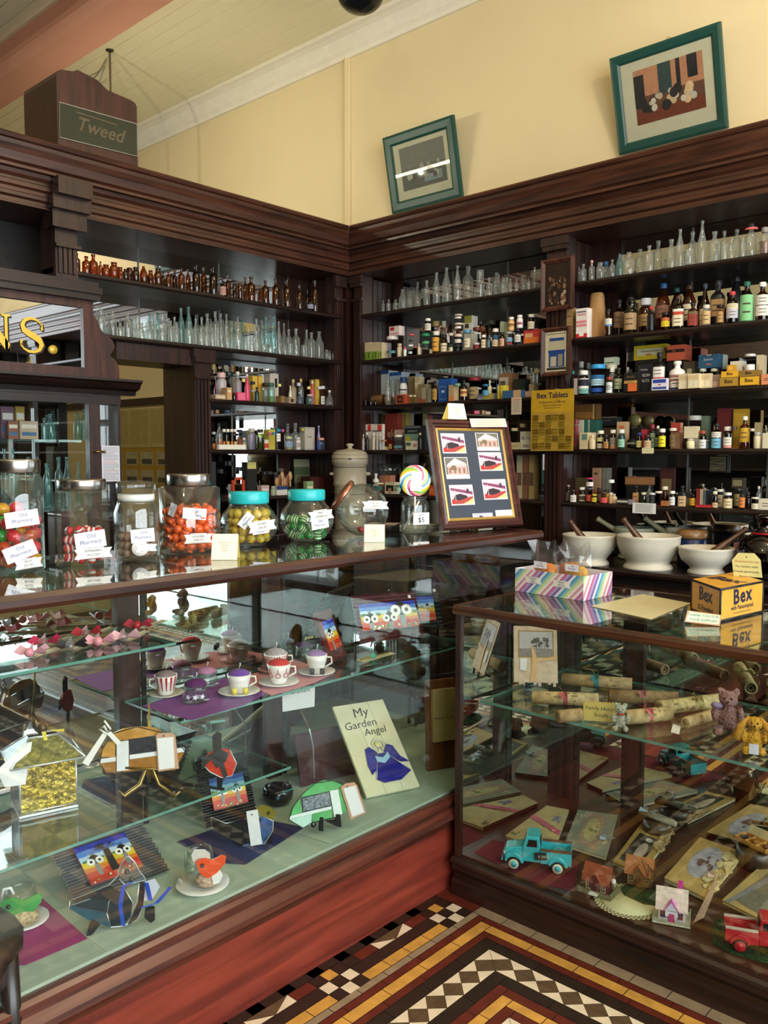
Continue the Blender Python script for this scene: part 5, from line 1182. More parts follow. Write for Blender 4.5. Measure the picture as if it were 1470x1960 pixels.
O(4,'F',828,606,84,.06,'bottle with broad ivory label','straight',DKAMB,cap='#cfc8b4',label=[(.02,.7,'#c4b48c')])
O(4,'F',935,650,120,-.004,'dark bottle with white cap and large cream label','wide',DKAMB,cap='#dcd8d2',label=[(.02,.62,'#d6c39a')])
O(4,'F',1125,675,88,-.002,'dark bottle with orange label','wide',DKAMB,cap='#17100d',label=[(.1,.8,'#d07c3c')])
O(4,'F',1072,590,118,.07,'brown jar with parchment label','straight',DKAMB,cap='#1b140f',label=[(.1,.7,'#8a7c50')],name='medicine_jar',cat='jar')
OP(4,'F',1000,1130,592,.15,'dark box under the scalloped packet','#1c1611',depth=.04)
OP(4,'F',985,1140,455,.14,'brown packet with scalloped cream label','#3c3020',[(.1,.2,.9,.8,'#8a7f5c')],base=590,depth=.04)
O(4,'F',1205,660,92,.06,'dim brown bottle','std',DKAMB,cap='#1c1512')
O(4,'F',1298,712,92,-.006,'small jar with white cap and cream label','straight',DKAMB,cap='#dcd6c6',label=[(.05,.5,'#d8ceae')],name='medicine_jar',cat='jar')
O(4,'F',1348,565,66,.08,'bottle with ivory stopper at the back','std',CLEAR,cap='#cdc2a0')
OP(4,'F',1345,1490,735,.0,'white carton with black strokes','#dcd2bc',[(.35,.3,.9,.36,'#3a342c'),(.35,.55,.9,.6,'#3a342c')],depth=.05)
OP(4,'F',25,210,322,.18,'maroon book with a gilt crest','#3c1a18',[(.08,.05,.92,.95,'#4a211d'),(.15,.2,.85,.7,'#7c6844')],depth=.025,name='book',cat='book')
a = px_y(1260+672/7,850+145/7,MY-.02); c = px_y(1260+925/7,850+385/7,MY-.02)
k = thing('small_picture','small dark framed sketch hanging against the mirror above the lowest shelf','picture',((a.x+c.x)/2,MY-.012,(a.z+c.z)/2))
wq,hq = (c.x-a.x)/2,(a.z-c.z)/2
MB().box(-wq,wq,-.006,.006,-hq,hq).build('frame',pm('#1a1510',rough=.5),k)
b = MB(); b.box(-wq+.008,wq-.008,-.0075,-.006,-hq+.008,hq-.008,0)
for i in range(12): b.box(-wq+.01+random.random()*wq*1.4,-wq+.02+random.random()*wq*1.8,-.0085,-.0075,-hq+.012+i*hq*.15,-hq+.016+i*hq*.15,1+i % 2)
b.build('print',[pm('#6a6248'),pm('#3f3a28'),pm('#8d8560')],k)
# ================================================================ glass show counters
LX,LZ,LD = -1.705,1.165,.32           # left counter: front plane, top, deck
LB = -2.25
RY,RZ,RD = 2.161,.964,.135            # right counter: front plane, top, deck
RB = 2.82; RL = -1.655; RR = .42
RED0,RED1 = '#5c2017','#8f3a2a'
W_RED = wood(RED0,RED1,axis='Y',rough=.42,scale=.7)
W_LEDGE = wood('#3a1a12','#663326',axis='Y',rough=.32)
DECK = pm('#a9b8a4',rough=.5,var=.10,scale=7)
def gshelf(b,x0,x1,y0,y1,z,t=.007):
 b.box(x0,x1,y0,y1,z-t,z,[0,0,1,1,1,1])
lc = thing('display_counter','long glass show counter with red mahogany base, sweet jars along its top','counter',(0,0,0))
Y0,Y1 = -.55,2.72
pr = [(LB-.03,.30),(LX-.01,.312),(LX+.012,.312),(LX+.022,.304),(LX+.022,.292),(LX+.010,.284),(LX+.034,.262),(LX+.036,.248),(LX+.022,.240),(LX+.008,.222),(LX+.006,.21),(LB-.03,.21)]
MB().prism(pr,Y0,Y1,'y').build('ledge',W_LEDGE,lc)
MB().box(LB-.03,LX+.004,Y0,Y1,.0,.21).build('base_panel',W_RED,lc)
MB().box(LB-.01,LX-.012,Y0,Y1,.3115,LD).build('deck',DECK,lc)
MB().box(LX-.004,LX,Y0,Y1-.02,LD-.004,LZ-.03).build('front_pane',PANE,lc)
MB().box(LB+.02,LX-.02,Y1-.012,Y1-.008,LD,LZ-.03).build('end_pane',PANE,lc)
b = MB(); b.box(LB-.02,LX-.004,Y0,Y1-.01,LZ-.008,LZ-.0005); b.build('top_pane',PANE,lc)
b = MB()
b.prism([(LX-.012,LZ-.034),(LX+.010,LZ-.034),(LX+.016,LZ-.024),(LX+.016,LZ-.010),(LX+.008,LZ-.0005),(LX-.004,LZ-.0005),(LX-.004,LZ-.009),(LX-.012,LZ-.009)],Y0,Y1+.008,'y')
b.box(LB-.03,LX+.01,Y1-.012,Y1+.008,LZ-.034,LZ-.0005); b.box(LB-.045,LB-.02,Y0,Y1,LZ-.034,LZ-.0005)
b.build('top_rim',wood('#200e09','#452217',axis='Y',rough=.28),lc)
MB().box(LX-.018,LX+.002,Y1-.022,Y1,LD,LZ-.034).build('corner_post',WZ,lc); MB().box(LB-.03,LB,Y1-.03,Y1,LD,LZ-.034).build('corner_post',WZ,lc)
# back: mirrored sliding doors between dark stiles, slotted brackets
def by(u): return px_x(u,1250,LB+.02).y
sty = [(Y0,Y0+.03),(by(229),by(270)),(by(516),by(541)),(Y1-.05,Y1-.02)]
for i,(a,c) in enumerate(sty): MB().box(LB-.025,LB+.012,a,c,LD,LZ-.034).build('back_stile',WZ,lc)
for i in range(3): MB().box(LB-.012,LB-.004,sty[i][1],sty[i+1][0],LD,LZ-.034).build('back_mirror',MIR,lc)
MB().box(LB-.03,LB-.0125,Y0,Y1,LD,LZ-.034).build('back_board',MDF,lc)
def standard(name,parent,p,w,z0,z1,axis):
 b = MB()
 if axis == 'x':
  b.box(p[0],p[0]+.006,p[1]-w/2,p[1]+w/2,z0,z1,0); z = z0+.02
  while z < z1-.02: b.box(p[0]+.0055,p[0]+.0068,p[1]-.003,p[1]+.003,z,z+.012,1); z += .028
 else:
  b.box(p[0]-w/2,p[0]+w/2,p[1]-.006,p[1],z0,z1,0); z = z0+.02
  while z < z1-.02: b.box(p[0]-.003,p[0]+.003,p[1]-.0068,p[1]-.0055,z,z+.012,1); z += .028
 return b.build(name,[pm('#4a4642',rough=.35,metal=.8),BLACK],parent)
for u in (276,): standard('slotted_strip',lc,(LB+.012,by(u)),.014,LD+.005,LZ-.04,'x')
standard('slotted_strip',lc,(LB+.012,sty[2][1]+.01),.014,LD+.005,LZ-.04,'x')
standard('slotted_strip',lc,(LB+.012,2.64),.014,LD+.005,LZ-.04,'x')
# glass shelves of the left case
SA,SB,SC = .945,.722,.55
SAF,SBF,SCF = -1.93,-1.94,-1.815
ya = px_x(337,1219,SAF).y
b = MB(); gshelf(b,LB+.02,SAF,Y0+.04,ya,SA); b.build('glass_shelf',[SHELFG,PANE_EDGE],lc)
b = MB(); gshelf(b,LB+.02,SBF,1.30,2.62,SB); b.build('glass_shelf',[SHELFG,PANE_EDGE],lc)
b = MB(); gshelf(b,LB+.02,SCF,Y0+.04,1.585,SC); b.build('glass_shelf',[SHELFG,PANE_EDGE],lc)
SDZ = .76
def brk(p0,p1,parent):
 b = MB(); m_ = ((p0[0]+p1[0])/2,(p0[1]+p1[1])/2,(p0[2]+p1[2])/2-.018)
 b.tube([p0,(p0[0]*.7+p1[0]*.3,p0[1]*.7+p1[1]*.3,p0[2]*.85+p1[2]*.15),m_,p1],[.006,.006,.005,.004],6); b.build('shelf_bracket',BLACK,parent)
for yy,z,xf in ((by(276),SA,SAF),(by(276),SB,SBF),(by(276),SC,SCF),(sty[2][1]+.01,SB,SBF),(2.60,SB,SBF)):
 brk((LB+.018,yy,z-.05),(xf-.03,yy,z-.012),lc)

rc = thing('display_counter','low dark glass show counter holding scrolls, toy trucks and paper houses','counter',(0,0,0))
pr = [(RB+.02,.125),(RY+.01,.128),(RY-.006,.128),(RY-.016,.121),(RY-.018,.112),(RY-.006,.104),(RY-.010,.09),(RY+.004,.07),(RY+.004,.055),(RY-.010,.048),(RY-.010,.0),(RB+.02,0)]
MB().prism(pr,RL-.012,RR,'x').build('plinth',wood('#160b08','#331a12',axis='X',rough=.4),rc)
MB().box(RL+.012,RR,RY+.012,RB,.1285,RD).build('deck',wood('#2a140c','#4f2a1a',axis='X',rough=.3),rc)
MB().box(RL+.02,RR,RY,RY+.004,RD-.004,RZ-.03).build('front_pane',PANE,rc)
MB().box(RL+.008,RL+.012,RY+.017,RB-.031,RD,RZ-.03).build('end_mirror',MIR,rc); MB().box(RL,RL+.0078,RY+.017,RB-.031,RD-.02,RZ-.03).build('end_board',WZ,rc)
MB().box(RL+.01,RR,RY+.006,RB+.01,RZ-.008,RZ-.0005).build('top_pane',PANE,rc)
b = MB()
b.prism([(RY+.010,RZ-.03),(RY-.008,RZ-.03),(RY-.014,RZ-.022),(RY-.014,RZ-.010),(RY-.006,RZ-.0005),(RY+.006,RZ-.0005),(RY+.006,RZ-.009),(RY+.010,RZ-.009)],RL-.012,RR,'x')
b.box(RL-.012,RL+.01,RY,RB+.02,RZ-.03,RZ-.0005); b.box(RL,RR,RB+.005,RB+.025,RZ-.03,RZ-.0005)
b.build('top_rim',wood('#2c160d','#54301c',axis='X',rough=.28),rc)
MB().box(RL-.006,RL+.014,RY-.002,RY+.016,RD-.01,RZ-.03).build('corner_post',WZ,rc); MB().box(RL-.006,RL+.02,RB-.03,RB+.02,RD,RZ-.03).build('corner_post',WZ,rc)
def bx_(u): return px_y(u,1400,RB-.02).x
stx = [(RL+.02,RL+.06),(bx_(1040),bx_(1062)),(bx_(1196),bx_(1228)),(.05,.1),(RR-.03,RR)]
for a,c in stx: MB().box(a,c,RB-.016,RB+.012,RD,RZ-.03).build('back_stile',WZ,rc)
for i in range(len(stx)-1): MB().box(stx[i][1],stx[i+1][0],RB-.004,RB+.002,RD,RZ-.03).build('back_mirror',MIR,rc)
MB().box(RL,RR,RB+.0125,RB+.02,RD,RZ-.03).build('back_board',MDF,rc)
standard('slotted_strip',rc,(stx[2][0]-.010,RB-.006),.014,RD,RZ-.04,'y'); standard('slotted_strip',rc,(RL+.07,RB-.006),.014,RD,RZ-.04,'y')
SR = .640; SRF = 2.245
b = MB(); gshelf(b,RL+.03,RR-.02,SRF,RB-.02,SR,.009); b.build('glass_shelf',[SHELFG,PANE_EDGE],rc)
for x in (stx[2][0]-.010,RL+.07): brk((x,RB-.012,SR-.05),(x,SRF+.03,SR-.014),rc)

# chair drawn up to the counter's near end
cp = px_z(64,1790,.45)
ch = thing('chair','dark bentwood chair with a rounded seat beside the long show counter','chair',(cp.x-.15,cp.y-.22,0),.12)
b = MB(); b.lathe([(0,.425),(.21,.425),(.222,.435),(.222,.45),(.21,.458),(0,.458)],28,sq=3.0); b.lathe([(.19,.37),(.20,.37),(.20,.426),(.19,.426)],28,sq=3.0); b.build('seat',wood('#15100d','#3a2a20',axis='X',rough=.35),ch)
for sx,sy in ((1,1),(-1,1),(1,-1),(-1,-1)):
 MB().tube([(sx*.155,sy*.155,.42),(sx*.16,sy*.16,.22),(sx*.165,sy*.165,.0)],[.020,.018,.013],10).build('leg',wood('#15100d','#3a2a20',axis='Z',rough=.35),ch)
b = MB(); b.tube([(.17,-.15,.44),(.185,-.19,.62),(.15,-.22,.80),(0,-.235,.86),(-.15,-.22,.80),(-.185,-.19,.62),(-.17,-.15,.44)],.014,10); b.build('backrest',wood('#15100d','#3a2a20',axis='Z',rough=.35),ch)
# ================================================================ on the left counter: jars of sweets
def jar_at(u,v): return px_z(u,v,LZ)
def zat(p,u,v):            # height of pixel v above the base point p (same vertical)
 d = _ray(u,v); t = math.hypot(p.x,p.y)/math.hypot(d.x,d.y); return CAMZ+d.z*t
def shell(b,prof,n,sq=0,t=.004,mi=0):
 """glass vessel with wall thickness: outside profile then the inside"""
 inn = [(max(0,r-t),z+(t if i < 2 else 0)) for i,(r,z) in enumerate(prof)]
 b.lathe(prof+[(prof[-1][0]-t,prof[-1][1])]+inn[::-1][1:],n,mi,sq=sq)
def card_text(parent,lines,M,size,col='#6a6a78'):
 b = MB()
 for i,t in enumerate(lines): b.text(t,size,M @ Matrix.Translation((0,(len(lines)/2-.5-i)*size*1.25,0)))
 return b.build('lettering',pm(col,var=0),parent)
def ribbon_tag(parent,M,w,h,lines):
 b = MB()
 b.poly([(-w*.28,-h/2,0),(w*.28,-h/2,0),(w*.28,h/2,0),(-w*.28,h/2,0)],0,M)
 for s in (-1,1): b.poly([(s*w*.26,-h*.40-h*.1,-.0006),(s*w*.5,-h*.5,-.0006),(s*w*.42,-h*.05,-.0006),(s*w*.5,h*.4,-.0006),(s*w*.26,h*.4,-.0006)],0,M)
 for y in (-h*.44,h*.44): b.poly([(-w*.26,y-.0004,.0004),(w*.26,y-.0004,.0004),(w*.26,y+.0004,.0004),(-w*.26,y+.0004,.0004)],1,M)
 o = b.build('name_ribbon',[WHITE,INK],parent)
 t = MB()
 for i,tx in enumerate(lines): t.text(tx,h*.30,M @ Matrix.Translation((0,(len(lines)/2-.5-i)*h*.36,.001)))
 t.build('lettering',INK,o); return o
def pharmacy_label(parent,M,w,h):
 o = MB().poly([(-w/2,-h/2,0),(w/2,-h/2,0),(w/2,h/2,0),(-w/2,h/2,0)],0,M).build('sweet_label',pm('#e6e6ee',rough=.5,var=.02),parent)
 b = MB(); b.text('Old',h*.34,M @ Matrix.Translation((w*.04,h*.22,.0008))); b.text('Pharmacy',h*.34,M @ Matrix.Translation((-.0*w,-h*.12,.0008)),space=.95)
 b.build('lettering',pm('#5d6488',var=0),o); return o
def toward(p,extra=0.0):    # angle of the side of a thing at p that faces the camera
 return math.atan2(-p.y,-p.x)+extra
def face_M(ang,r,z,tilt=0.0,roll=0.0):
 n = Vector((math.cos(ang),math.sin(ang),tilt))
 return frame_on((math.cos(ang)*r,math.sin(ang)*r,z),n) @ Matrix.Rotation(roll,4,'Z')
STEEL_LID = pm('#9c9894',rough=.25,metal=1.0,var=.06)
def sweets(n,R,zlo,zhi,r,sq=0,ang=None,spread=math.pi,rin=0.0):
 """resting places for n sweets of radius r inside a jar of inner radius R"""
 out = []; z = zlo+r; k = 0
 while len(out) < n and z < zhi:
  rr = R-r*1.05; ring = rr; off = k*.7
  while ring >= 0 and len(out) < n:
   m_ = max(1,int(2*math.pi*ring/(2*r)))
   for i in range(m_):
    a = off+2*math.pi*i/m_
    if ang is not None and abs((a-ang+math.pi) % (2*math.pi)-math.pi) > spread: continue
    if len(out) < n: out.append((ring*math.cos(a),ring*math.sin(a),z+random.uniform(-.1,.1)*r))
   ring -= 2.05*r
   if ring < r*.6 and ring > 0: ring = 0
   if ring < rin: break
  z += r*1.68; k += 1
 return out

# --- tall straight jar of fruit jellies
P = jar_at(37,1092); s = mpp(P); R = 47*s; hT = zat(P,37,906)-LZ; hL = zat(P,37,879)-LZ
j = thing('sweet_jar','tallest straight sweet jar, steel lid, big coloured fruit jellies inside, at the picture edge','jar',(P.x,P.y,LZ+.0003),group='jars of sweets on the show counter')
b = MB(); shell(b,[(R*.9,0),(R,.006),(R,hT*.93),(R*.88,hT*.97),(R*.86,hT)],28); b.build('jar_glass',JARG,j)
MB().lathe([(0,hT+.001),(R*.90,hT+.001),(R*.92,hT+.004),(R*.92,hL-.004),(R*.90,hL),(0,hL)],28).build('lid',STEEL_LID,j)
a = toward(P)
pharmacy_label(j,face_M(a+.15,R*1.01,hT*.55,0,.12),R*1.25,R*.62); pharmacy_label(j,face_M(a+.05,R*1.01,hT*.22,0,.35),R*1.2,R*.62)
ribbon_tag(j,face_M(a+.35,R*1.02,hT*.10,0,.08),R*1.1,R*.42,['FRUIT','JELLIES'])
jel = ['#c9252f','#d99a1e','#d8541f','#2f9a3a','#c9202c','#b84a1c','#d62f3a','#dba62a','#3f9a34','#c2242c','#d4481f','#c92030']
for i,q in enumerate(sweets(26,R*.95,.008,hT*.8,.0185)):
 c = jel[i % len(jel)]; nm = {'#c9252f': 'red'}.get(c,None)
 o = MB().ball((0,0,0),(.0185,.0185,.016),12).build('fruit_jelly',pm(c,rough=.22,var=.08,coat=.4),loc=(P.x+q[0],P.y+q[1],LZ+q[2]),rot=(q[0]*9,q[1]*9,i))
 colr = {'#c9252f': 'red','#c9202c': 'red','#d62f3a': 'red','#c2242c': 'red','#c92030': 'red','#d99a1e': 'golden','#dba62a': 'golden','#d8541f': 'orange','#b84a1c': 'orange','#d4481f': 'orange','#2f9a3a': 'green','#3f9a34': 'green'}[c]
 tag(o,f'{colr} fruit jelly in the tallest sweet jar','sweet',f'{colr} fruit jellies in the tallest jar')

# --- six-sided jar of red and white rock
P = jar_at(160,1080); s = mpp(P); R = 57*s; hT = zat(P,160,938)-LZ; hL = zat(P,160,917)-LZ
j = thing('sweet_jar','faceted sweet jar, steel lid, red-striped pillow sweets inside','jar',(P.x,P.y,LZ+.0003),group='jars of sweets on the show counter')
b = MB(); shell(b,[(R*.92,0),(R,.008),(R,hT*.97),(R*.9,hT)],6); b.build('jar_glass',JARG,j)
for f in bpy.data.objects[j.children[0].name].data.polygons: f.use_smooth = False
MB().lathe([(0,hT+.001),(R*.76,hT+.001),(R*.78,hT+.004),(R*.78,hL-.004),(R*.76,hL),(0,hL)],28).build('lid',STEEL_LID,j)
a = toward(P)
pharmacy_label(j,face_M(a+.25,R*.93,hT*.36,0,.12),R*.98,R*.55)
ribbon_tag(j,face_M(a+.33,R*.98,hT*.19,0,.02),R*1.25,R*.36,['PEPPERMINT','PILLOWS'])
def striped(b,w,l,c0=0,c1=1):
 for k in range(5): b.lathe([(w*(.7 if k in (0,) else 1),-l/2+k*l/5),(w*(.7 if k == 4 else 1),-l/2+(k+1)*l/5)],10,c0 if k % 2 == 0 else c1,ax=1,ay=.8)
rk = None
for i,q in enumerate(sweets(26,R*.72,.008,hT*.52,.0135,ang=a+.2,spread=1.5)):
 if rk is None:
  b = MB(); striped(b,.012,.028); rk = b.build('pillow_sweet',[pm('#c9222e',rough=.25,var=.05),pm('#efe6e0',rough=.25,var=.03)]); o = rk
 else: o = rk.copy(); COL.objects.link(o)
 o.location = (P.x+q[0],P.y+q[1],LZ+q[2]); o.rotation_euler = (i*1.3,i*.9,i*.5)
 tag(o,'red and white striped pillow sweet in the faceted jar','sweet','striped pillow sweets in the faceted jar')
bag = MB()
for i in range(14):
 aa = a+.2+random.uniform(-1,1); rr = R*random.uniform(.1,.5); z = hT*random.uniform(.56,.86)
 bag.add([(rr*math.cos(aa)+random.uniform(-.02,.02),rr*math.sin(aa)+random.uniform(-.02,.02),z+random.uniform(-.02,.02)) for _ in range(4)],[(0,1,2),(0,2,3)],0)
o = bag.build('cellophane_twist',CELLO,loc=(P.x,P.y,LZ)); tag(o,'crumpled clear cellophane above the striped pillow sweets','wrapper')

# --- round jar with glass lid
P = jar_at(263,1070); s = mpp(P); R = 42*s; hT = zat(P,263,955)-LZ; hL = zat(P,263,919)-LZ
j = thing('sweet_jar','shouldered sweet jar with clear glass lid, pale brown sweets inside','jar',(P.x,P.y,LZ+.0003),group='jars of sweets on the show counter')
b = MB(); shell(b,[(R*.88,0),(R,.008),(R,hT*.78),(R*.86,hT*.92),(R*.80,hT)],28); b.build('jar_glass',JARG,j)
MB().lathe([(0,hT+.014),(R*.78,hT+.014),(R*.86,hT+.018),(R*.88,hL-.012),(R*.84,hL-.004),(0,hL)],28).build('lid',JARG,j)
MB().lathe([(R*.74,hT-.006),(R*.81,hT-.004),(R*.81,hT+.013),(R*.74,hT+.013)],28).build('seal',pm('#d2d4cf',rough=.4),j)
a = toward(P)
pharmacy_label(j,face_M(a+.25,R*1.01,hT*.42,0,.06),R*1.05,R*.6)
MB().lathe([(0,0),(R*.36,0),(R*.36,.001),(0,.001)],20,M=face_M(a+.12,R*1.012,hT*.22)).build('round_sticker',WHITE,j)
ribbon_tag(j,face_M(a+.40,R*1.025,hT*.22),R*1.0,R*.34,['ICED','GEMS'])
bs = None
for i,q in enumerate(sweets(40,R*.93,.008,hT*.5,.0125)):
 if bs is None: bs = MB().ball((0,0,0),(.0125,.0125,.009),10).build('brown_sweet',pm('#9c7a66',rough=.3,var=.3,scale=60)); o = bs
 else: o = bs.copy(); COL.objects.link(o)
 o.location = (P.x+q[0],P.y+q[1],LZ+q[2]); o.rotation_euler = (i,i*.7,0)
 tag(o,'pale brown sweet in the glass-lidded jar','sweet','pale brown sweets in the glass-lidded jar')
bag = MB()
for i in range(12):
 aa = a+random.uniform(-1.2,1.2); rr = R*random.uniform(.1,.55); z = hT*random.uniform(.5,.78)
 bag.add([(rr*math.cos(aa)+random.uniform(-.02,.02),rr*math.sin(aa)+random.uniform(-.02,.02),z+random.uniform(-.02,.02)) for _ in range(4)],[(0,1,2),(0,2,3)],0)
o = bag.build('cellophane_twist',CELLO,loc=(P.x,P.y,LZ)); tag(o,'crumpled clear cellophane above the pale brown sweets','wrapper')

# --- flat-fronted jar of orange balls
P = jar_at(364,1056); s = mpp(P); R = 49*s; hT = zat(P,364,930)-LZ; hL = zat(P,364,907)-LZ
j = thing('sweet_jar','square sweet jar, steel lid, full of bright orange wrapped balls','jar',(P.x,P.y,LZ+.0003),group='jars of sweets on the show counter')
b = MB(); shell(b,[(R*.92,0),(R*.98,.008),(R*.98,hT*.97),(R*.88,hT)],28,sq=4.5); b.build('jar_glass',JARG,j)
MB().lathe([(0,hT+.001),(R*.82,hT+.001),(R*.84,hT+.004),(R*.84,hL-.004),(R*.82,hL),(0,hL)],28).build('lid',STEEL_LID,j)
a = toward(P)
pharmacy_label(j,face_M(a+.2,R*.94,hT*.60,0,-.1),R*.9,R*.42); pharmacy_label(j,face_M(a-.7,R*.98,hT*.66,0,1.2),R*.5,R*.3)
ribbon_tag(j,face_M(a+.30,R*1.06,hT*.24),R*1.1,R*.38,['GOLDEN',"MALT'S"])
ob = None
for i,q in enumerate(sweets(110,R*.97,.008,hT*.74,.0145)):
 if ob is None:
  b = MB(); b.ball((0,0,0),(.0145,.0145,.0125),10)
  for k in (-1,1): b.lathe([(.004,.011*k),(.010,.019*k)],8,0)
  ob = b.build('orange_sweet',pm('#f0621a',rough=.22,var=.15,scale=40,coat=.3)); o = ob
 else: o = ob.copy(); COL.objects.link(o)
 o.location = (P.x+q[0],P.y+q[1],LZ+q[2]); o.rotation_euler = (i*1.7,i*.6,0)
 tag(o,'orange wrapped ball in the square sweet jar','sweet','orange balls in the square jar')

# --- two globe jars with turquoise lids
TURQ = pm('#27b3b8',rough=.3,var=.04)
def globe_jar(u,vb,wpx,vt,vl,lidw,lab):
 P = jar_at(u,vb); s = mpp(P); R = wpx/2*s; hT = zat(P,u,vt)-LZ; hL = zat(P,u,vl)-LZ; rl = lidw/2*s
 j = thing('sweet_jar',lab,'jar',(P.x,P.y,LZ+.0003),group='jars of sweets on the show counter')
 pr = [(R*.45,0),(R*.58,.004)]; n = 10; hz = hT*.5
 for k in range(1,n): 
  t = -1.15+2.12*k/n; pr.append((R*math.cos(t*.98),hz+hz*1.04*math.sin(t*1.0)/math.sin(1.15)*.93))
 pr = [q for q in pr if q[1] < hT*.97]+[(rl*.94,hT*.97),(rl*.94,hT)]
 b = MB(); shell(b,pr,32,t=.004); b.build('jar_glass',JARG,j)
 MB().lathe([(0,hT-.004),(rl,hT-.004),(rl*1.02,hT),(rl*1.02,hL-.004),(rl*.98,hL),(0,hL+.001)],32).build('lid',TURQ,j)
 return j,P,R,hT
j,P,R,hT = globe_jar(477,1044,110,961,941,75,'globe sweet jar, turquoise lid, yellow cellophane-wrapped sweets inside')
a = toward(P)
ribbon_tag(j,face_M(a+.45,R*1.02,hT*.50,.1,.12),R*1.05,R*.36,['HONEY','DROPS']); pharmacy_label(j,face_M(a-.1,R*.92,hT*.62,.2,.9),R*.55,R*.32)
pharmacy_label(j,face_M(a+.42,R*.97,hT*.38,-.1,.1),R*.6,R*.2)
ys = None
for i,q in enumerate(sweets(60,R*.78,hT*.08,hT*.76,.0150)):
 if ys is None: ys = MB().ball((0,0,0),(.016,.0145,.0135),10).build('yellow_sweet',pm('#d0ad2e',rough=.25,var=.25,scale=50,coat=.3)); o = ys
 else: o = ys.copy(); COL.objects.link(o)
 o.location = (P.x+q[0],P.y+q[1],LZ+q[2]); o.rotation_euler = (i,i*.6,0)
 tag(o,'yellow honey sweet in the turquoise-lidded globe jar','sweet','yellow sweets in the globe jar')
bag = MB()
for i in range(40):
 aa = random.uniform(0,6.28); z = hT*random.uniform(.2,.78); rr = R*.62*math.sqrt(max(.1,1-((z/hT-.5)/.55)**2)); 
 c = Vector((rr*math.cos(aa),rr*math.sin(aa),z))
 bag.add([c+Vector([random.uniform(-.014,.014) for _ in range(3)]) for _ in range(4)],[(0,1,2),(0,2,3)],0)
o = bag.build('cellophane_wrap',CELLO,loc=(P.x,P.y,LZ)); tag(o,'clear cellophane wrapping the yellow honey sweets','wrapper')
j,P,R,hT = globe_jar(587,1035,104,955,937,70,'globe sweet jar, turquoise lid, green-striped humbugs inside')
a = toward(P)
ribbon_tag(j,face_M(a+.55,R*1.0,hT*.66,.3,.08),R*1.05,R*.36,['MINT','HUMBUGS']); pharmacy_label(j,face_M(a+.50,R*1.0,hT*.45,0,.12),R*.7,R*.36)
gs = None
for i,q in enumerate(sweets(34,R*.76,hT*.06,hT*.62,.0145,ang=a-.2,spread=2.4)):
 if gs is None:
  b = MB()
  for k in range(7): b.lathe([(.0125*(.75 if k == 0 else 1),-.016+k*.032/7),(.0125*(.75 if k == 6 else 1),-.016+(k+1)*.032/7)],9,k % 2)
  gs = b.build('green_humbug',[pm('#1f7a32',rough=.2,var=.1),pm('#cfe0b4',rough=.2,var=.05)]); o = gs
 else: o = gs.copy(); COL.objects.link(o)
 o.location = (P.x+q[0],P.y+q[1],LZ+q[2]); o.rotation_euler = (i*1.1,i*.8,i)
 tag(o,'green and white striped humbug in the globe jar','sweet','green humbugs in the globe jar')
# --- tilted globe jar with copper lid
P = jar_at(694,1026); s = mpp(P); R = 50*s
j = thing('sweet_jar','clear globe jar lying tilted, copper lid, a few red-wrapped sweets inside','jar',(P.x,P.y,LZ+R*1.0),group='jars of sweets on the show counter')
dirm = Vector((-.55,-.62,.62)).normalized(); Q = dirm.to_track_quat('Z','X').to_matrix().to_4x4()
pr = [(0,-R)]+[(R*math.cos(t),R*math.sin(t)) for t in [-1.4,-1.1,-.8,-.4,0,.4,.7,.88]]+[(R*.60,R*.80),(R*.60,R*.90)]
b = MB(); b.lathe(pr+[(r*.95,z*.95) for r,z in pr[::-1]],32,M=Q); b.build('jar_glass',JARG,j)
MB().lathe([(0,R*.88),(R*.64,R*.88),(R*.67,R*.92),(R*.66,R*1.03),(R*.5,R*1.07),(0,R*1.08)],32,M=Q).build('lid',pm('#a8705a',rough=.3,metal=.8),j)
b = MB(); 
for k in (-1,1): b.tube([Q @ Vector((R*.1*k,R*.6,R*.9)),Q @ Vector((R*.1*k,R*.72,R*1.1)),Q @ Vector((R*.1*k,R*.45,R*1.2))],.0018,6)
b.build('wire_clasp',STEEL,j)
a = toward(P)
ribbon_tag(j,face_M(a+.5,R*1.02,R*.25,.3,-.03),R*1.1,R*.32,['ROSE','BUDS'])
for i,(dx,dy) in enumerate(((-.02,0.01),(.004,-.012),(.02,.014),(-.004,.02))):
 o = MB().ball((0,0,0),(.011,.011,.010),10).build('red_sweet',pm('#a8202c',rough=.25,var=.1),loc=(P.x+dx,P.y+dy,LZ+.022))
 tag(o,'red wrapped sweet in the tilted globe jar','sweet','red sweets in the tilted jar')
bag = MB()
for i in range(8): bag.add([(random.uniform(-.03,.03),random.uniform(-.03,.03),R+random.uniform(-.04,.03)) for _ in range(4)],[(0,1,2),(0,2,3)],0)
tag(bag.build('cellophane_twist',CELLO,loc=(P.x,P.y,LZ)),'clear cellophane inside the tilted globe jar','wrapper')

# --- folded tent cards
def tent(u,v,w,h,ang,label,z=LZ,lines=('Thank you for','a donation','of your','change')):
 P = px_z(u,v,z); t = thing('tent_card',label,'card',(P.x,P.y,z+.0005),ang,'yellow folded cards')
 d = h*.34
 b = MB()
 for s_ in (-1,1):
  b.poly([(-w/2,s_*d,0),(w/2,s_*d,0),(w/2,s_*.001,h),(-w/2,s_*.001,h)],0); b.poly([(-w/2,s_*(d-.001),0),(w/2,s_*(d-.001),0),(w/2,0,h-.001),(-w/2,0,h-.001)],1)
 b.build('folded_card',[pm('#efe8cf',rough=.7,var=.02),pm('#dcc465',rough=.7,var=.03)],t)
 M = frame_on((0,-d/2-.0015,h*.52),(0,-h,d))
 card_text(t,list(lines),M,h*.085,'#8a8478'); return t
tent(432,1070,.070,.068,math.radians(42),'yellow tent card between the orange jar and the first globe jar')
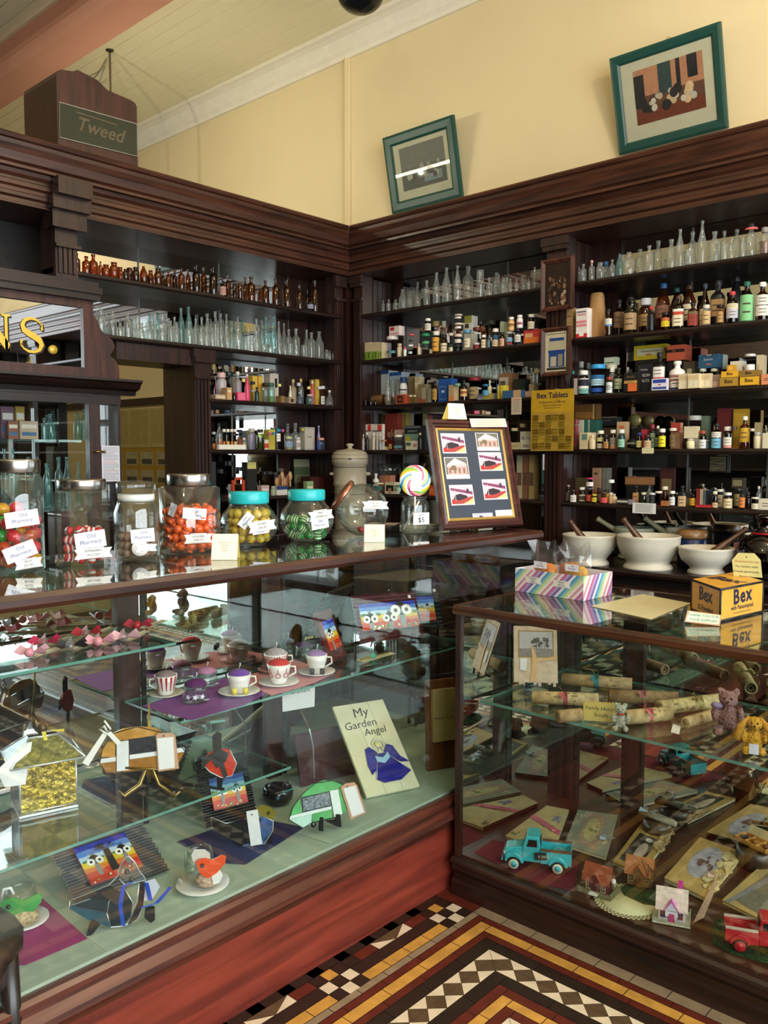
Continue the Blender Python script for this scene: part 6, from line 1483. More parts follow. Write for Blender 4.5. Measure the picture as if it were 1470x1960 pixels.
tent(717,1037,.066,.056,math.radians(40),'yellow tent card before the tilted globe jar')

# --- lollipop in its glass
P = jar_at(794,1018); s = mpp(P); R = 27*s; hT = zat(P,794,950)-LZ
j = thing('glass_jar','open glass jar holding a giant swirl lollipop','jar',(P.x,P.y,LZ+.0003))
b = MB(); shell(b,[(R*.9,0),(R,.006),(R,hT*.74),(R*.94,hT*.84),(R*.78,hT*.90),(R*.80,hT*.95),(R*.86,hT*.97),(R*.84,hT)],28,t=.003); b.build('jar_glass',JARG,j)
a = toward(P)
MB().poly([(-R*.62,-R*.42,0),(R*.62,-R*.42,0),(R*.62,R*.42,0),(-R*.62,R*.42,0)],0,face_M(a+.45,R*1.03,hT*.40)).build('price_card',WHITE,j)
b = MB(); b.text('$5',R*.5,face_M(a+.45,R*1.05,hT*.36)); b.text('EACH',R*.16,face_M(a+.45,R*1.05,hT*.50)); b.build('lettering',INK,j)
LC = Vector((P.x,P.y,zat(P,795,920))); r = 30*s
lo = thing('lollipop','giant rainbow swirl lollipop with a white price paper, standing in the jar','lollipop',LC)
n = Vector((math.cos(a+.25),math.sin(a+.25),.05)); FM = frame_on((0,0,0),n)
sw = ['#e0b81c','#f0f0ea','#2a8fc9','#e8c832','#f2f0ea','#a83a6a','#e7a49c','#7fb83a']
b = MB(); NA,NR = 64,9
for i in range(NA):
 for k in range(NR):
  r0,r1 = r*k/NR,r*(k+1)/NR; f = lambda rr,q: (rr*math.cos(2*math.pi*q/NA+rr/r*2.6),rr*math.sin(2*math.pi*q/NA+rr/r*2.6),.009*math.sqrt(max(0,1-(rr/r)**2))+.004)
  b.add([f(r0,i),f(r0,i+1),f(r1,i+1),f(r1,i)],[(0,1,2,3)],int(i*16/NA) % 8,FM,True)
  g_ = lambda rr,q: (lambda t: (t[0],t[1],-t[2]))(f(rr,q))
  b.add([g_(r0,i),g_(r0,i+1),g_(r1,i+1),g_(r1,i)],[(3,2,1,0)],int(i*16/NA) % 8,FM,True)
b.build('candy_disc',[pm(c,rough=.3,var=.03,coat=.3) for c in sw],lo)
b = MB(); b.tube([FM @ Vector((0,-r*.2,0)),Vector((.004,-.006,-(LC.z-LZ)+.012))],.0035,8); b.build('stick',WHITE,lo)
MB().poly([(-r*.38,-r*.62,.0145),(r*.34,-r*.70,.0145),(r*.42,r*.52,.0145),(-r*.30,r*.60,.0145)],0,FM).build('price_paper',WHITE,lo)
b = MB()
for i in range(7): b.poly([(-r*.26,r*(.42-.13*i),.0155),(r*.26,r*(.38-.13*i),.0155),(r*.26,r*(.36-.13*i),.0155),(-r*.26,r*(.40-.13*i),.0155)],0,FM)
b.build('lettering',pm('#a8a8b8',var=0),lo)
for sgn,ln in ((1,1.7),(-1,.5)):
 b = MB(); c0 = Vector((sgn*r*.8,r*.15 if sgn > 0 else r*.35,.004))
 b.add([FM @ (c0),FM @ (c0+Vector((sgn*r*.45*ln,r*.55,.01))),FM @ (c0+Vector((sgn*r*.5*ln,r*.2,-.004))),FM @ (c0+Vector((sgn*r*.3*ln,-r*.55,.006)))],[(0,1,2),(0,2,3)],0); b.build('cellophane_tail',CELLO,lo)
o = MB().tube([(P.x-R*.7,P.y-R*.45,LZ+.008),(P.x+R*.15,P.y+R*.3,LZ+hT*.86)],.003,8).build('lollipop_stick',WHITE); tag(o,'loose white stick slanting in the lollipop jar','stick')

# --- photograph frame leaning on the counter
A0 = px_z(846,1015,LZ+.006); A1 = px_z(1000,1006,LZ+.006); ww = (A1-A0); W_ = ww.length; wx = ww.normalized()
d = _ray(817,803); t = (A0-CAM0).dot(wx)/d.dot(wx); TL = CAM0+d*t
up = (TL-A0); H_ = up.length; upn = up.normalized(); nn = wx.cross(upn)
fm = Matrix(((wx.x,upn.x,nn.x,A0.x),(wx.y,upn.y,nn.y,A0.y),(wx.z,upn.z,nn.z,A0.z),(0,0,0,1)))
pf = thing('picture_frame','mahogany and gilt frame of small photographs on a dark mount, leaning on the show counter','picture',(0,0,0)); pf.matrix_world = fm
def frame_rails(b,W,H,prof,mi=0):
 """prof: (inset, height) pairs, mitred"""
 for (i0,h0),(i1,h1) in zip(prof[:-1],prof[1:]):
  for k in range(4):
   c = [((i0,i0),(W-i0,i0),(W-i1,i1),(i1,i1)),((W-i0,i0),(W-i0,H-i0),(W-i1,H-i1),(W-i1,i1)),((W-i0,H-i0),(i0,H-i0),(i1,H-i1),(W-i1,H-i1)),((i0,H-i0),(i0,i0),(i1,i1),(i1,H-i1))][k]
   b.add([(c[0][0],c[0][1],h0),(c[1][0],c[1][1],h0),(c[2][0],c[2][1],h1),(c[3][0],c[3][1],h1)],[(0,1,2,3)],mi)
b = MB(); frame_rails(b,W_,H_,[(0,-.012),(0,.006),(.006,.012),(.014,.012),(.018,.006),(.026,.008),(.032,.002)]); b.poly([(0,0,-.012),(W_,0,-.012),(W_,H_,-.012),(0,H_,-.012)]); b.build('frame',wood('#2b1310','#5a2c24',axis='X',rough=.3),pf)
b = MB(); frame_rails(b,W_,H_,[(.032,.003),(.037,.005),(.042,.001)]); b.build('gilt_slip',pm('#cfa85a',rough=.35,metal=.5),pf)
MB().poly([(.040,.040,0),(W_-.040,.040,0),(W_-.040,H_-.040,0),(.040,H_-.040,0)]).build('mount',pm('#3c4350',rough=.6,var=.05),pf)
def photo(kind,u0,v0,u1,v1):
 """small photograph; corners as fractions of the frame"""
 x0,x1,y0,y1 = W_*u0,W_*u1,H_*(1-v1),H_*(1-v0); w_,h_ = x1-x0,y1-y0; z = .0012
 b = MB(); R_ = lambda a0,b0,a1,b1,mi,dz: b.poly([(x0+w_*a0,y0+h_*b0,z+dz),(x0+w_*a1,y0+h_*b0,z+dz),(x0+w_*a1,y0+h_*b1,z+dz),(x0+w_*a0,y0+h_*b1,z+dz)],mi)
 Pg = lambda pts,mi,dz: b.poly([(x0+w_*p[0],y0+h_*p[1],z+dz) for p in pts],mi)
 R_(0,0,1,1,0,0)
 if kind == 'street':
  R_(.04,.06,.96,.90,1,.0003); Pg([(.04,.86),(.96,.66),(.96,.50),(.5,.62),(.04,.74)],2,.0006); Pg([(.04,.06),(.6,.06),(.96,.34),(.96,.42),(.3,.30),(.04,.26)],3,.0006)
  Pg([(.5,.06),(.96,.06),(.96,.34),(.75,.2)],4,.0007); Pg([(.12,.28),(.2,.50),(.42,.56),(.7,.46),(.72,.36),(.4,.24)],5,.0009); Pg([(.04,.06),(.16,.06),(.2,.26),(.06,.30)],6,.001)
  R_(.2,.2,.215,.75,0,.0011); R_(.72,.6,.8,.8,5,.001)
  ms = ['#e6dde2','#d9c2cc','#8a4a6a','#b04a44','#dcc88a','#3a3238','#c43a34']
 elif kind == 'house':
  R_(.03,.12,.97,.97,1,.0003); Pg([(.10,.66),(.45,.95),(.92,.70)],0,.0006); Pg([(.06,.56),(.94,.58),(.92,.68),(.10,.66)],2,.0006); R_(.1,.2,.92,.57,3,.0006)
  for x in (.15,.35,.55,.75): R_(x,.26,x+.08,.5,4,.0009)
  Pg([(.18,.42),(.3,.62),(.46,.6),(.48,.38)],5,.001); R_(.03,.02,.97,.2,0,.0008)
  ms = ['#e8e0de','#77746c','#d6c4c8','#c9a79c','#8f6f66','#7c7050','#ffffff']
 elif kind == 'mono':
  R_(.02,.1,.98,.98,1,.0003); Pg([(.28,.15),(.34,.8),(.5,.72),(.5,.15)],2,.0006); R_(.56,.4,.8,.62,2,.0006); Pg([(.5,.12),(.95,.3),(.95,.2),(.6,.06)],3,.0005)
  ms = ['#d6d6e2','#c2c4d6','#3a3a4a','#8a86b0']
 else:
  ms = ['#e9e6ea','#9a98a0']
  for i in range(6): R_(.15+.04*(i % 2),.78-.11*i,.8-.06*(i % 3),.80-.11*i,1,.0003)
 o = b.build('photograph',[pm(c,rough=.35,var=.03) for c in ms],pf)
for kd,q in (('street',(.135,.125,.42,.31)),('house',(.56,.115,.85,.285)),('house',(.135,.345,.42,.545)),('street',(.56,.30,.855,.475)),('street',(.15,.60,.435,.785)),('street',(.56,.555,.86,.745)),('mono',(.385,.865,.635,.975)),('note',(.675,.845,.95,.995))):
 photo(kd,q[0],min(q[1],.96),q[2],min(q[3],.965))
# paper strip and tent card on the frame's top edge
TP = fm @ Vector((W_*.62,H_-.004,.014)); b = MB()
b.add([fm @ Vector((W_*.50,H_-.030,.0145)),fm @ Vector((W_*.96,H_-.026,.0145)),fm @ Vector((W_*.95,H_+.008,.0145)),fm @ Vector((W_*.49,H_+.004,.0145)),fm @ Vector((W_*.95,H_+.010,-.004)),fm @ Vector((W_*.49,H_+.006,-.004))],[(0,1,2,3),(3,2,4,5)],0)
for i in range(3): b.add([fm @ Vector((W_*.55,H_-.022+i*.008,.0150)),fm @ Vector((W_*.88,H_-.020+i*.008,.0150)),fm @ Vector((W_*.88,H_-.018+i*.008,.0150)),fm @ Vector((W_*.55,H_-.020+i*.008,.0150))],[(0,1,2,3)],1)
tag(b.build('paper_strip',[pm('#e6dcc0',rough=.7),pm('#b9a988',var=0)]),'folded cream paper strip over the top corner of the photograph frame','paper')
TT = fm @ Vector((W_*.35,H_+.004,-.001))
tt = thing('tent_card','yellow tent card balanced on top of the photograph frame','card',TT,math.atan2(wx.y,wx.x),'yellow folded cards')
b = MB(); w2,h2,d2 = .090,.060,.012
for s_ in (-1,1):
 b.poly([(-w2/2,s_*d2,0),(w2/2,s_*d2,0),(w2/2-.008,s_*.001,h2),(-w2/2+.008,s_*.001,h2)],0 if s_ < 0 else 1)
b.poly([(-w2/2-.012,0.01,0),(-w2/2+.002,-d2-.0005,0),(-w2/2+.010,-.0015,h2),(-w2/2+.008,.002,h2)],1)
b.build('folded_card',[pm('#efe8cf',rough=.7,var=.02),pm('#dcc465',rough=.7,var=.03)],tt)
card_text(tt,['Thank you for','a donation','of your','change'],frame_on((.004,-d2*.55-.002,h2*.52),(0,-h2,d2)),.0065,'#8a8478')
# papers lying behind the lollipop
for i,(u,v,rz,lb) in enumerate(((745,1003,.5,'buff paper sheet lying behind the tilted globe jar'),(838,1012,.2,'white folded paper between the lollipop jar and the photograph frame'))):
 p = px_z(u,v,LZ+.001); b = MB(); b.box(-.06,.06,-.05,.05,0,.0012 if i == 0 else .012)
 tag(b.build('paper',pm(('#b9a898','#c9c4b4')[i],rough=.7),loc=(p.x-(.03,.09)[i],p.y,LZ+.0005),rot=(0,0,rz)),lb,'paper')
# ================================================================ inside the left show counter
class Plate:
 """a flat piece standing on a base line; L(u, v) gives its own x, y for a pixel"""
 def __init__(s,M): s.M = M; s.inv = M.inverted(); s.o = M.translation; s.n = M.to_3x3() @ Vector((0,0,1))
 def L(s,u,v):
  d = _ray(u,v); t = (s.o-CAM0).dot(s.n)/d.dot(s.n); q = s.inv @ (CAM0+d*t); return (q.x,q.y)
 def P(s,pts): return [s.L(*p) for p in pts]
def lean(bl,br,tl,z,th=.009):
 A0,A1 = px_z(*bl,z),px_z(*br,z); wx = (A1-A0).normalized(); d = _ray(*tl); t = (A0-CAM0).dot(wx)/d.dot(wx); T = CAM0+d*t
 up = (T-A0); upn = up.normalized(); n = wx.cross(upn)
 return Plate(Matrix(((wx.x,upn.x,n.x,A0.x),(wx.y,upn.y,n.y,A0.y),(wx.z,upn.z,n.z,A0.z+th*abs(n.z)+.0012),(0,0,0,1)))),(A1-A0).length,up.length
def stand(u,v,z,ang=None,tilt=.0):
 p = px_z(u,v,z); a = toward(p) if ang is None else ang
 return Plate(frame_on(p,(math.cos(a),math.sin(a),tilt)))
def piece(parent,name,pl,pts,mt,z0,z1,raw=False):
 q = pts if raw else [(x,max(y,.0008)) for x,y in pl.P(pts)]; return MB().prism(q,z0,z1,'z').build(name,mt,parent)
def lead(parent,pl,lines,mt,r=.0012,z=.004,name='lead_line',closed=False):
 b = MB()
 for ln in lines: b.tube([(pl.L(*p)[0],max(pl.L(*p)[1],.0025),z) for p in ln],r,5,closed=closed)
 return b.build(name,mt,parent)
def at_plate(name,label,cat,pl,group=None):
 t = thing(name,label,cat,(0,0,0),group=group); t.matrix_world = pl.M; return t
def inside(p):
 if p.z > .9: return p
 if not (abs(p.z-RD) < .02 or abs(p.z-SR) < .02): p.x = min(max(p.x,LB+.02),LX-.016)
 else: p.y = min(max(p.y,RY+.014),RB-.03); p.x = max(p.x,RL+.03)
 return p
def flat(name,label,cat,pts,z,mt,t=.0008,group=None):
 q = [inside(px_z(u,v,z)) for u,v in pts]; c = sum(q,Vector())/len(q)
 return tag(MB().prism([(p.x-c.x,p.y-c.y) for p in q],0,t,'z').build(name,mt,loc=(c.x,c.y,z+.0004)),label,cat,group)
def xtag(parent,pl,pts,col,hole=None,lines=0,z=.006,name='gift_tag'):
 q = pl.P(pts); b = MB(); b.prism(q,z,z+.001,'z',0)
 if hole: h = pl.L(*hole); b.lathe([(0,z+.0012),(.0022,z+.0012),(.0022,z+.0016),(0,z+.0016)],8,1,c=(h[0],h[1],0))
 return b.build(name,[pm(col,rough=.7,var=.02),INK],parent)
SILV = pm('#d4d8da',rough=.3,metal=.7,var=.05); BLKG = pm('#0c0c10',rough=.12,var=.1,spec=.8)
# --- mats and papers on the deck and shelves
PAPER = pm('#a9b8a4',rough=.75,var=.12,scale=9)
flat('paper_mat','magenta felt mat under the green glass bird','mat',[(-30,1845),(72,1712),(168,1797),(48,1848)],LD+.0010,pm('#9c2566',rough=.8))
flat('paper_mat','navy felt mat under the spotted navy bird','mat',[(338,1612),(478,1563),(583,1584),(470,1655),(425,1652)],LD+.0024,pm('#1d2858',rough=.8))
flat('paper_sheet','pale green marbled sheet spread under the orange bird and frog','paper',[(20,1690),(330,1580),(505,1610),(540,1668),(225,1838)],LD,PAPER,.0004)
flat('paper_sheet','pale green marbled sheet under the green caravan, one dark edge showing','paper',[(470,1562),(700,1490),(812,1512),(632,1616)],LD+.0006,PAPER,.0008)
flat('shelf_mat','purple paper mat under the teacups','mat',[(272,1352),(430,1298),(540,1312),(468,1350),(367,1379)],SB,pm('#7d468c',rough=.8))
flat('shelf_mat','pink paper mat under the dotted teacups','mat',[(455,1300),(560,1262),(640,1290),(600,1308),(520,1332)],SB+.0012,pm('#c98488',rough=.8))

# --- ribbon-tied bookmarks on the top shelf
def bookmark(u,v,u2,v2,card,knob,rib,label):
 p = px_z(u,v,SA); q = px_z(u2,v2,SA); ang = math.atan2(q.y-p.y,q.x-p.x)
 t = thing('bookmark',label,'bookmark',(p.x,p.y,SA+.001),ang,'ribbon-tied bookmarks on the upper glass shelf')
 b = MB(); b.box(.012,.14,-.012,.012,0,.0015); b.build('card_strip',pm(card,rough=.7),t)
 b = MB(); b.box(.016,.135,-.0025,.0025,.0016,.005); b.build('stick',pm('#b8a98e',rough=.5),t)
 MB().ball((0,0,.0135),.0125,10).build('crystal_knob',knob,t)
 b = MB()
 for k in range(4):
  a = -1.9+k*1.25; b.add([(.014,0,.012),(.014+.03*math.cos(a),.03*math.sin(a),.030),(.014+.046*math.cos(a+.25),.046*math.sin(a+.25),.014),(.014+.028*math.cos(a+.55),.028*math.sin(a+.55),.006)],[(0,1,2),(0,2,3)],0)
 b.build('ribbon',pm(rib,rough=.4,var=.08),t)
CRY = glass((.92,.86,.88),(.5,.45,.5),haze=.15,hcol=(.9,.85,.87),key='crystal',ior=1.7); PKC = pm('#e2909c',rough=.15,var=.15)
for a in ((56,1260,120,1238,'#c9b8a0',PKC,'#e8a9b8','bookmark with a rose-pink knob and pale pink ribbon, at the counter’s near end'),(82,1240,150,1214,'#a8a48e',CRY,'#d8245c','bookmark with a cerise bow and clear knob'),(134,1247,190,1222,'#a49a84',CRY,'#2a2226','bookmark with a clear crystal knob and black bow'),
  (164,1222,222,1198,'#9a9a7e',CRY,'#c9203c','bookmark tied with a crimson bow'),(188,1238,240,1214,'#c09a8e',PKC,'#e7a0b0','bookmark with a rose-pink knob on a pink card'),(237,1229,280,1208,'#b8ac90',CRY,'#eab2bc','bookmark with a clear crystal knob and blush ribbon'),(262,1206,292,1196,'#a89c84',pm('#b0202c',rough=.2),'#c22c4a','bookmark with a round red knob')):
 bookmark(*a)
# --- pincushion teacups
CHINA = pm('#e6e1dc',rough=.18,var=.02,coat=.4)
def cup(u,v,wpx,hpx,cush,label,deco=None,sauc=None,saucw=None,glassy=False,hand=1):
 p = px_z(u,v,SB); s = mpp(p); R = wpx/2*s; Hc = hpx*s; z = SB+.0025
 if sauc:
  Rs = saucw/2*s
  o = MB().lathe([(0,0),(Rs*.5,0),(Rs*.55,.003),(Rs,.011),(Rs*.98,.013),(Rs*.5,.0055),(0,.005)],28).build('saucer',pm(sauc[0],rough=.2,var=.03,coat=.3),loc=(p.x,p.y,z)); tag(o,sauc[1],'saucer','saucers under the pincushion cups')
  z += .0058
 t = thing('pincushion_cup',label,'cup',(p.x,p.y,z),toward(p),'pincushion cups on the middle glass shelf')
 body = JARG if glassy else CHINA
 pr = [(R*.55,0),(R*.62,.003),(R*.72,Hc*.25),(R*.9,Hc*.65),(R,Hc)] if not glassy else [(R*1.1,0),(R*1.15,.004),(R,Hc*.4),(R*.92,Hc*.7),(R,Hc)]
 MB().lathe([(0,0)]+pr+[(R*.93,Hc),(R*.8,Hc*.6),(0,Hc*.55)],24).build('cup_body',body,t)
 MB().ball((0,0,Hc*.92),(R*.93,R*.93,R*.52),18,z0=0).build('pincushion',pm(cush,rough=.85,var=.15,scale=60),t)
 b = MB(); b.tube([(0,0,Hc+R*.40),(0.003,.004,Hc+R*.85)],.0007,5,0); b.ball((.003,.004,Hc+R*.87),.0025,6,0); b.tube([(-.006,0,Hc+R*.36),(-.010,.006,Hc+R*.75)],.0007,5,0); b.build('pin',SILV,t)
 if hand and not glassy: MB().tube([(-.1*R,hand*R*.86,Hc*.82),(-.1*R,hand*R*1.35,Hc*.8),(-.1*R,hand*R*1.4,Hc*.5),(-.1*R,hand*R*.8,Hc*.3)],R*.085,6).build('cup_handle',CHINA,t)
 if deco:
  b = MB()
  if deco[0] == 'stripe':
   for k in range(5): a = -.9+k*.45; b.add([(R*.735*math.cos(a)*1.02,R*.735*math.sin(a)*1.02,Hc*.25),(R*.735*math.cos(a+.1)*1.02,R*.735*math.sin(a+.1)*1.02,Hc*.25),(R*1.02*math.cos(a+.14),R*1.02*math.sin(a+.14),Hc*.97),(R*1.02*math.cos(a-.06),R*1.02*math.sin(a-.06),Hc*.97)],[(0,1,2,3)])
  elif deco[0] == 'dots':
   for r_ in range(4):
    for k in range(14):
     a = -1.6+k*.23+(r_ % 2)*.11; zz = Hc*(.45+.14*r_); rr = R*(.80+.2*(.45+.14*r_-.25)/.75*1.0)*1.03; b.ball((rr*math.cos(a),rr*math.sin(a),zz),R*.055,6)
  elif deco[0] == 'rings':
   for k in range(3):
    a = -.75+k*.7; c = Vector((R*.93*math.cos(a),R*.93*math.sin(a),Hc*.5)); M = frame_on(c,(math.cos(a),math.sin(a),-.25))
    b.tube([M @ Vector((R*.2*math.cos(q),R*.2*math.sin(q),.001)) for q in [i*.52 for i in range(12)]],R*.035,5,closed=True); b.tube([M @ Vector((0,R*.2,.001)),M @ Vector((0,R*.6,.001))],R*.03,5)
  elif deco[0] == 'spool':
   for k,dy in enumerate((-.4,.5)): b.lathe([(R*.22,0),(R*.22,R*.5)],10,c=(R*1.45,R*dy,.008))
  elif deco[0] == 'stars':
   for k in range(3):
    a = -.6+k*.55; M = frame_on((R*1.08*math.cos(a),R*1.08*math.sin(a),Hc*.4),(math.cos(a),math.sin(a),0)); b.poly([(R*(.26 if i % 2 == 0 else .11)*math.cos(i*math.pi/5),R*(.26 if i % 2 == 0 else .11)*math.sin(i*math.pi/5),.001) for i in range(10)],0,M)
  b.build('decoration',pm(deco[1],rough=.3,var=.04),t)
 return t,R,Hc
t,R,Hc = cup(318,1334,44,38,'#8a7a7c','white cup with red stripes and a patterned pincushion',('stripe','#b8232c'),('#dcd2c2','cream saucer under the red-striped cup'),68,hand=-1)
cup(375,1343,46,34,'#5a2260','glass pot with deep purple pincushion and white stars',('stars','#e9e6ee'),glassy=True)
cup(396,1312,40,26,'#b87fa4','glass pot with pink scrolled pincushion',None,glassy=True)
cup(458,1330,46,36,'#6a3f9c','white cup with violet pincushion and yellow cotton reel',('spool','#d8c42c'),('#ded8d0','white saucer under the violet pincushion cup'),80)
cup(534,1312,46,38,'#c4282c','white cup with red ring pattern and red pincushion',('rings','#b8242c'),('#e2dcd6','white saucer under the red ring cup'),78)
cup(528,1286,46,32,'#a89aa0','white cup covered in red dots',('dots','#b02a34'),('#a85a58','red-rimmed saucer under the dotted cup'),70)
cup(606,1292,42,36,'#8d5f9c','white cup with mauve pincushion and dark cotton reels',('spool','#22202a'),('#ded8d2','white saucer under the mauve pincushion cup'),72)
cup(584,1262,36,26,'#4a2050','small glass pot with dark plum pincushion',None,glassy=True)
# --- outback paintings
CORR = lambda c: pm(c,rough=.32,var=.08,spec=.5)
def corrugated(parent,W,H,col,n,back='#b9c4bc',amp=.004):
 b = MB(); ny = n*8
 for side,dz in ((0,0),(1,-.003)):
  k = len(b.v)
  for j in range(ny+1):
   y = H*j/ny; z = amp*math.cos(2*math.pi*n*j/ny)+dz
   b.v += [(0,y,z),(W,y,z)]
  for j in range(ny): b.f.append([k+2*j,k+2*j+1,k+2*j+3,k+2*j+2]); b.m.append(side); b.s.append(True)
 return b.build('corrugated_sheet',[CORR(col),pm(back,rough=.6)],parent)
def painting(parent,x0,y0,w,h,z,birds,rnd=3):
 rg = random.Random(rnd); cols = ['#1a2fa8','#4f86d2','#b9d4e6','#4c7a2c','#e2c22a','#e07a22','#c9361c','#8fa83a','#efe8c8','#5a1c14','#101014','#f4f2ee','#8a8a88']
 ms = [pm(c,rough=.35,var=.12,scale=30) for c in cols]; b = MB(); b.box(x0,x0+w,y0,y0+h,z-.004,z,6)
 def band(a,c,mi,dz):
  n = 10; lo = [(x0+w*i/n,y0+h*(a+(rg.uniform(-.018,.018) if a > 0 else 0)),z+dz) for i in range(n+1)]; hi = [(x0+w*i/n,y0+h*(c+(rg.uniform(-.018,.018) if c < 1 else 0)),z+dz) for i in range(n+1)]
  b.poly(lo+hi[::-1],mi)
 for i,(a,c,mi) in enumerate(((0,1,0),(0,.86,1),(0,.72,2),(0,.56,4),(0,.40,5),(0,.28,6))): band(a,c,mi,.0003*(i+1))
 for i in range(9):
  cx = x0+w*rg.random(); r = w*.05; b.poly([(cx+r*math.cos(q)*rg.uniform(.6,1.3),y0+h*.57+r*.5*math.sin(q),z+.0022) for q in [k*.7 for k in range(9)]],3)
 for i in range(26):
  cx,cy2 = x0+w*rg.uniform(.04,.96),y0+h*rg.uniform(.02,.13); r = w*.022; b.poly([(cx+r*math.cos(q),cy2+r*math.sin(q),z+.0023+.0001*(i % 3)) for q in [k*1.26 for k in range(5)]],(7,8,3)[i % 3])
 E = lambda cx,cy2,rx,ry,mi,dz: b.poly([(x0+w*cx+rx*w*math.cos(q*.524),y0+h*cy2+ry*w*math.sin(q*.524),z+dz) for q in range(12)],mi)
 for bx,by_,s in birds:
  E(bx,by_-.22*s,.05*s,.16*s,12,.0026); E(bx,by_+.05*s,.10*s,.10*s,10,.0029)
  for k in range(3): b.poly([(x0+w*(bx-.01),y0+h*by_+.1*s*w,z+.003),(x0+w*(bx+.01),y0+h*by_+.1*s*w,z+.003),(x0+w*(bx+(k-1)*.07*s),y0+h*by_+w*.22*s,z+.003)],10)
  for sg in (-1,1): E(bx+sg*.085*s,by_,.078*s,.078*s,11,.0032); E(bx+sg*.085*s,by_,.03*s,.03*s,10,.0035)
 return b.build('painted_panel',ms,parent)
def easel(parent,W,drop,z=-.012):
 b = MB()
 for x in (W*.22,W*.78): b.tube([(x,.012,.012),(x,-.002,.012),(x,-.004,-.006),(x,-drop,-.02)],.0028,6); b.tube([(x,.02,-.008),(x,-drop*.2,-.045)],.0028,6)
 return b.build('wire_easel',BLACK,parent)
pl,W,H = lean((690,1234),(813,1221),(672,1144),SDZ)
t = at_plate('corrugated_painting','wide maroon corrugated panel painted with three goggle-eyed birds','painting',pl)
corrugated(t,W,H,'#4a1620',13); easel(t,W,.030)
q0 = pl.L(694,1209); q1 = pl.L(791,1150); painting(t,q0[0],q0[1],q1[0]-q0[0],q1[1]-q0[1],.008,((.16,.40,.8),(.50,.40,.8),(.72,.66,1.15)),3)
MB().lathe([(0,0),(.007,0),(.007,.001),(0,.001)],14,c=(*pl.L(782,1143),.006)).build('price_dot',WHITE,t)
pl,W,H = lean((800,1204),(848,1201),(790,1134),SDZ)
t = at_plate('corrugated_painting','small dark green corrugated panel painted with one bird beside a tree','painting',pl)
corrugated(t,W,H,'#16282c',9); easel(t,W,.030)
q0 = pl.L(800,1190); q1 = pl.L(826,1142); painting(t,q0[0]-.004,q0[1],q1[0]-q0[0]+.006,q1[1]-q0[1],.008,((.62,.55,1.1),),5)
MB().lathe([(0,0),(.007,0),(.007,.001),(0,.001)],14,c=(*pl.L(830,1131),.006)).build('price_dot',WHITE,t)
pl,W,H = lean((634,1272),(664,1256),(601,1178),SB)
t = at_plate('painted_plank','narrow maroon plank with a small outback painting, leaning behind the teacups','painting',pl)
piece(t,'plank',pl,[(0,0),(W,0),(W,H),(0,H)],pm('#4f1519',rough=.4),-.012,0,raw=True); painting(t,W*.16,H*.22,W*.66,H*.58,.005,((.35,.5,1.6),),8)
o = flat('pen_card','cream card holding a bead-trimmed pen at the shelf’s far end','card',[(682,1264),(745,1248),(757,1251),(695,1268)],SB,CREAM)
p0,p1 = px_z(690,1262,SB+.012),px_z(745,1247,SB+.012); t = thing('beaded_pen','slim pen with a green bead on the cream card','pen',(0,0,0))
MB().tube([p0,p1],.0035,8).build('pen_barrel',pm('#6a5a2e',rough=.3,metal=.5),t); MB().ball(p0.lerp(p1,.42),(.012,.016,.008),10).build('bead',pm('#2a9a72',rough=.2),t)
pl = stand(575,1362,.60,None); t = at_plate('card_sign','small white card lettered Crafted below the teacup shelf','sign',pl)
piece(t,'card',pl,[(541,1364),(602,1352),(603,1312),(540,1318)],WHITE,0,.001); q = pl.L(573,1322)
MB().text('Crafted',.022,Matrix.Translation((q[0],q[1],.0016)) @ Matrix.Rotation(.15,4,'Z'),shear=.25).build('lettering',INK,t); MB().tube([(*pl.L(575,1360),-.001),(*pl.L(592,1395),-.002)],.003,6).build('stake',pm('#6a5a3a'),t)
MB().tube([(*pl.L(592,1395),-.002),(*pl.L(600,1440),-.05),(*pl.L(602,1500),-.05)],.0025,6).build('wire_foot',SILV,t)
# --- lantern on the lower shelf
p = px_z(95,1545,SC); s = mpp(p); w2 = 50*s; t = thing('glass_lantern','leaded glass lantern with textured gold panes and pitched roof','lantern',(p.x-.03,p.y,SC+.0012),toward(p)+.18)
AMBP = glass((.62,.52,.18),(.35,.28,.06),haze=.30,hcol=(.55,.45,.12),key='gold_pane',ior=1.6,rough=.12); AMBP2 = pm('#a08a2c',rough=.18,metal=.55,var=.7,scale=70,bump=1.0)
hB = 100*s; hE = 98*s; hR = 136*s; d = w2*1.0
MB().box(-d,d,-w2*1.05,w2*1.05,0,.006).build('base_plate',SILV,t)
for q in ((d,1),(-d,-1)): MB().box(q[0]-.0015,q[0]+.0015,-w2,w2,.008,hE).build('gold_pane',AMBP2 if q[1] > 0 else AMBP,t)
for y in (-w2,w2): MB().box(-d,d,y-.0015,y+.0015,.008,hE).build('side_pane',pm('#3a3028',rough=.2,metal=.3,var=.5,scale=60,bump=.6),t)
b = MB(); e = w2*1.32; k = w2*.52
b.add([(d*1.2,-e,hE),(d*1.2,e,hE),(d*.25,k,hR),(d*.25,-k,hR)],[(0,1,2,3)]); b.build('roof_pane',pm('#7c7a3a',rough=.2,metal=.4,var=.5,scale=50,bump=.8),t)
b = MB(); b.add([(-d*1.2,-e,hE),(-d*1.2,e,hE),(-d*.25,k,hR),(-d*.25,-k,hR),(d*1.2,-e,hE),(d*.25,-k,hR),(d*1.2,e,hE),(d*.25,k,hR)],[(0,3,2,1),(0,4,5,3),(1,2,7,6)]); b.build('roof_sides',pm('#4a5a5c',rough=.2,metal=.4,var=.4,scale=50),t)
b = MB()
for y in (-w2,w2):
 for x in (-d,d): b.tube([(x,y,.006),(x,y,hE)],.0028,6)
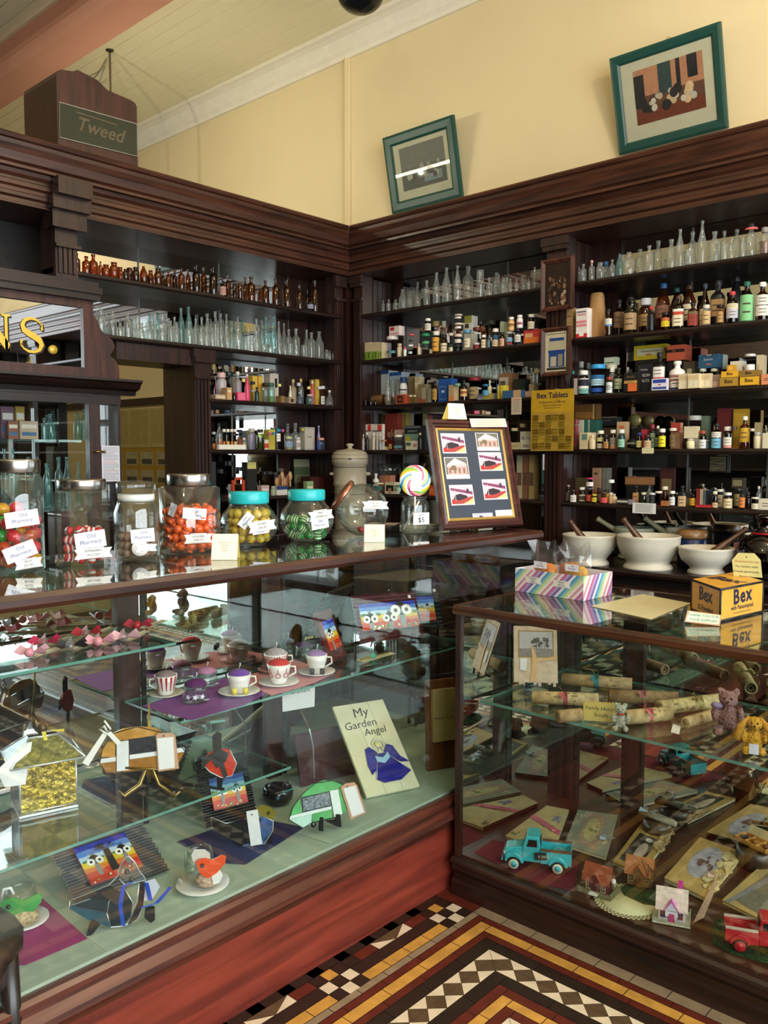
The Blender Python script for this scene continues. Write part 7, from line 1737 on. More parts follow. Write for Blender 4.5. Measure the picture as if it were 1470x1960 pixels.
for x in (-d*1.2,d*1.2): b.tube([(x,-e,hE),(x,e,hE)],.0025,6)
for y in (-1,1):
 b.tube([(-d*1.2,y*e,hE),(d*1.2,y*e,hE)],.0025,6)
 for x in (-1,1): b.tube([(x*d*1.2,y*e,hE),(x*d*.25,y*k,hR)],.0025,6)
for x in (-1,1): b.tube([(x*d*.25,-k,hR),(x*d*.25,k,hR)],.003,6)
b.tube([(d,-w2,.012),(d,w2,.012)],.0025,6); b.build('lead_frame',SILV,t)
MB().ball((0,0,hR+.016),(.014,.014,.017),10).build('finial',pm('#4a3c1c',rough=.3,metal=.5),t)
b = MB(); b.add([(.012,-.004,hR+.012),(.05,.004,hR-.04),(.05,.012,hR-.04),(.012,.006,hR+.012),(.02,.05,hR+.004),(.02,.05,hR+.012)],[(0,1,2,3),(3,4,5)]); b.build('yellow_ribbon',pm('#d0c040',rough=.5),t)
b = MB(); b.poly([(d*1.3,-w2*1.55,hE*.72),(d*1.3,-w2*.85,hE*.70),(d*.5,-w2*.45,hR*.98),(d*.5,-w2*.75,hR*.98),(d*1.25,-w2*1.8,hE*1.05)]); b.build('gift_tag',pm('#dfe0e0',rough=.7),t)
MB().lathe([(0,0),(.014,0),(.016,.022),(0,.022)],14,c=(0,0,.0065)).build('tealight',pm('#b0a878',rough=.4),t)
# --- wooden caravan on a brass stand
pl = stand(268,1530,SC); t = at_plate('brass_easel','brass display easel holding the wooden caravan','easel',pl)
b = MB()
for sg in (-1,1):
 c = 286
 b.tube([(*pl.L(c+sg*0,1350),-.02),(*pl.L(c+sg*2,1410),-.014),(*pl.L(c+sg*5,1470),-.006),(*pl.L(c+sg*18,1500),.006),(*pl.L(c+sg*48,1518),.02),(*pl.L(c+sg*58,1508),.024)],[.002,.003,.005,.006,.006,.004],8)
b.tube([(*pl.L(286,1470),-.012),(*pl.L(286,1512),-.06)],.005,6); b.tube([(*pl.L(240,1466),.014),(*pl.L(335,1470),.014)],.003,6); b.build('easel_frame',pm('#8a7440',rough=.28,metal=.9),t)
WG = [pm('#b8863c',rough=.25,var=.3,scale=30),pm('#e2e4e4',rough=.2),pm('#2b2d34',rough=.15,var=.5,scale=80),pm('#9c6a2c',rough=.25,var=.3,scale=30)]
t = at_plate('glass_caravan','amber wood-grain caravan in leaded glass, resting on the brass easel','ornament',pl)
piece(t,'roof_panel',pl,[(216,1401),(236,1392),(262,1388),(296,1390),(318,1402),(250,1412),(220,1416)],WG[0],.008,.012)
piece(t,'front_panel',pl,[(192,1446),(196,1432),(206,1418),(221,1416),(221,1446)],WG[0],.008,.012)
piece(t,'white_band',pl,[(191,1458),(191,1450),(352,1428),(354,1436)],WG[1],.0085,.0125); piece(t,'window_panel',pl,[(247,1440),(247,1412),(318,1402),(334,1414),(338,1430)],WG[2],.008,.012)
piece(t,'lower_panel',pl,[(192,1458),(354,1437),(340,1462),(250,1474),(204,1476)],WG[3],.008,.012); piece(t,'door_panel',pl,[(223,1473),(223,1418),(246,1414),(248,1470)],WG[1],.009,.0135)
lead(t,pl,[[(191,1458),(196,1432),(214,1402),(262,1388),(318,1401),(342,1418),(354,1436),(340,1462),(250,1474),(204,1476),(191,1458)],[(247,1412),(247,1470)],[(223,1418),(223,1474)]],pm('#3a3026',rough=.3,metal=.5),.0014,.0125)
b = MB(); b.poly([(*pl.L(158,1456),.016),(*pl.L(170,1462),.016),(*pl.L(206,1402),.016),(*pl.L(198,1398),.016)]); b.poly([(*pl.L(204,1400),.016),(*pl.L(226,1424),.017),(*pl.L(232,1416),.017),(*pl.L(212,1396),.016)])
b.tube([(*pl.L(x,y),.016) for x,y in ((206,1402),(190,1392),(200,1386),(206,1398),(212,1392),(200,1376))],.003,6); b.build('white_ribbon',WHITE,t)
xtag(t,pl,[(298,1403),(303,1399),(328,1398),(335,1404),(342,1466),(302,1472)],'#c59a7c',(313,1404),z=.018); xtag(t,pl,[(300,1409),(331,1406),(334,1464),(304,1468)],'#e6e4e2',z=.0195)
# --- red and black glass bird hanging over the shelf edge
pl = stand(420,1508,SC); t = at_plate('glass_bird','black and red fused glass bird perched at the lower shelf’s far end','ornament',pl)
piece(t,'body',pl,[(386,1455),(400,1440),(425,1432),(438,1434),(452,1460),(444,1482),(424,1486),(402,1474)],pm('#c4361c',rough=.12,var=.25,scale=25),.002,.007)
piece(t,'neck',pl,[(386,1472),(387,1450),(408,1438),(406,1408),(416,1398),(424,1404),(424,1432),(438,1440),(432,1456),(414,1468),(404,1452),(394,1462)],BLKG,.004,.010)
piece(t,'wing_bar',pl,[(412,1440),(422,1440),(436,1482),(428,1487)],BLKG,.005,.011); lead(t,pl,[[(386,1460),(402,1476),(424,1487),(444,1483),(453,1460),(440,1434)]],SILV,.0014,.006); piece(t,'foot',pl,[(414,1486),(428,1486),(424,1508),(416,1508)],BLACK,.0,.004)
# --- paintings on the deck
pl,W,H = lean((148,1740),(325,1672),(100,1641),LD)
t = at_plate('corrugated_painting','charcoal corrugated panel with an emu and palm painting, leaning low in the counter','painting',pl)
corrugated(t,W,H,'#3a3a3a',9,amp=.005); q0 = pl.L(166,1704); q1 = pl.L(252,1594); painting(t,W*.19,H*.20,W*.56,H*.72,.010,((.25,.52,.95),(.80,.55,.95)),11)
b = MB(); cx,cy2 = W*.19+W*.56*.52,H*.20+H*.72*.45; b.poly([(cx-W*.04,cy2-H*.22,.0145),(cx+W*.04,cy2-H*.22,.0145),(cx+W*.03,cy2+H*.2,.0145),(cx-W*.03,cy2+H*.2,.0145)])
for k in range(7): a = .3+k*.42; b.poly([(cx,cy2+H*.2,.015),(cx+W*.11*math.cos(a),cy2+H*.2+H*.16*math.sin(a),.015),(cx+W*.12*math.cos(a+.12),cy2+H*.2+H*.10*math.sin(a),.015)])
b.build('painted_palm',pm('#171512',rough=.4),t)
pl,W,H = lean((394,1588),(492,1562),(372,1462),LD)
t = at_plate('corrugated_painting','tall black corrugated panel painted with two wide-eyed birds','painting',pl)
corrugated(t,W,H,'#16161a',12); q0 = pl.L(408,1552); q1 = pl.L(462,1478); painting(t,q0[0],q0[1],q1[0]-q0[0],q1[1]-q0[1],.008,((.30,.50,.95),(.74,.50,.95)),17)
# --- leaded birds and caravan on the deck
def blob(parent,c,r,mt,name='eye'): return MB().ball(c,r,10).build(name,mt,parent)
pl = stand(222,1778,LD+.001); t = at_plate('leaded_bird','large leaded glass duck in dark panes, tied with blue ribbon','ornament',pl)
SG = [pm('#10181a',rough=.12,var=.2),pm('#1c4a58',rough=.12,var=.3,scale=40),pm('#24161a',rough=.12,var=.2),glass((.85,.88,.9),(.5,.55,.6),haze=.06,key='clear_pane'),pm('#0f2228',rough=.12)]
out_ = [(134,1722),(208,1692),(226,1674),(228,1660),(236,1642),(246,1636),(258,1648),(266,1664),(278,1680),(274,1730),(262,1758),(236,1770),(212,1772),(170,1758),(132,1736)]
piece(t,'back_pane',pl,[(134,1722),(208,1692),(226,1704),(208,1722),(176,1717)],SG[0],.004,.008); piece(t,'tail_pane',pl,[(132,1736),(140,1732),(204,1746),(212,1772),(170,1758)],SG[1],.004,.008)
piece(t,'wing_pane',pl,[(138,1731),(176,1717),(208,1722),(204,1744)],SG[4],.004,.008); piece(t,'breast_pane',pl,[(226,1704),(240,1702),(254,1726),(250,1752),(236,1768),(212,1770),(206,1744),(210,1722)],SG[4],.004,.008)
piece(t,'throat_pane',pl,[(268,1686),(278,1688),(274,1730),(262,1756),(244,1768),(254,1748),(264,1724)],SG[2],.004,.008); piece(t,'head_pane',pl,[(228,1660),(246,1637),(258,1648),(276,1678),(240,1690),(228,1680)],SG[3],.004,.008)
lead(t,pl,[out_+[out_[0]],[(138,1731),(176,1717),(208,1722),(204,1744),(140,1732)],[(208,1722),(240,1706)],[(240,1702),(254,1726),(250,1752),(236,1768)],[(204,1744),(212,1772)],[(228,1680),(240,1692),(276,1682)],[(266,1690),(262,1724),(238,1768)]],SILV,.0016,.006)
blob(t,(*pl.L(243,1665),.009),.0065,BLKG); blob(t,(*pl.L(251,1680),.009),.006,BLKG)
b = MB()
for ln in ([(236,1768),(230,1730),(236,1692),(256,1684),(280,1686),(288,1720)],[(270,1734),(300,1724),(326,1694)]):
 for a_,c_ in zip(ln[:-1],ln[1:]): b.add([(*pl.L(a_[0]-4,a_[1]),.0095),(*pl.L(a_[0]+4,a_[1]),.0105),(*pl.L(c_[0]+4,c_[1]),.0105),(*pl.L(c_[0]-4,c_[1]),.0095)],[(0,1,2,3)])
b.build('blue_ribbon',pm('#1f49b0',rough=.35),t); xtag(t,pl,[(272,1688),(296,1680),(306,1696),(290,1722),(276,1722)],'#c4c4d2',z=.003)
for pts in ([(166,1792),(170,1770),(178,1756),(192,1764),(180,1780),(174,1798)],[(276,1752),(278,1734),(296,1734),(296,1756),(288,1762)]): piece(t,'easel_foot',pl,pts,BLACK,.0,.012)
def bird_cup(u,v,wsc,col,label,pl_pts,eye,sgroup):
 p = px_z(u,v,LD); s = mpp(p); Rs = wsc/2*s
 o = MB().lathe([(0,0),(Rs*.5,0),(Rs*.55,.003),(Rs,.012),(Rs*.98,.0145),(Rs*.5,.006),(0,.0055)],28).build('saucer',CHINA,loc=(p.x,p.y,LD+.003)); tag(o,sgroup,'saucer')
 pl = stand(u,v-8,LD+.012); t = at_plate('bird_cup',label,'ornament',pl); return t,pl,s,Rs
POT = pm('#b89a84',rough=.7,var=.6,scale=120)
t,pl,s,Rs = bird_cup(388,1700,102,'#e0481c','clear pot of dried petals with an orange glass bird on its saucer',None,None,'white saucer under the orange bird')
MB().ball((Rs*.15,.022,.02),(Rs*.42,.022,.016),14).build('petals',POT,t)
b = MB(); shell(b,[(Rs*.5,.004),(Rs*.58,.02),(Rs*.55,.06),(Rs*.48,.085)],22); b.build('glass_cup',JARG,t,loc=(-Rs*.12,.0,-.02),rot=(-R90,0,0))
piece(t,'bird_body',pl,[(374,1638),(382,1632),(394,1630),(404,1634),(424,1624),(432,1626),(430,1640),(414,1658),(398,1668),(384,1660)],pm('#dc4a1a',rough=.15,var=.15,coat=.4),.034,.038); blob(t,(*pl.L(387,1643),.041),.0055,BLKG)
piece(t,'breast',pl,[(404,1664),(420,1652),(426,1662),(420,1676),(408,1680)],CHINA,.033,.037); xtag(t,pl,[(366,1628),(372,1616),(392,1616),(402,1624),(402,1634),(370,1640)],'#cfc8c0',z=.028)
t,pl,s,Rs = bird_cup(46,1770,92,'#2f8a3c','clear pot of petals with a green glass bird, on the magenta mat',None,None,'white saucer under the green bird')
MB().ball((Rs*.0,.022,.03),(Rs*.6,.022,.018),14).build('petals',pm('#b09a70',rough=.7,var=.5,scale=120),t)
b = MB(); shell(b,[(Rs*.6,.004),(Rs*.7,.02),(Rs*.66,.05),(Rs*.55,.07)],22); b.build('glass_cup',JARG,t,loc=(-Rs*.1,.004,-.02),rot=(-R90,0,0))
piece(t,'bird_body',pl,[(0,1716),(8,1708),(22,1704),(46,1708),(72,1696),(80,1700),(78,1712),(54,1740),(30,1748),(12,1740)],pm('#3a9440',rough=.15,var=.15,coat=.4),.034,.038); blob(t,(*pl.L(16,1720),.041),.0055,BLKG)
MB().tube([(*pl.L(2,1712),.02),(*pl.L(8,1694),.02),(*pl.L(20,1692),.02),(*pl.L(26,1704),.02)],.004,8).build('handle_ring',CHINA,t)
pl = stand(468,1618,LD+.0042); t = at_plate('leaded_bird','navy speckled glass wren with olive head, on the navy mat','ornament',pl)
piece(t,'tail_pane',pl,[(405,1563),(432,1574),(468,1570),(474,1612),(462,1619),(406,1580)],pm('#101116',rough=.15,var=.9,scale=160),.004,.008); piece(t,'breast_pane',pl,[(500,1560),(522,1570),(520,1590),(504,1614),(478,1624),(464,1620),(474,1612),(490,1608)],pm('#3a5a8c',rough=.15,var=.5,scale=70),.004,.008)
piece(t,'head_pane',pl,[(490,1544),(502,1538),(516,1542),(528,1552),(522,1568),(500,1558)],pm('#7a6f1e',rough=.15,var=.2),.004,.008); blob(t,(*pl.L(514,1554),.009),.005,BLKG); piece(t,'wing_pane',pl,[(468,1568),(490,1548),(502,1600),(476,1614)],pm('#16171e',rough=.15),.005,.009)
lead(t,pl,[[(405,1563),(432,1574),(468,1572)],[(405,1563),(406,1580),(462,1620),(484,1625),(506,1614),(522,1588),(523,1570),(498,1558)]],SILV,.0014,.006)
xtag(t,pl,[(471,1550),(493,1546),(502,1612),(480,1616)],'#e4e2e0',(482,1556),z=.011); piece(t,'easel_foot',pl,[(505,1618),(512,1590),(522,1592),(520,1616)],BLACK,-.004,.003); piece(t,'easel_foot',pl,[(456,1630),(458,1612),(468,1612),(466,1630)],BLACK,-.004,.003)
p = px_z(532,1538,LD); s = mpp(p); t = thing('cat_bowl','glossy black cat-faced bowl tied with turquoise cord','bowl',(p.x,p.y,LD+.002),toward(p))
MB().lathe([(0,0),(18*s,0),(28*s,10*s),(30*s,22*s),(26*s,32*s),(22*s,34*s),(0,28*s)],24).build('bowl_body',BLKG,t)
for y in (-18,16): MB().ball((8*s,y*s,36*s),(6*s,7*s,9*s),8).build('ear',BLKG,t)
MB().poly([(31*s,-4*s,24*s),(31*s,4*s,24*s),(32*s,0,17*s)]).build('nose',pm('#3a7a94',rough=.3),t); MB().tube([(26*s*math.cos(q),29*s*math.sin(q),(27+4*math.sin(q*2))*s) for q in [i*.45 for i in range(14)]],.0022,6,closed=True).build('cord',pm('#3fa6a8',rough=.5),t)
pl = stand(625,1592,LD+.002,-.35); t = at_plate('glass_caravan','green and white leaded glass caravan on black feet','ornament',pl)
GR = [pm('#5fae6a',rough=.18,var=.25,scale=25),pm('#dfe8e2',rough=.18),pm('#7d848c',rough=.15,var=.6,scale=110,bump=.5),pm('#b8d8c8',rough=.18)]
piece(t,'roof_pane',pl,[(573,1526),(592,1502),(618,1492),(642,1494),(658,1502),(632,1512),(578,1524)],GR[0],.004,.008); piece(t,'front_pane',pl,[(552,1560),(558,1544),(572,1527),(577,1552)],GR[0],.004,.008); piece(t,'window_pane',pl,[(576,1525),(628,1513),(632,1540),(578,1552)],GR[2],.004,.008)
piece(t,'white_band',pl,[(551,1566),(553,1560),(632,1540),(632,1547)],GR[1],.0045,.0085); piece(t,'lower_pane',pl,[(551,1567),(595,1556),(594,1576),(578,1582)],GR[3],.004,.008); piece(t,'lower_pane',pl,[(595,1556),(632,1547),(634,1564),(610,1570),(596,1572)],GR[0],.004,.008); piece(t,'door_pane',pl,[(629,1512),(645,1509),(653,1556),(638,1562)],GR[1],.005,.009); piece(t,'rear_pane',pl,[(646,1509),(658,1503),(672,1530),(664,1550),(653,1555)],GR[0],.004,.008)
lead(t,pl,[[(551,1566),(558,1544),(576,1518),(602,1497),(636,1492),(660,1502),(672,1530)],[(576,1525),(578,1552),(632,1540),(628,1513),(576,1525)],[(551,1567),(578,1583),(596,1572),(638,1563)]],pm('#26282a',rough=.3,metal=.5),.0013,.0085)
blob(t,(*pl.L(597,1576),.012),(.0085,.0085,.004),BLKG,'wheel')
for pts in ([(609,1588),(610,1562),(616,1562),(616,1588)],[(622,1570),(640,1568),(640,1556),(648,1556),(651,1580),(644,1580)]): piece(t,'easel_foot',pl,pts,BLACK,.002,.012)
xtag(t,pl,[(648,1504),(656,1497),(674,1494),(680,1500),(697,1552),(668,1566)],'#c89a7c',(661,1502),z=.013); xtag(t,pl,[(653,1506),(676,1500),(693,1551),(670,1560)],'#eae8e6',z=.0145)
# --- "My Garden Angel" board
pl,W,H = lean((702,1533),(804,1511),(636,1359),LD+.0022,.0145)
t = at_plate('angel_board','cream painted board lettered My Garden Angel with a blue glass angel','plaque',pl)
MB().box(0,W,0,H,-.014,0).build('board',pm('#d9d3b0',rough=.55,var=.05),t,bevel=.002)
b = MB(); [b.box(W*x-.0006,W*x+.0006,0,H,0,.0004) for x in (.36,.68)]; b.build('board_joints',pm('#9a9272',var=0),t)
for tx,u,v,sz in (('My',.46,.88,.20),('Garden',.38,.75,.165),('Angel',.60,.655,.15)): MB().text(tx,W*sz*1.25,Matrix.Translation((W*u,H*v,.0008)) @ Matrix.Rotation(.04,4,'Z'),shear=.15).build('lettering',INK,t)
BLU = pm('#1b1f86',rough=.12,var=.25,scale=25,coat=.4); an = lambda pts: [(W*x,H*y) for x,y in pts]
piece(t,'gown',pl,an([(.46,.40),(.62,.40),(.95,.17),(.72,.10),(.40,.10),(.28,.15)]),BLU,.001,.005,True); piece(t,'wing',pl,an([(.47,.42),(.36,.49),(.28,.47),(.22,.30),(.24,.20),(.34,.24),(.46,.38)]),BLU,.001,.005,True); piece(t,'wing',pl,an([(.60,.42),(.70,.49),(.80,.46),(.86,.34),(.98,.27),(.84,.28),(.62,.38)]),BLU,.001,.005,True)
piece(t,'song_book',pl,an([(.40,.38),(.53,.35),(.66,.40),(.66,.34),(.53,.29),(.40,.32)]),pm('#9cc4dc',rough=.15),.005,.008,True)
MB().ball((W*.54,H*.50,.004),(.013,.013,.006),12).build('angel_head',pm('#d9cf9c',rough=.15),t); MB().tube([(W*.54+.021*math.cos(q*.52),H*.505+.021*math.sin(q*.52),.003) for q in range(12)],.0013,5,closed=True).build('halo',SILV,t)
b = MB()
for ln in ([(.46,.40),(.28,.15)],[(.62,.40),(.95,.17)],[(.52,.47),(.50,.40)],[(.56,.47),(.60,.40)]): b.tube([(W*x,H*y,.0055) for x,y in ln],.0011,5)
b.build('lead_line',SILV,t)
# --- dim things beyond: folder and packet
pl,W,H = lean((582,1512),(668,1490),(570,1412),LD,.03); t = at_plate('folder','dark maroon folder standing behind the garden angel board','folder',pl); MB().box(0,W*1.4,0,H,-.03,-.02).build('cover',pm('#3a1014',rough=.6),t)
pl,W,H = lean((826,1425),(872,1418),(824,1312),.42,.03); t = at_plate('framed_packet','old buff powder packet in a wooden tray near the counter’s far corner','packet',pl)
MB().box(-.01,W+.01,-.10,H+.01,-.03,-.012).build('tray',wood('#4a2a16','#7a4a26',axis='Y'),t); MB().box(.006,W,.004,H*.9,-.011,.004).build('packet',pm('#a8935c',rough=.7),t); MB().text('Powder Soda',W*.15,Matrix.Translation((W*.5,H*.42,.005))).build('lettering',INK,t)
# ================================================================ inside and on the low show counter
PARCH = pm('#c2ad82',rough=.75,var=.18,scale=30); TANP = pm('#a8884f',rough=.8,var=.15,scale=25)
def booklet(label,pts,col,t=.010,deco=None):
 q = [inside(px_z(u,v,RD+.002)) for u,v in pts]; c = sum(q,Vector())/4
 k = thing('booklet',label,'booklet',(c.x,c.y,RD+.0024)); loc = [(p.x-c.x,p.y-c.y) for p in q]
 MB().prism([(x*.985,y*.985) for x,y in loc],0,t*.8,'z').build('pages',pm('#c9bb94',rough=.8,var=.1),k); MB().prism(loc,t*.8,t,'z').build('cover',pm(col,rough=.75,var=.14,scale=25),k)
 A,B,C_,D_ = [Vector((x,y,t)) for x,y in loc]
 def Q(u,v,dz=.0006): a = A.lerp(B,u); b_ = D_.lerp(C_,u); p = a.lerp(b_,v); return (p.x,p.y,t+dz)
 def P(name,pts2,c2,dz=.0006): return MB().poly([Q(u,v,dz) for u,v in pts2]).build(name,pm(c2,rough=.7,var=.2,scale=60),k)
 return k,Q,P,t
def oval(cu,cv,ru,rv,n=18): return [(cu+ru*math.cos(i*2*math.pi/n),cv+rv*math.sin(i*2*math.pi/n)) for i in range(n)]
def sprig(k,Q,cu,cv,col,n=9,s=.05,name='flower_print'):
 b = MB(); rg = random.Random(int(cu*100)+n)
 for i in range(n): u,v = cu+rg.uniform(-s,s)*2,cv+rg.uniform(-s,s)*1.3; r = rg.uniform(.3,.6)*s; b.poly([Q(x,y,.0009+.0001*i) for x,y in oval(u,v,r,r,6)])
 return b.build(name,pm(col,rough=.7,var=.3,scale=90),k)
def ribbon_across(k,Q,v0,v1,col,w=.05): return MB().add([Q(0,v0-w,.0016),Q(.5,(v0+v1)/2-w,.004),Q(1,v1-w,.0016),Q(1,v1+w,.0016),Q(.5,(v0+v1)/2+w,.004),Q(0,v0+w,.0016)],[(0,1,4,5),(1,2,3,4)]).build('ribbon',pm(col,rough=.5,var=.2),k)
def bow(k,p,s,col,name='bow'):
 b = MB()
 for a in (.4,2.4,3.6,5.4): b.add([p,(p[0]+s*math.cos(a),p[1]+s*math.sin(a),p[2]+s*.5),(p[0]+s*1.2*math.cos(a+.4),p[1]+s*1.2*math.sin(a+.4),p[2]+.002),(p[0]+s*.5*math.cos(a+.6),p[1]+s*.5*math.sin(a+.6),p[2])],[(0,1,2),(0,2,3)])
 return b.build(name,pm(col,rough=.55,var=.15),k)
# corners: near-left, near-right, far-right, far-left as seen
k,Q,P,t = booklet('cream booklet tied with pink ribbon, behind the turquoise truck',[(967,1606),(1058,1640),(1089,1556),(1016,1538)],'#c9b583',.012); sprig(k,Q,.75,.72,'#7f88b4',12,.06); sprig(k,Q,.12,.12,'#7d7a44',7); sprig(k,Q,.55,.5,'#b07a44',6,.04); ribbon_across(k,Q,.62,.42,'#cf6f7a'); bow(k,Q(.9,.42,.004),.014,'#cf6f7a')
k,Q,P,t = booklet('grey-blue lace booklet with oval floral label',[(1080,1622),(1160,1648),(1182,1566),(1106,1556)],'#8d8c7a',.012); P('scalloped_label',[(.25,.12),(.72,.08),(.78,.3),(.76,.7),(.66,.92),(.34,.95),(.24,.7),(.27,.4)],'#a48a74'); P('label_centre',oval(.5,.52,.18,.30),'#b9ab7c',.0008); sprig(k,Q,.5,.55,'#6f7a48',8,.06); sprig(k,Q,.12,.8,'#c9c0a0',10,.05); sprig(k,Q,.85,.3,'#c9c0a0',10,.05); bow(k,Q(.92,.35,.004),.022,'#8f9cae')
k,Q,P,t = booklet('booklet with a dark photograph of a lady and torn bark trim',[(1172,1656),(1228,1680),(1284,1604),(1226,1584)],'#b4904c',.012); P('photograph',[(.12,.1),(.78,.08),(.82,.78),(.16,.80)],'#2b2622'); P('lady_gown',oval(.55,.4,.16,.22,12),'#b7a08c',.0008); P('lady_hat',oval(.56,.70,.12,.05,10),'#d2c8ba',.0009)
def torn(k,Q,cu,cv,su,sv,col,n=16,name='lace_trim',seed=1):
 b = MB(); rg = random.Random(seed)
 for i in range(n):
  u,v = cu+rg.uniform(-su,su),cv+rg.uniform(-sv,sv); r = rg.uniform(.05,.1)
  b.poly([Q(u+r*math.cos(a)*rg.uniform(.5,1.3),v+r*math.sin(a)*rg.uniform(.5,1.3),.002+.0035*rg.random()) for a in (0,1,2,3,4,5.2)])
 return b.build(name,pm(col,rough=.85,var=.3,scale=80),k)
torn(k,Q,.95,.78,.12,.28,'#b99a68',22,'bark_trim')
k,Q,P,t = booklet('tan booklet with a grey oval print, lace and dusty ribbon',[(1271,1688),(1352,1728),(1425,1640),(1342,1608)],'#b8975a',.014); P('oval_print',oval(.48,.56,.30,.34,24),'#9a98a4'); sprig(k,Q,.5,.55,'#6a4a44',12,.09,'figure_print'); torn(k,Q,.88,.5,.14,.48,'#cdb985',30); bow(k,Q(.9,.35,.006),.024,'#b08f7c')
b = MB(); b.add([Q(.9,.3,.006),Q(1.0,.28,.004),Q(1.22,-.28,.001),Q(1.12,-.42,.001)],[(0,1,2,3)]); b.build('ribbon_tail',pm('#b08f7c',rough=.6),k)
k,Q,P,t = booklet('weathered booklet with faded grey print at the picture edge',[(1382,1730),(1500,1790),(1580,1700),(1460,1660)],'#a8905c',.012); P('faded_print',[(.1,.1),(.62,.05),(.7,.9),(.2,.9)],'#6f6a58'); P('faded_band',[(.05,.0),(.12,.0),(.4,.9),(.3,.95)],'#7d7c80',.0008); torn(k,Q,.75,.6,.2,.3,'#8d8458',14)
flat('paper_mat','dark red mat under the turquoise toy truck','mat',[(909,1632),(940,1606),(1108,1650),(1098,1706),(1020,1694)],RD,pm('#6a1e2c',rough=.8))
# lace doily
q = [px_z(u,v,RD) for u,v in ((1145,1738),(1238,1770),(1180,1690))]; c = px_z(1205,1725,RD); Rd = .105
b = MB(); n = 44
b.lathe([(0,.0004),(Rd*.78,.0004),(Rd*.78,.0008),(0,.0008)],n)
for rr,off in ((.82,0),(.88,.5),(.94,0)):
 for i in range(n):
  a = 2*math.pi*(i+off)/n; ca,sa = math.cos(a),math.sin(a); w = .030
  b.poly([(Rd*(rr-.04)*ca,Rd*(rr-.04)*sa,.0006),(Rd*rr*math.cos(a+w*2),Rd*rr*math.sin(a+w*2),.0006),(Rd*(rr+.04)*ca,Rd*(rr+.04)*sa,.0006),(Rd*rr*math.cos(a-w*2),Rd*rr*math.sin(a-w*2),.0006)])
tag(b.build('doily',pm('#dcd5a8',rough=.8),loc=(c.x,c.y,RD+.0004)),'cream paper lace doily under the little houses','doily')
# toy trucks
def truck(L,col,trim,wall):
 """pickup of length L, nose to -X, wheels on z = 0"""
 k = thing('toy_truck','-','truck'); W = L*.38; cm_ = pm(col,rough=.3,var=.12,scale=18,coat=.4); S_ = lambda pts: [(x*L,z*L) for x,z in pts]
 MB().prism(S_([(-.48,.15),(-.49,.24),(-.46,.29),(-.30,.325),(-.20,.34),(-.20,.13),(-.46,.13)]),-W*.36,W*.36,'y').build('bonnet',cm_,k,bevel=L*.02,seg=3)
 MB().prism(S_([(-.21,.13),(-.21,.345),(-.165,.50),(-.145,.515),(.01,.515),(.03,.50),(.045,.345),(.045,.13)]),-W*.42,W*.42,'y').build('cab',cm_,k,bevel=L*.015,seg=2)
 b = MB(); b.box(.05*L,.49*L,-W*.44,W*.44,.13*L,.17*L)
 for y in (-1,1): b.box(.05*L,.49*L,y*W*.44-.012*L,y*W*.44+.012*L,.16*L,.32*L)
 b.box(.05*L,.065*L,-W*.44,W*.44,.16*L,.34*L); b.box(.475*L,.49*L,-W*.44,W*.44,.16*L,.32*L); b.build('bed',cm_,k)
 for y in (-1,1): MB().box(.06*L,.49*L,y*W*.45-.016*L,y*W*.45+.016*L,.322*L,.35*L).build('side_rail',pm(trim,rough=.6,var=.2),k)
 for x in (-.335,.295):
  for y in (-1,1):
   b = MB(); b.prism(S_([(x-.135,.13),(x-.12,.20),(x-.06,.255),(x+.02,.262),(x+.09,.225),(x+.13,.16),(x+.145,.11),(x+.105,.11),(x+.08,.16),(x+.03,.19),(x-.04,.19),(x-.09,.16),(x-.10,.11)]),y*W*.36,y*W*.52,'y'); b.build('mudguard',cm_,k,bevel=L*.012,seg=2)
   T = Matrix.Translation((x*L,y*W*.44,.092*L)) @ Matrix.Rotation(R90,4,'X')
   o = MB().lathe([(0,-.035*L),(.085*L,-.035*L),(.092*L,-.02*L),(.092*L,.02*L),(.085*L,.035*L),(0,.035*L)],20,M=T).build('wheel',pm('#141416',rough=.6),k)
   b = MB(); b.lathe([(.040*L,-.037*L),(.074*L,-.037*L),(.074*L,-.0355*L),(.074*L,.0355*L),(.074*L,.037*L),(.040*L,.037*L)],20,0,M=T); b.lathe([(0,-.038*L),(.045*L,-.038*L),(.045*L,.038*L),(0,.038*L)],20,1,M=T); b.build('white_wall',[pm(wall,rough=.5),cm_],o)
 g = pm('#15181a',rough=.15)
 for y in (-1,1): MB().prism(S_([(-.155,.36),(-.125,.465),(-.005,.465),(.0,.36)]),y*W*.425,y*W*.43,'y').build('side_window',g,k)
 MB().add([(-.205*L,-W*.34,.365*L),(-.205*L,W*.34,.365*L),(-.172*L,W*.34,.485*L),(-.172*L,-W*.34,.485*L)],[(0,1,2,3)],0,Matrix.Translation((-.004*L,0,0))).build('windscreen',g,k); MB().box(.046*L,.050*L,-W*.3,W*.3,.38*L,.46*L).build('rear_window',g,k)
 for y in (-1,1): MB().ball((-.475*L,y*W*.3,.225*L),(.02*L,.03*L,.03*L),10).build('headlamp',pm('#d8d4c0',rough=.2),k)
 MB().box(-.515*L,-.495*L,-W*.48,W*.48,.125*L,.155*L).build('bumper',cm_,k); return k
p0 = px_z(983,1666,RD); p1 = px_z(1067,1676,RD); dv = p1-p0; L = dv.length/.63; an = math.atan2(dv.y,dv.x)
k = truck(L,'#3cb6c0','#6a4630','#d8d2bc'); nrm = Vector((-math.sin(an),math.cos(an),0)); c = p0.lerp(p1,.53)+nrm*(L*.38*.52)
k.location = (c.x,c.y,RD+.0012); k.rotation_euler = (0,0,an); tag(k,'turquoise toy pickup truck with a small for-sale plate, on a dark red mat','toy truck')
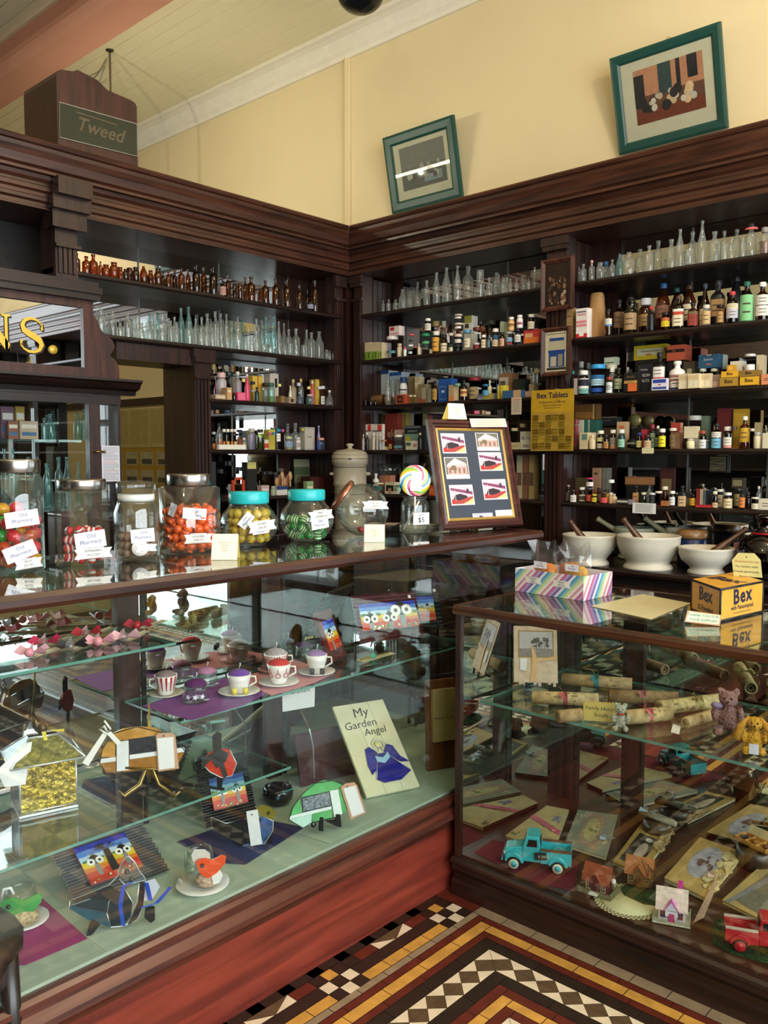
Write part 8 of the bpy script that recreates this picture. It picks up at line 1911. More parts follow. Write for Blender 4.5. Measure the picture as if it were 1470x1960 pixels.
MB().box(.0*L,.17*L,-L*.38*.55,-L*.38*.53,.19*L,.30*L).build('sale_plate',pm('#23262a',rough=.6),k,rot=(0,-.12,0)); MB().text('4 SALE',L*.055,frame_on((.095*L,-L*.38*.555,.255*L),(0,-1,0)) @ Matrix.Rotation(.12,4,'Z')).build('lettering',pm('#d2d2c8',var=0),k)
p0 = px_z(1408,1812,RD+.006); k = truck(.185,'#b8202c','#c9b8a8','#b8202c'); k.location = (p0.x+.055,p0.y+.03,RD+.0085); k.rotation_euler = (0,0,math.pi+.42); tag(k,'red toy pickup truck on a patch of green moss','toy truck')
MOSS = pm('#27401c',rough=.95,var=.5,scale=120)
def moss(label,c,pts,z,n=340,h=.012):
 b = MB(); b.prism([(p.x-c.x,p.y-c.y) for p in pts],0,.003,'z'); xs = [p.x-c.x for p in pts]; ys = [p.y-c.y for p in pts]; m_ = 0; rg = random.Random(n)
 def inside(x,y):
  r = False; j = len(xs)-1
  for i in range(len(xs)):
   if (ys[i] > y) != (ys[j] > y) and x < (xs[j]-xs[i])*(y-ys[i])/(ys[j]-ys[i])+xs[i]: r = not r
   j = i
  return r
 while m_ < n:
  x,y = rg.uniform(min(xs),max(xs)),rg.uniform(min(ys),max(ys))
  if inside(x,y): a = rg.uniform(0,6.28); b.add([(x-.0012*math.cos(a),y-.0012*math.sin(a),.002),(x+.0012*math.cos(a),y+.0012*math.sin(a),.002),(x+rg.uniform(-.006,.006),y+rg.uniform(-.006,.006),.003+h*rg.uniform(.4,1))],[(0,1,2)]); m_ += 1
 o = tag(b.build('moss_patch',MOSS,loc=(c.x,c.y,z)),label,'moss'); o['kind'] = 'stuff'; return o
pts = [px_z(u,v,RD) for u,v in ((1362,1782),(1372,1762),(1410,1758),(1500,1786),(1540,1830),(1470,1846),(1400,1826),(1366,1808))]; moss('green moss patch under the red toy truck',sum(pts,Vector())/8,pts,RD+.0006,900,.010)
# paper houses
def house(u,v,ang,w,d,h,rh,cw,croof,label,fence=None,base=None,z=RD+.002,gable=True,chim=None,door='#4a1a1e',win='#cbbf9a'):
 p = px_z(u,v,z); k = thing('paper_house',label,'toy house',(p.x,p.y,z),ang); z0 = 0
 if base: MB().box(-w*.72,w*.72,-d*.30,d*1.25,0,.005).build('base',pm(base,rough=.8,var=.25,scale=90),k); z0 = .005
 MB().prism([(0,z0),(d,z0),(d,h),(d/2,h+rh),(0,h)],-w/2,w/2,'x').build('walls',pm(cw,rough=.75,var=.12,scale=60),k)
 o = .12*w
 b = MB()
 for s_ in (0,1):
  y0,y1 = ((-.14*d,d/2),(1.14*d,d/2))[s_]; zz = h-.14*d*rh/(d/2); b.add([(-w/2-o,y0,zz),(w/2+o,y0,zz),(w/2+o,y1,h+rh),(-w/2-o,y1,h+rh),(-w/2-o,y0,zz+.003),(w/2+o,y0,zz+.003),(w/2+o,y1,h+rh+.003),(-w/2-o,y1,h+rh+.003)],[(0,3,2,1),(4,5,6,7),(0,1,5,4),(1,2,6,5),(3,0,4,7)])
 b.build('roof',pm(croof,rough=.8,var=.16,scale=80,bump=.3),k)
 if gable:
  gw = w*.24; MB().prism([(-gw,h*.45),(gw,h*.45),(gw,h*.82),(0,h*.82+gw*1.5),(-gw,h*.82)],-d*.14,d*.3,'y').build('porch',pm(cw,rough=.75,var=.12,scale=60),k)
  b = MB(); pk = h*.82+gw*1.62
  for s_ in (-1,1): b.add([(s_*gw*1.35,-d*.22,h*.72),(s_*gw*1.35,d*.4,h*.72),(0,d*.4,pk),(0,-d*.22,pk),(s_*gw*1.35,-d*.22,h*.76),(0,-d*.22,pk+.003)],[(0,1,2,3),(0,3,5,4)])
  b.build('porch_roof',pm('#e05fd0' if chim else croof,rough=.7,var=.1),k)
 MB().box(-w*.11,w*.11,-d*.145 if gable else -.001,.001,z0,h*.62).build('door',pm(door,rough=.6),k)
 for s_ in (-1,1):
  b = MB(); x = s_*w*.33; b.box(x-w*.085,x+w*.085,-.0012,.001,h*.30,h*.72,0)
  b.box(x-w*.10,x+w*.10,-.002,-.001,h*.27,h*.31,1); b.box(x-.0008,x+.0008,-.002,-.001,h*.3,h*.72,1); b.box(x-w*.085,x+w*.085,-.002,-.001,h*.50,h*.53,1)
  for e in (-1,1): b.box(x+e*w*.095-.001,x+e*w*.095+.001,-.002,-.001,h*.28,h*.74,1)
  b.build('window',[pm('#2a2420',rough=.4),pm(win,rough=.6)],k)
 MB().box(w/2,w/2+.0012,d*.35,d*.65,h*.4,h*.8).build('side_window',pm(door,rough=.6),k)
 if chim: MB().box(w*.22,w*.40,d*.52,d*.72,h+rh*.4,h+rh*1.55).build('chimney',pm(chim,rough=.6),k)
 if fence:
  b = MB(); x0,x1,y0,y1 = -w*.70,w*.70,-d*.28,d*1.2
  for i in range(19):
   f = i/18
   for (ax,ay) in ((x0+(x1-x0)*f,y0),(x1,y0+(y1-y0)*f)):
    if abs(ax) > w*.14 or ay > y0+.001: b.box(ax-.0014,ax+.0014,ay-.0006,ay+.0006,.005,.005+h*.26)
  b.box(x0,-w*.14,y0-.0004,y0+.0004,.005+h*.1,.005+h*.15); b.box(w*.14,x1,y0-.0004,y0+.0004,.005+h*.1,.005+h*.15); b.box(x1-.0004,x1+.0004,y0,y1,.005+h*.1,.005+h*.15); b.build('picket_fence',pm(fence,rough=.7,var=.1),k)
 return k
h1 = house(1140,1712,.10,.070,.042,.046,.036,'#5f2420','#93492c','red paper house with rust roof and picket fence, beside the turquoise truck',fence='#8d8464',base='#6f6a4a',win='#c9bd90')
MB().box(-.014,.012,-.022,-.002,.0052,.010).build('path',pm('#d8d4c8',rough=.7),h1)
for x in (-.042,.050): MB().ball((x,.012,.050),(.008,.006,.009),8).build('blossom',pm('#e2dcd0',rough=.8),h1)
h2 = house(1222,1696,.28,.068,.046,.044,.036,'#7a5a34','#a8683c','brown paper house with tan roof and bare vine, on green moss',z=RD+.010,door='#6a4826',win='#a8a07c')
b = MB(); rg = random.Random(4)
for i in range(10): x = .036+rg.uniform(-.004,.02); b.tube([(x,rg.uniform(-.01,.03),0),(x+rg.uniform(-.02,.02),rg.uniform(-.02,.02),.03),(x+rg.uniform(-.03,.03),rg.uniform(-.03,.0),.05+rg.random()*.045)],.0012,5)
b.build('vine',pm('#3a3428',rough=.9),h2)
pts = [px_z(u,v,RD) for u,v in ((1188,1702),(1204,1690),(1262,1702),(1268,1716),(1262,1736),(1232,1732),(1194,1714))]; moss('dark green moss patch under the brown paper house',sum(pts,Vector())/7,pts,RD+.0014,420,.006)
h3 = house(1285,1766,.38,.070,.052,.046,.040,'#d9d9e6','#d8c2b8','white paper house with pink porch and chimney, glitter picket fence',fence='#b0ac98',base='#c9c6a8',chim='#d8389a',door='#b83a78',win='#8a4a6a')
# stand, box and small things at the back of the low counter
def round_stand(u,v,label,wpx=52):
 p = px_z(u,v,RD); s = mpp(p); p.y = min(p.y,RB-.075); k = tag(MB().lathe([(0,0),(wpx/2*s,0),(wpx/2*s*1.02,.03),(wpx/2*s,.048),(0,.05)],24).build('log_stand',wood('#2c1c10','#5a4224',axis='Z'),loc=(p.x,p.y,RD+.0004)),label,'stand'); return p
p = round_stand(1262,1594,'round dark wooden block carrying a folded lace bundle'); k = thing('lace_bundle','pale folded lace bundle with blue-grey bow on the wooden block','bundle',(p.x,p.y,RD+.051),-.2)
b = MB(); b.lathe([(0,-.07),(.018,-.068),(.022,0),(.016,.062),(.010,.075),(0,.076)],12,M=Matrix.Rotation(R90,4,'Y'),sq=0,ax=1,ay=.9)
for i,vv in enumerate(b.v): b.v[i] = (vv[0],vv[1]+.004*math.sin(i*1.7),max(0,vv[2]*.55+.011+.002*math.cos(i*2.3)))
b.build('folded_lace',pm('#a39a80',rough=.85,var=.25,scale=60,bump=.5),k); bow(k,(-.03,-.01,.022),.028,'#8fa0a8')
bb = px_z(1400,1590,RD+.06); by2 = min(bb.y,RB-.075); bp = px_y(1440,1600,by2); k = thing('specimen_box','shallow pale wooden box of small specimens with its lid open','box',(bp.x+.01,by2,RD+.068),-.35)
b = MB(); b.box(-.06,.06,-.03,.03,0,.004); [b.box(x0,x1,y0,y1,0,.014) for x0,x1,y0,y1 in ((-.06,.06,-.03,-.027),(-.06,.06,.027,.03),(-.06,-.057,-.03,.03),(.057,.06,-.03,.03),(-.021,-.019,-.03,.03),(.019,.021,-.03,.03))]; b.build('tray',pm('#b8843c',rough=.6,var=.1),k)
MB().box(-.06,.06,.03,.034,.006,.055).build('lid',pm('#c9b48a',rough=.6),k,rot=(-.5,0,0))
for i,(x,c2) in enumerate(((-.04,'#2a211c'),(0,'#8a5a2c'),(.04,'#6a3f24'))): MB().ball((x,0,.010),(.014,.012,.007),8).build('specimen',pm(c2,rough=.6),k)
tag(MB().lathe([(0,0),(.055,0),(.058,.055),(.05,.06),(0,.061)],24).build('log_stand',wood('#1f150d','#46351f',axis='Z'),loc=(bp.x+.01,by2,RD+.0004)),'dark round block under the specimen box','stand')
# --- shelf of scrolls
def scroll(a,b_,r,col,label,rib=None,z=SR,lift=0,bands=3):
 p0,p1 = px_z(*a,z+r),px_z(*b_,z+r)
 for p in (p0,p1): p.y = min(p.y,RB-.055); p.z = z+r*1.05+lift
 d = (p1-p0); Ln = d.length; M = Matrix.Translation(p0) @ d.to_track_quat('Z','Y').to_matrix().to_4x4(); k = thing('paper_scroll',label,'scroll',(0,0,0),group='rolled parchment scrolls on the glass shelf'); k.matrix_world = M
 bd = MB(); bd.lathe([(r*.62,0),(r,0),(r*1.01,Ln*.5),(r,Ln),(r*.62,Ln),(r*.60,Ln*.5),(r*.62,0)],20,0); bd.lathe([(r*.30,.002),(r*.45,.002),(r*.45,Ln-.002),(r*.30,Ln-.002),(r*.30,.002)],16,0); bd.build('rolled_paper',pm(col,rough=.8,var=.28,scale=45),k)
 pr = MB(); rg = random.Random(int(Ln*1000))
 for i in range(22):
  a0 = rg.uniform(0,6.28); z0 = rg.uniform(.06,.8)*Ln; w = rg.uniform(.02,.10)*Ln; vs = []
  for j in range(4): aa = a0+.10*j; vs += [(r*1.016*math.cos(aa),r*1.016*math.sin(aa),z0),(r*1.016*math.cos(aa),r*1.016*math.sin(aa),z0+w)]
  pr.add(vs,[(2*j,2*j+2,2*j+3,2*j+1) for j in range(3)])
 pr.build('print',pm('#8a7650',rough=.8,var=.2),k)
 if rib:
  MB().lathe([(r*1.012,Ln*.47),(r*1.02,Ln*.48),(r*1.02,Ln*.53),(r*1.012,Ln*.54)],20).build('ribbon',pm(rib,rough=.5,var=.15),k); 
  b3 = MB(); up = M.inverted().to_3x3() @ Vector((0,-.3,1)); up.normalize(); sd = up.cross(Vector((0,0,1))).normalized(); c0 = up*r*1.06+Vector((0,0,Ln*.5))
  for sx,sz in ((1,.6),(-1,.6),(1.3,-.9),(-1.2,-1.0)): b3.add([c0,c0+sd*sx*.018+up*.010+Vector((0,0,sz*.018)),c0+sd*sx*.030-up*.008+Vector((0,0,sz*.008))],[(0,1,2)])
  b3.build('bow',pm(rib,rough=.5,var=.15),k)
 return k
scroll((1018,1335),(1145,1340),.021,'#c2a978','cream scroll tied with a rose cord beside the bark card','#b05a5c')
scroll((1075,1300),(1210,1310),.021,'#b09468','tan scroll tied with teal ribbon behind the lettered card','#3f8080')
scroll((1165,1332),(1298,1338),.022,'#9a7a52','brown patterned scroll with a dusty pink band','#a86a64')
scroll((1196,1374),(1282,1366),.022,'#b8a070','scroll with coral binding and pale bow just inside the shelf edge','#c2606a')
scroll((1262,1356),(1402,1338),.023,'#c9b47c','thick cream scroll with a straw bow beside the mauve bear','#a89a5c')
scroll((1312,1384),(1385,1362),.017,'#bfa676','slim cream scroll lying before the straw-bowed scroll',None)
scroll((1068,1372),(1112,1368),.019,'#a88a60','short scroll stub before the lettered card',None)
pl_ = stand(1152,1384,SR,-1.15); t = at_plate('lettered_card','yellow deckle-edged card lettered Family History Scrolls','sign',pl_); q = [(x,max(y,.0035)) for x,y in pl_.P([(1116,1379),(1184,1383),(1186,1346),(1118,1342)])]
b = MB(); b.prism(q,0,.001,'z')
for i in range(12):
 f = i/11
 for a_,b2 in ((q[3],q[2]),(q[0],q[3])): x,y = a_[0]+(b2[0]-a_[0])*f,a_[1]+(b2[1]-a_[1])*f; b.prism([(x-.0016,y-.0025),(x+.0016,y-.0025),(x+.0016,y+.0025),(x-.0016,y+.0025)],0,.001,'z')
b.build('card',pm('#cdb560',rough=.7,var=.06),t); cx = sum(x for x,y in q)/4; cy2 = sum(y for x,y in q)/4; H_c = abs(q[3][1]-q[0][1])
for i,tx in enumerate(('Family History','Scrolls')): MB().text(tx,H_c*.27,Matrix.Translation((cx,cy2+H_c*(.16-.34*i),.0015)),shear=.1).build('lettering',INK,t)
def bark_card(bl,br,tl,z,label):
 pl,W,H = lean(bl,br,tl,z); k = at_plate('bark_card',label,'card',pl,'bark photograph cards'); b = MB(); b.box(0,W,0,H,-.004,0); [b.box(W*i/9,W*(i+.6)/9,-.006*(i % 3),.001,-.004,0) for i in range(9)]; b.build('bark_sheet',pm('#bfa890',rough=.85,var=.14,scale=40,bump=.3),k)
 MB().box(W*.10,W*.92,H*.44,H*.92,0,.0006).build('photo_border',pm('#8f7440',rough=.6),k)
 b = MB(); b.box(W*.13,W*.89,H*.46,H*.90,.0006,.0010,0); b.box(W*.13,W*.89,H*.46,H*.60,.001,.0013,1); rg = random.Random(2)
 for i in range(24): x,y = W*rg.uniform(.42,.80),H*rg.uniform(.64,.78); b.poly([(x+W*.05*math.cos(a)*rg.uniform(.4,1.2),y+H*.022*math.sin(a),.0014+.00004*i) for a in (0,1.2,2.4,3.6,4.8)],2)
 for i in range(6): b.box(W*(.46+.06*i),W*(.47+.06*i),H*.58,H*.70,.0012,.0016,2)
 b.build('photograph',[pm('#aaa4a4',rough=.5),pm('#7a716c',rough=.5,var=.3,scale=90),pm('#48443f',rough=.5,var=.2)],k)
 b = MB(); b.poly([(W*.36,H*.02,.002),(W*.50,H*.02,.002),(W*.54,H*.40,.003),(W*.44,H*.66,.004),(W*.40,H*.60,.004),(W*.42,H*.36,.003)]); b.poly([(W*.50,H*.40,.003),(W,H*.48,.002),(W,H*.42,.002),(W*.52,H*.36,.003)]); b.build('ribbon',pm('#c49a66',rough=.5,var=.1),k)
 MB().poly([(W*.14,H*.22,.003),(W*.28,H*.20,.003),(W*.30,H*.42,.003),(W*.14,H*.42,.003)]).build('price_tag',pm('#cfcaca',rough=.6),k); b = MB()
 for x in (W*.28,W*.66): b.tube([(x,.0,.006),(x,-.018,.004)],.004,6); b.tube([(x,.0,-.006),(x,-.004,-.04)],.004,6)
 b.build('easel',BLACK,k)
bark_card((984,1308),(1068,1310),(983,1200),SR+.036,'bark card with a tree photograph and peach ribbon, facing out beside the scrolls')
# little bears
def bear(u,v,sc,col,label,pose=0,ears=1.0,nose='#15100f'):
 p = px_z(u,v,SR); s = sc; p.y = min(max(p.y,SRF+.03),RB-.05); k = thing('teddy_bear',label,'toy bear',(p.x,p.y,SR+.001),toward(p)+R90); b = MB()
 for c3,r3 in (((0,0,.36),(.24,.20,.30)),((0,-.03,.80),(.21,.20,.19)),((0,-.19,.76),(.10,.10,.08)),((-.17,.0,.97),(.085*ears,.05,.085*ears)),((.17,.0,.97),(.085*ears,.05,.085*ears)),((-.27,-.10,.46),(.085,.11,.19)),((.27,-.10,.46),(.085,.11,.19)),((-.20,-.24,.10),(.11,.22,.10)),((.20,-.24,.10),(.11,.22,.10))): b.ball(tuple(x*s for x in c3),tuple(x*s for x in r3),14)
 o = b.build('plush_body',pm(col,rough=.95,var=.25,scale=140,bump=1.0),k); r_ = o.modifiers.new('fuse','REMESH'); r_.mode = 'VOXEL'; r_.voxel_size = s*.035; o.modifiers.new('smooth','SMOOTH').iterations = 3
 tx = bpy.data.textures.new('fuzz','CLOUDS'); tx.noise_scale = s*.06; dm = o.modifiers.new('fuzz','DISPLACE'); dm.texture = tx; dm.strength = s*.05; dm.mid_level = .5
 for x in (-.075,.075): MB().ball((x*s,-.215*s,.85*s),.028*s,8).build('eye',BLACK,k)
 MB().ball((0,-.285*s,.79*s),(.035*s,.03*s,.025*s),8).build('nose',pm(nose,rough=.4),k); return k
k = bear(1153,1414,.075,'#a8a796','small grey teddy bear with a red neck bow, sitting at the shelf edge',ears=1.3); MB().ball((0,-.012,.050),(.012,.007,.005),8).build('neck_bow',pm('#a83a2c',rough=.6),k)
k = bear(1392,1404,.128,'#8f6c68','shaggy mauve teddy bear with a lilac bow'); MB().ball((-.03,-.02,.085),(.018,.012,.010),8).build('neck_bow',pm('#8a7aa0',rough=.6),k)
k = bear(1443,1440,.100,'#c4912a','golden long-eared plush with a price tag',ears=.4)
for x in (-1,1): MB().tube([(x*.014,-.002,.094),(x*.034,-.006,.070),(x*.046,-.012,.034)],[.006,.011,.012],8).build('long_ear',pm('#b8842a',rough=.95,var=.25,scale=140),k)
MB().box(-.012,.012,-.045,-.044,.008,.036).build('price_tag',pm('#cfcbd4',rough=.6),k)
o = flat('price_tag','small white price tag by the pale bow on the scroll','tag',[(1284,1402),(1300,1406),(1303,1390),(1288,1386)],SR,WHITE,.0008)
# ================================================================ on top of the low counter
a0,a1,a2 = px_z(986,1131,RZ),px_z(1116,1151,RZ),px_z(1171,1139,RZ); u1 = (a1-a0); u2 = (a2-a1); H_b = .082
k = thing('sweet_box','open cardboard box with rainbow stripes holding bags of sweets','box',(a0.x,a0.y,RZ+.0004)); A,B,C_ = Vector((0,0,0)),u1,u1+u2; D_ = u2; b = MB()
cols = ['#e9e4ea','#c86a94','#b9a0c8','#7a6aa8','#e9e4ea','#5a9ac0','#8ac0c0','#d0d88a','#e9e4ea','#d89a9a']
def striped_wall(p,q,n,lean_):
 d = (q-p); Ln = d.length; nn = d.cross(Vector((0,0,1))).normalized()*.0006; w = Ln/n
 for i in range(-6,n+6):
  xs = [i*w,(i+1)*w]; poly = [(xs[0],0),(xs[1],0),(xs[1]+lean_*H_b,H_b),(xs[0]+lean_*H_b,H_b)]; out2 = []
  for edge in (0,1):                                            # clip to the wall
   src = poly; out2 = []
   for j in range(len(src)):
    A_,B_ = src[j],src[(j+1) % len(src)]; f = (lambda t: t[0] >= -1e-9) if edge == 0 else (lambda t: t[0] <= Ln+1e-9); X = 0 if edge == 0 else Ln
    if f(A_): out2.append(A_)
    if f(A_) != f(B_): tt = (X-A_[0])/(B_[0]-A_[0]); out2.append((X,A_[1]+(B_[1]-A_[1])*tt))
   poly = out2
   if len(poly) < 3: break
  if len(poly) >= 3: b.poly([tuple(p+d*(x/Ln)+Vector((0,0,z))+nn) for x,z in poly],i % len(cols))
striped_wall(A,B,24,1.0); striped_wall(B,C_,14,.6)
for p,q in ((A,B),(B,C_),(C_,D_),(D_,A)): b.add([tuple(p),tuple(q),tuple(q+Vector((0,0,H_b))),tuple(p+Vector((0,0,H_b)))],[(0,1,2,3)],0)
b.add([tuple(x) for x in (A,B,C_,D_)],[(0,1,2,3)],0); b.build('striped_carton',[pm(c,rough=.55,var=.04) for c in cols],k)
nn = u1.cross(Vector((0,0,1))).normalized(); MT = frame_on((0,0,0),nn)
for f,ln in ((.28,['PUMPKIN','SEEDS']),(.70,['PEANUT','BRITTLE'])): ribbon_tag(k,Matrix.Translation(A+u1*f+Vector((0,0,H_b*.58))+nn*.0015) @ MT,.075,.024,ln)
SW = [pm('#c9762a',rough=.3,var=.35,scale=60),pm('#c99a4a',rough=.3,var=.35,scale=70)]
for i,(f,g_,lab) in enumerate(((.30,.35,'clear bag of orange sweets in the striped box'),(.72,.45,'clear bag of nut brittle in the striped box'),(.5,.75,'clear bag of sweets at the back of the striped box'))):
 c = A+u1*f+u2*g_; kk = thing('sweet_bag',lab,'bag',(a0.x+c.x,a0.y+c.y,RZ+.004),math.atan2(u1.y,u1.x),'bags of sweets in the striped box'); MB().lathe([(0,0),(.9,0),(1,.012),(.95,.085),(.6,.098),(0,.1)],14,ax=.046,ay=.020,sq=3).build('contents',SW[i % 2],kk)
 b = MB(); rg = random.Random(i+3); n = 12
 for r_ in range(4):
  for j in range(n): a = 2*math.pi*j/n; R_ = (1.06,1.1,.95,1.15)[r_]; b.v.append((.048*R_*math.cos(a)+rg.uniform(-.006,.006)*r_,.024*R_*math.sin(a)+rg.uniform(-.005,.005)*r_,(.0,.095,.13,.165)[r_]+rg.uniform(-.008,.008)*r_))
 for r_ in range(3):
  for j in range(n): b.f.append([r_*n+j,r_*n+(j+1) % n,(r_+1)*n+(j+1) % n,(r_+1)*n+j]); b.m.append(0); b.s.append(False)
 b.build('cellophane',CELLO,kk)
 if i < 2: pharmacy_label(kk,frame_on((0,-.0285,.094),(0,-1,0)),.056,.024)
flat('paper_sheet','typed cream sheet in a clear sleeve lying on the low counter','paper',[(1131,1161),(1245,1186),(1322,1156),(1230,1138)],RZ,pm('#cfc69a',rough=.4,var=.06),.0015)
# the yellow tin
c0,c1,c2 = px_z(1323,1168,RZ),px_z(1378,1191,RZ),px_z(1459,1172,RZ); f1 = c1-c0; f2 = c2-c1; Ht = zat(c1,1378,1127)-RZ
k = thing('tablet_tin','large yellow tin lettered Bex, standing beside the thank-you sign','tin',(c0.x,c0.y,RZ+.0005)); A = Vector((0,0,0)); Y1_,Y2_ = pm('#b98c22',rough=.35,var=.14,scale=30),pm('#dba23a',rough=.35,var=.12,scale=30)
b = MB(); pts = [A,f1,f1+f2,f2]; b.prism([(p.x,p.y) for p in pts],0,Ht,'z'); b.build('tin_body',Y2_,k)
b = MB()
for p,q in zip(pts,pts[1:]+pts[:1]):
 for z in (.003,Ht-.003): b.tube([p+Vector((0,0,z)),q+Vector((0,0,z))],.0035,6)
 b.tube([p+Vector((0,0,.002)),p+Vector((0,0,Ht-.002))],.003,6)
b.build('dark_edging',pm('#23252e',rough=.4,metal=.4),k)
n1 = f1.cross(Vector((0,0,1))).normalized(); n2 = f2.cross(Vector((0,0,1))).normalized(); NAVY = pm('#1c1c38',rough=.45,var=.1)
def letter(tx,base,d,nrm,u,v,size,mt=NAVY,bold=.03,sp=1.0,rot=0): MB().text(tx,size,frame_on(base+d*u+Vector((0,0,Ht*v)),nrm,off=.0008) @ Matrix.Rotation(rot,4,'Z'),bold=bold,space=sp).build('lettering',mt,k)
letter('Bex',A,f1,n1,.50,.64,Ht*.58); letter('12 Powders',A,f1,n1,.50,.22,Ht*.22,bold=.02); letter('Bex',f1,f2,n2,.50,.66,Ht*.64,sp=1.15,rot=.05); letter('with Paracetamol',f1,f2,n2,.50,.33,Ht*.19,bold=.012); letter('BEX PHARMACEUTICAL PRODUCTS',f1,f2,n2,.5,.17,Ht*.062,bold=0)
MB().text('Bex',f2.length*.34,Matrix.Translation(f1*.5+f2*.5+Vector((0,0,Ht+.0008))) @ Matrix.Rotation(math.atan2(f1.y,f1.x)+.35,4,'Z'),bold=.03).build('lettering',NAVY,k)
pl = stand(1345,1197,RZ,-1.12,.55); t = at_plate('thank_you_sign','small tilted sign lettered THANK YOU FOR YOUR SUPPORT','sign',pl); q = pl.P([(1310,1191),(1378,1199),(1381,1178),(1316,1169)]); z_ = min(y for x,y in q); q = [(x,y-z_+.001) for x,y in q]
MB().prism(q,-.002,0,'z').build('sign_edge',pm('#c49a78',rough=.5),t); cx = sum(x for x,y in q)/4; cy2 = sum(y for x,y in q)/4; MB().prism([(cx+(x-cx)*.92,cy2+(y-cy2)*.82) for x,y in q],0,.0006,'z').build('sign_face',pm('#cfdcc0',rough=.4),t); Hs = abs(q[3][1]-q[0][1])
for i,tx in enumerate(('THANK YOU FOR','YOUR SUPPORT')): MB().text(tx,Hs*.30,Matrix.Translation((cx,cy2+Hs*(.19-.38*i),.0012)) @ Matrix.Rotation(-.05,4,'Z')).build('lettering',pm('#5d7a6a',var=0),t)
pl = Plate(frame_on(Vector((c0.x,c0.y,RZ))+f1*.5+f2*.93+Vector((0,0,Ht)),(n1*.62+n2*.55))); t = at_plate('directions_tag','pale yellow card lettered Directions for use, standing behind the yellow tin','sign',pl)
q = pl.P([(1404,1112),(1459,1116),(1456,1072),(1444,1059),(1413,1058),(1401,1072)]); piece(t,'card',pl,[(x,max(y,0.001)) for x,y in q],pm('#cfc682',rough=.6,var=.04),0,.0012,True); Wd = q[1][0]-q[0][0]; cx = sum(x for x,y in q)/6
for i,(tx,cc) in enumerate((('Directions for use','#b8582c'),('For instant relief','#3a4438'),('Donate generously.','#3a4438'),('Thank you.','#3a4438'))): y = pl.L(1430,1075+i*9.6)[1]; MB().text(tx,Wd*.115,Matrix.Translation((cx,y,.0016)),bold=.006).build('lettering',pm(cc,var=0),t)
MB().lathe([(0,.0013),(Wd*.025,.0013),(Wd*.025,.0018),(0,.0018)],10,c=(*pl.L(1429,1066),0)).build('eyelet',INK,t)
# ================================================================ bench, upper walls and the rest
BZ = .90
MORT = pm('#cfc8b6',rough=.4,var=.06,scale=8)
def mortar(u,vr,vb,wpx,label,pest=None,footpx=None,col=MORT,dy=0,base=None):
 p = px_z(u,base if base else vb,BZ) if not dy else px_y(u,vr,dy); p.z = BZ; s = mpp(p); R = wpx/2*s; H = zat(p,u,vr)-BZ; f = (footpx/2*s) if footpx else R*.76
 k = thing('mortar',label,'mortar',(p.x,p.y,BZ+.0005),0,'stoneware mortars on the bench')
 MB().lathe([(0,0),(f,0),(f*1.0,H*.06),(f*.93,H*.13),(f*.84,H*.17),(f*.95,H*.28),(R*.88,H*.5),(R*.97,H*.75),(R*.98,H*.92),(R,H*.97),(R*.97,H),(R*.90,H*.985),(R*.84,H*.8),(R*.6,H*.42),(0,H*.3)],36).build('mortar_bowl',col,k)
 if pest:
  (u0,v0),cw = pest; tip = Vector((0,0,H*.36+.03)); d = _ray(u0,v0); q = CAM0+d*((fwd(p)-.0)/d.dot(CW)); e = Vector((q.x-p.x,q.y-p.y,q.z-BZ))
  L_ = (e-tip); o = thing('pestle','wooden pestle leaning in the '+label.split(',')[0],'pestle',(p.x,p.y,BZ)); MB().tube([tip,tip+L_*.3,tip+L_*.75,tip+L_*.92,tip+L_*.97,e],[.020,.019,.012,.013,.017,.011],12).build('pestle_handle',wood('#3d2210','#6a4020',axis='Z') if cw else pm('#7a7658',rough=.5,var=.1),o)
 return k
mortar(1240,1024,1088,120,'largest white mortar, facing the striped sweet box',((1192,992),1),92)
mortar(1351,1047,1097,104,'low white mortar beside the yellow tin',((1430,1012),1),68)
mortar(1128,1022,1080,104,'white mortar partly hidden by the striped sweet box',((1090,996),1),74)
mortar(1214,1009,0,80,'greenish mortar in the back row, behind the largest mortar',((1142,992),0),None,pm('#9aa08a',rough=.4,var=.06),dy=MY-.13)
mortar(1302,1011,0,56,'small white mortar in the back row, beside the blue jar',((1232,990),0),None,dy=MY-.075)
p = px_y(1325,1030,BY+.33); s = mpp(p); H = zat(p,1325,1030)-BZ; k = thing('storage_jar','dark blue stoneware jar with wooden lid','jar',(p.x,p.y,BZ+.0005)); R = 27*s
MB().lathe([(0,0),(R*.95,0),(R,.01),(R,H*.96),(R*.94,H)],28).build('jar_body',pm('#1a2a52',rough=.3),k); MB().lathe([(0,H),(R*1.02,H),(R*1.05,H+.01),(R*1.02,H+.034),(R*.9,H+.042),(0,H+.043)],28).build('lid',wood('#6a4a2a','#a57c4c',axis='X'),k)
p = px_z(1462,1105,BZ); s = mpp(p); R = 50*s; H = zat(p,1462,985)-BZ; k = thing('carboy','large dark ruby glass carboy at the picture edge','bottle',(p.x,p.y,BZ+.0005))
MB().lathe([(0,0),(R*.95,0),(R,.015),(R,H*.42),(R*.86,H*.58),(R*.45,H*.70),(R*.28,H*.76),(R*.27,H*.92),(R*.36,H*.93),(R*.36,H*.97),(R*.2,H)],28).build('carboy_body',glass((.10,.0,.004),(.02,0,0),haze=.02,hcol=(.1,0,0),key='ruby',ior=1.6),k); MB().lathe([(R*.47,H*.685),(R*.50,H*.70),(R*.47,H*.715)],24).build('red_ring',pm('#a01824',rough=.2),k)
p = px_y(1420,1068,BY+.28); tag(MB().box(-.05,.05,-.03,.03,0,.13).build('pink_packet',pm('#b08078',rough=.7,var=.1),loc=(p.x,p.y+.06,BZ+.0005)),'dusty pink packet behind the low mortar','packet')
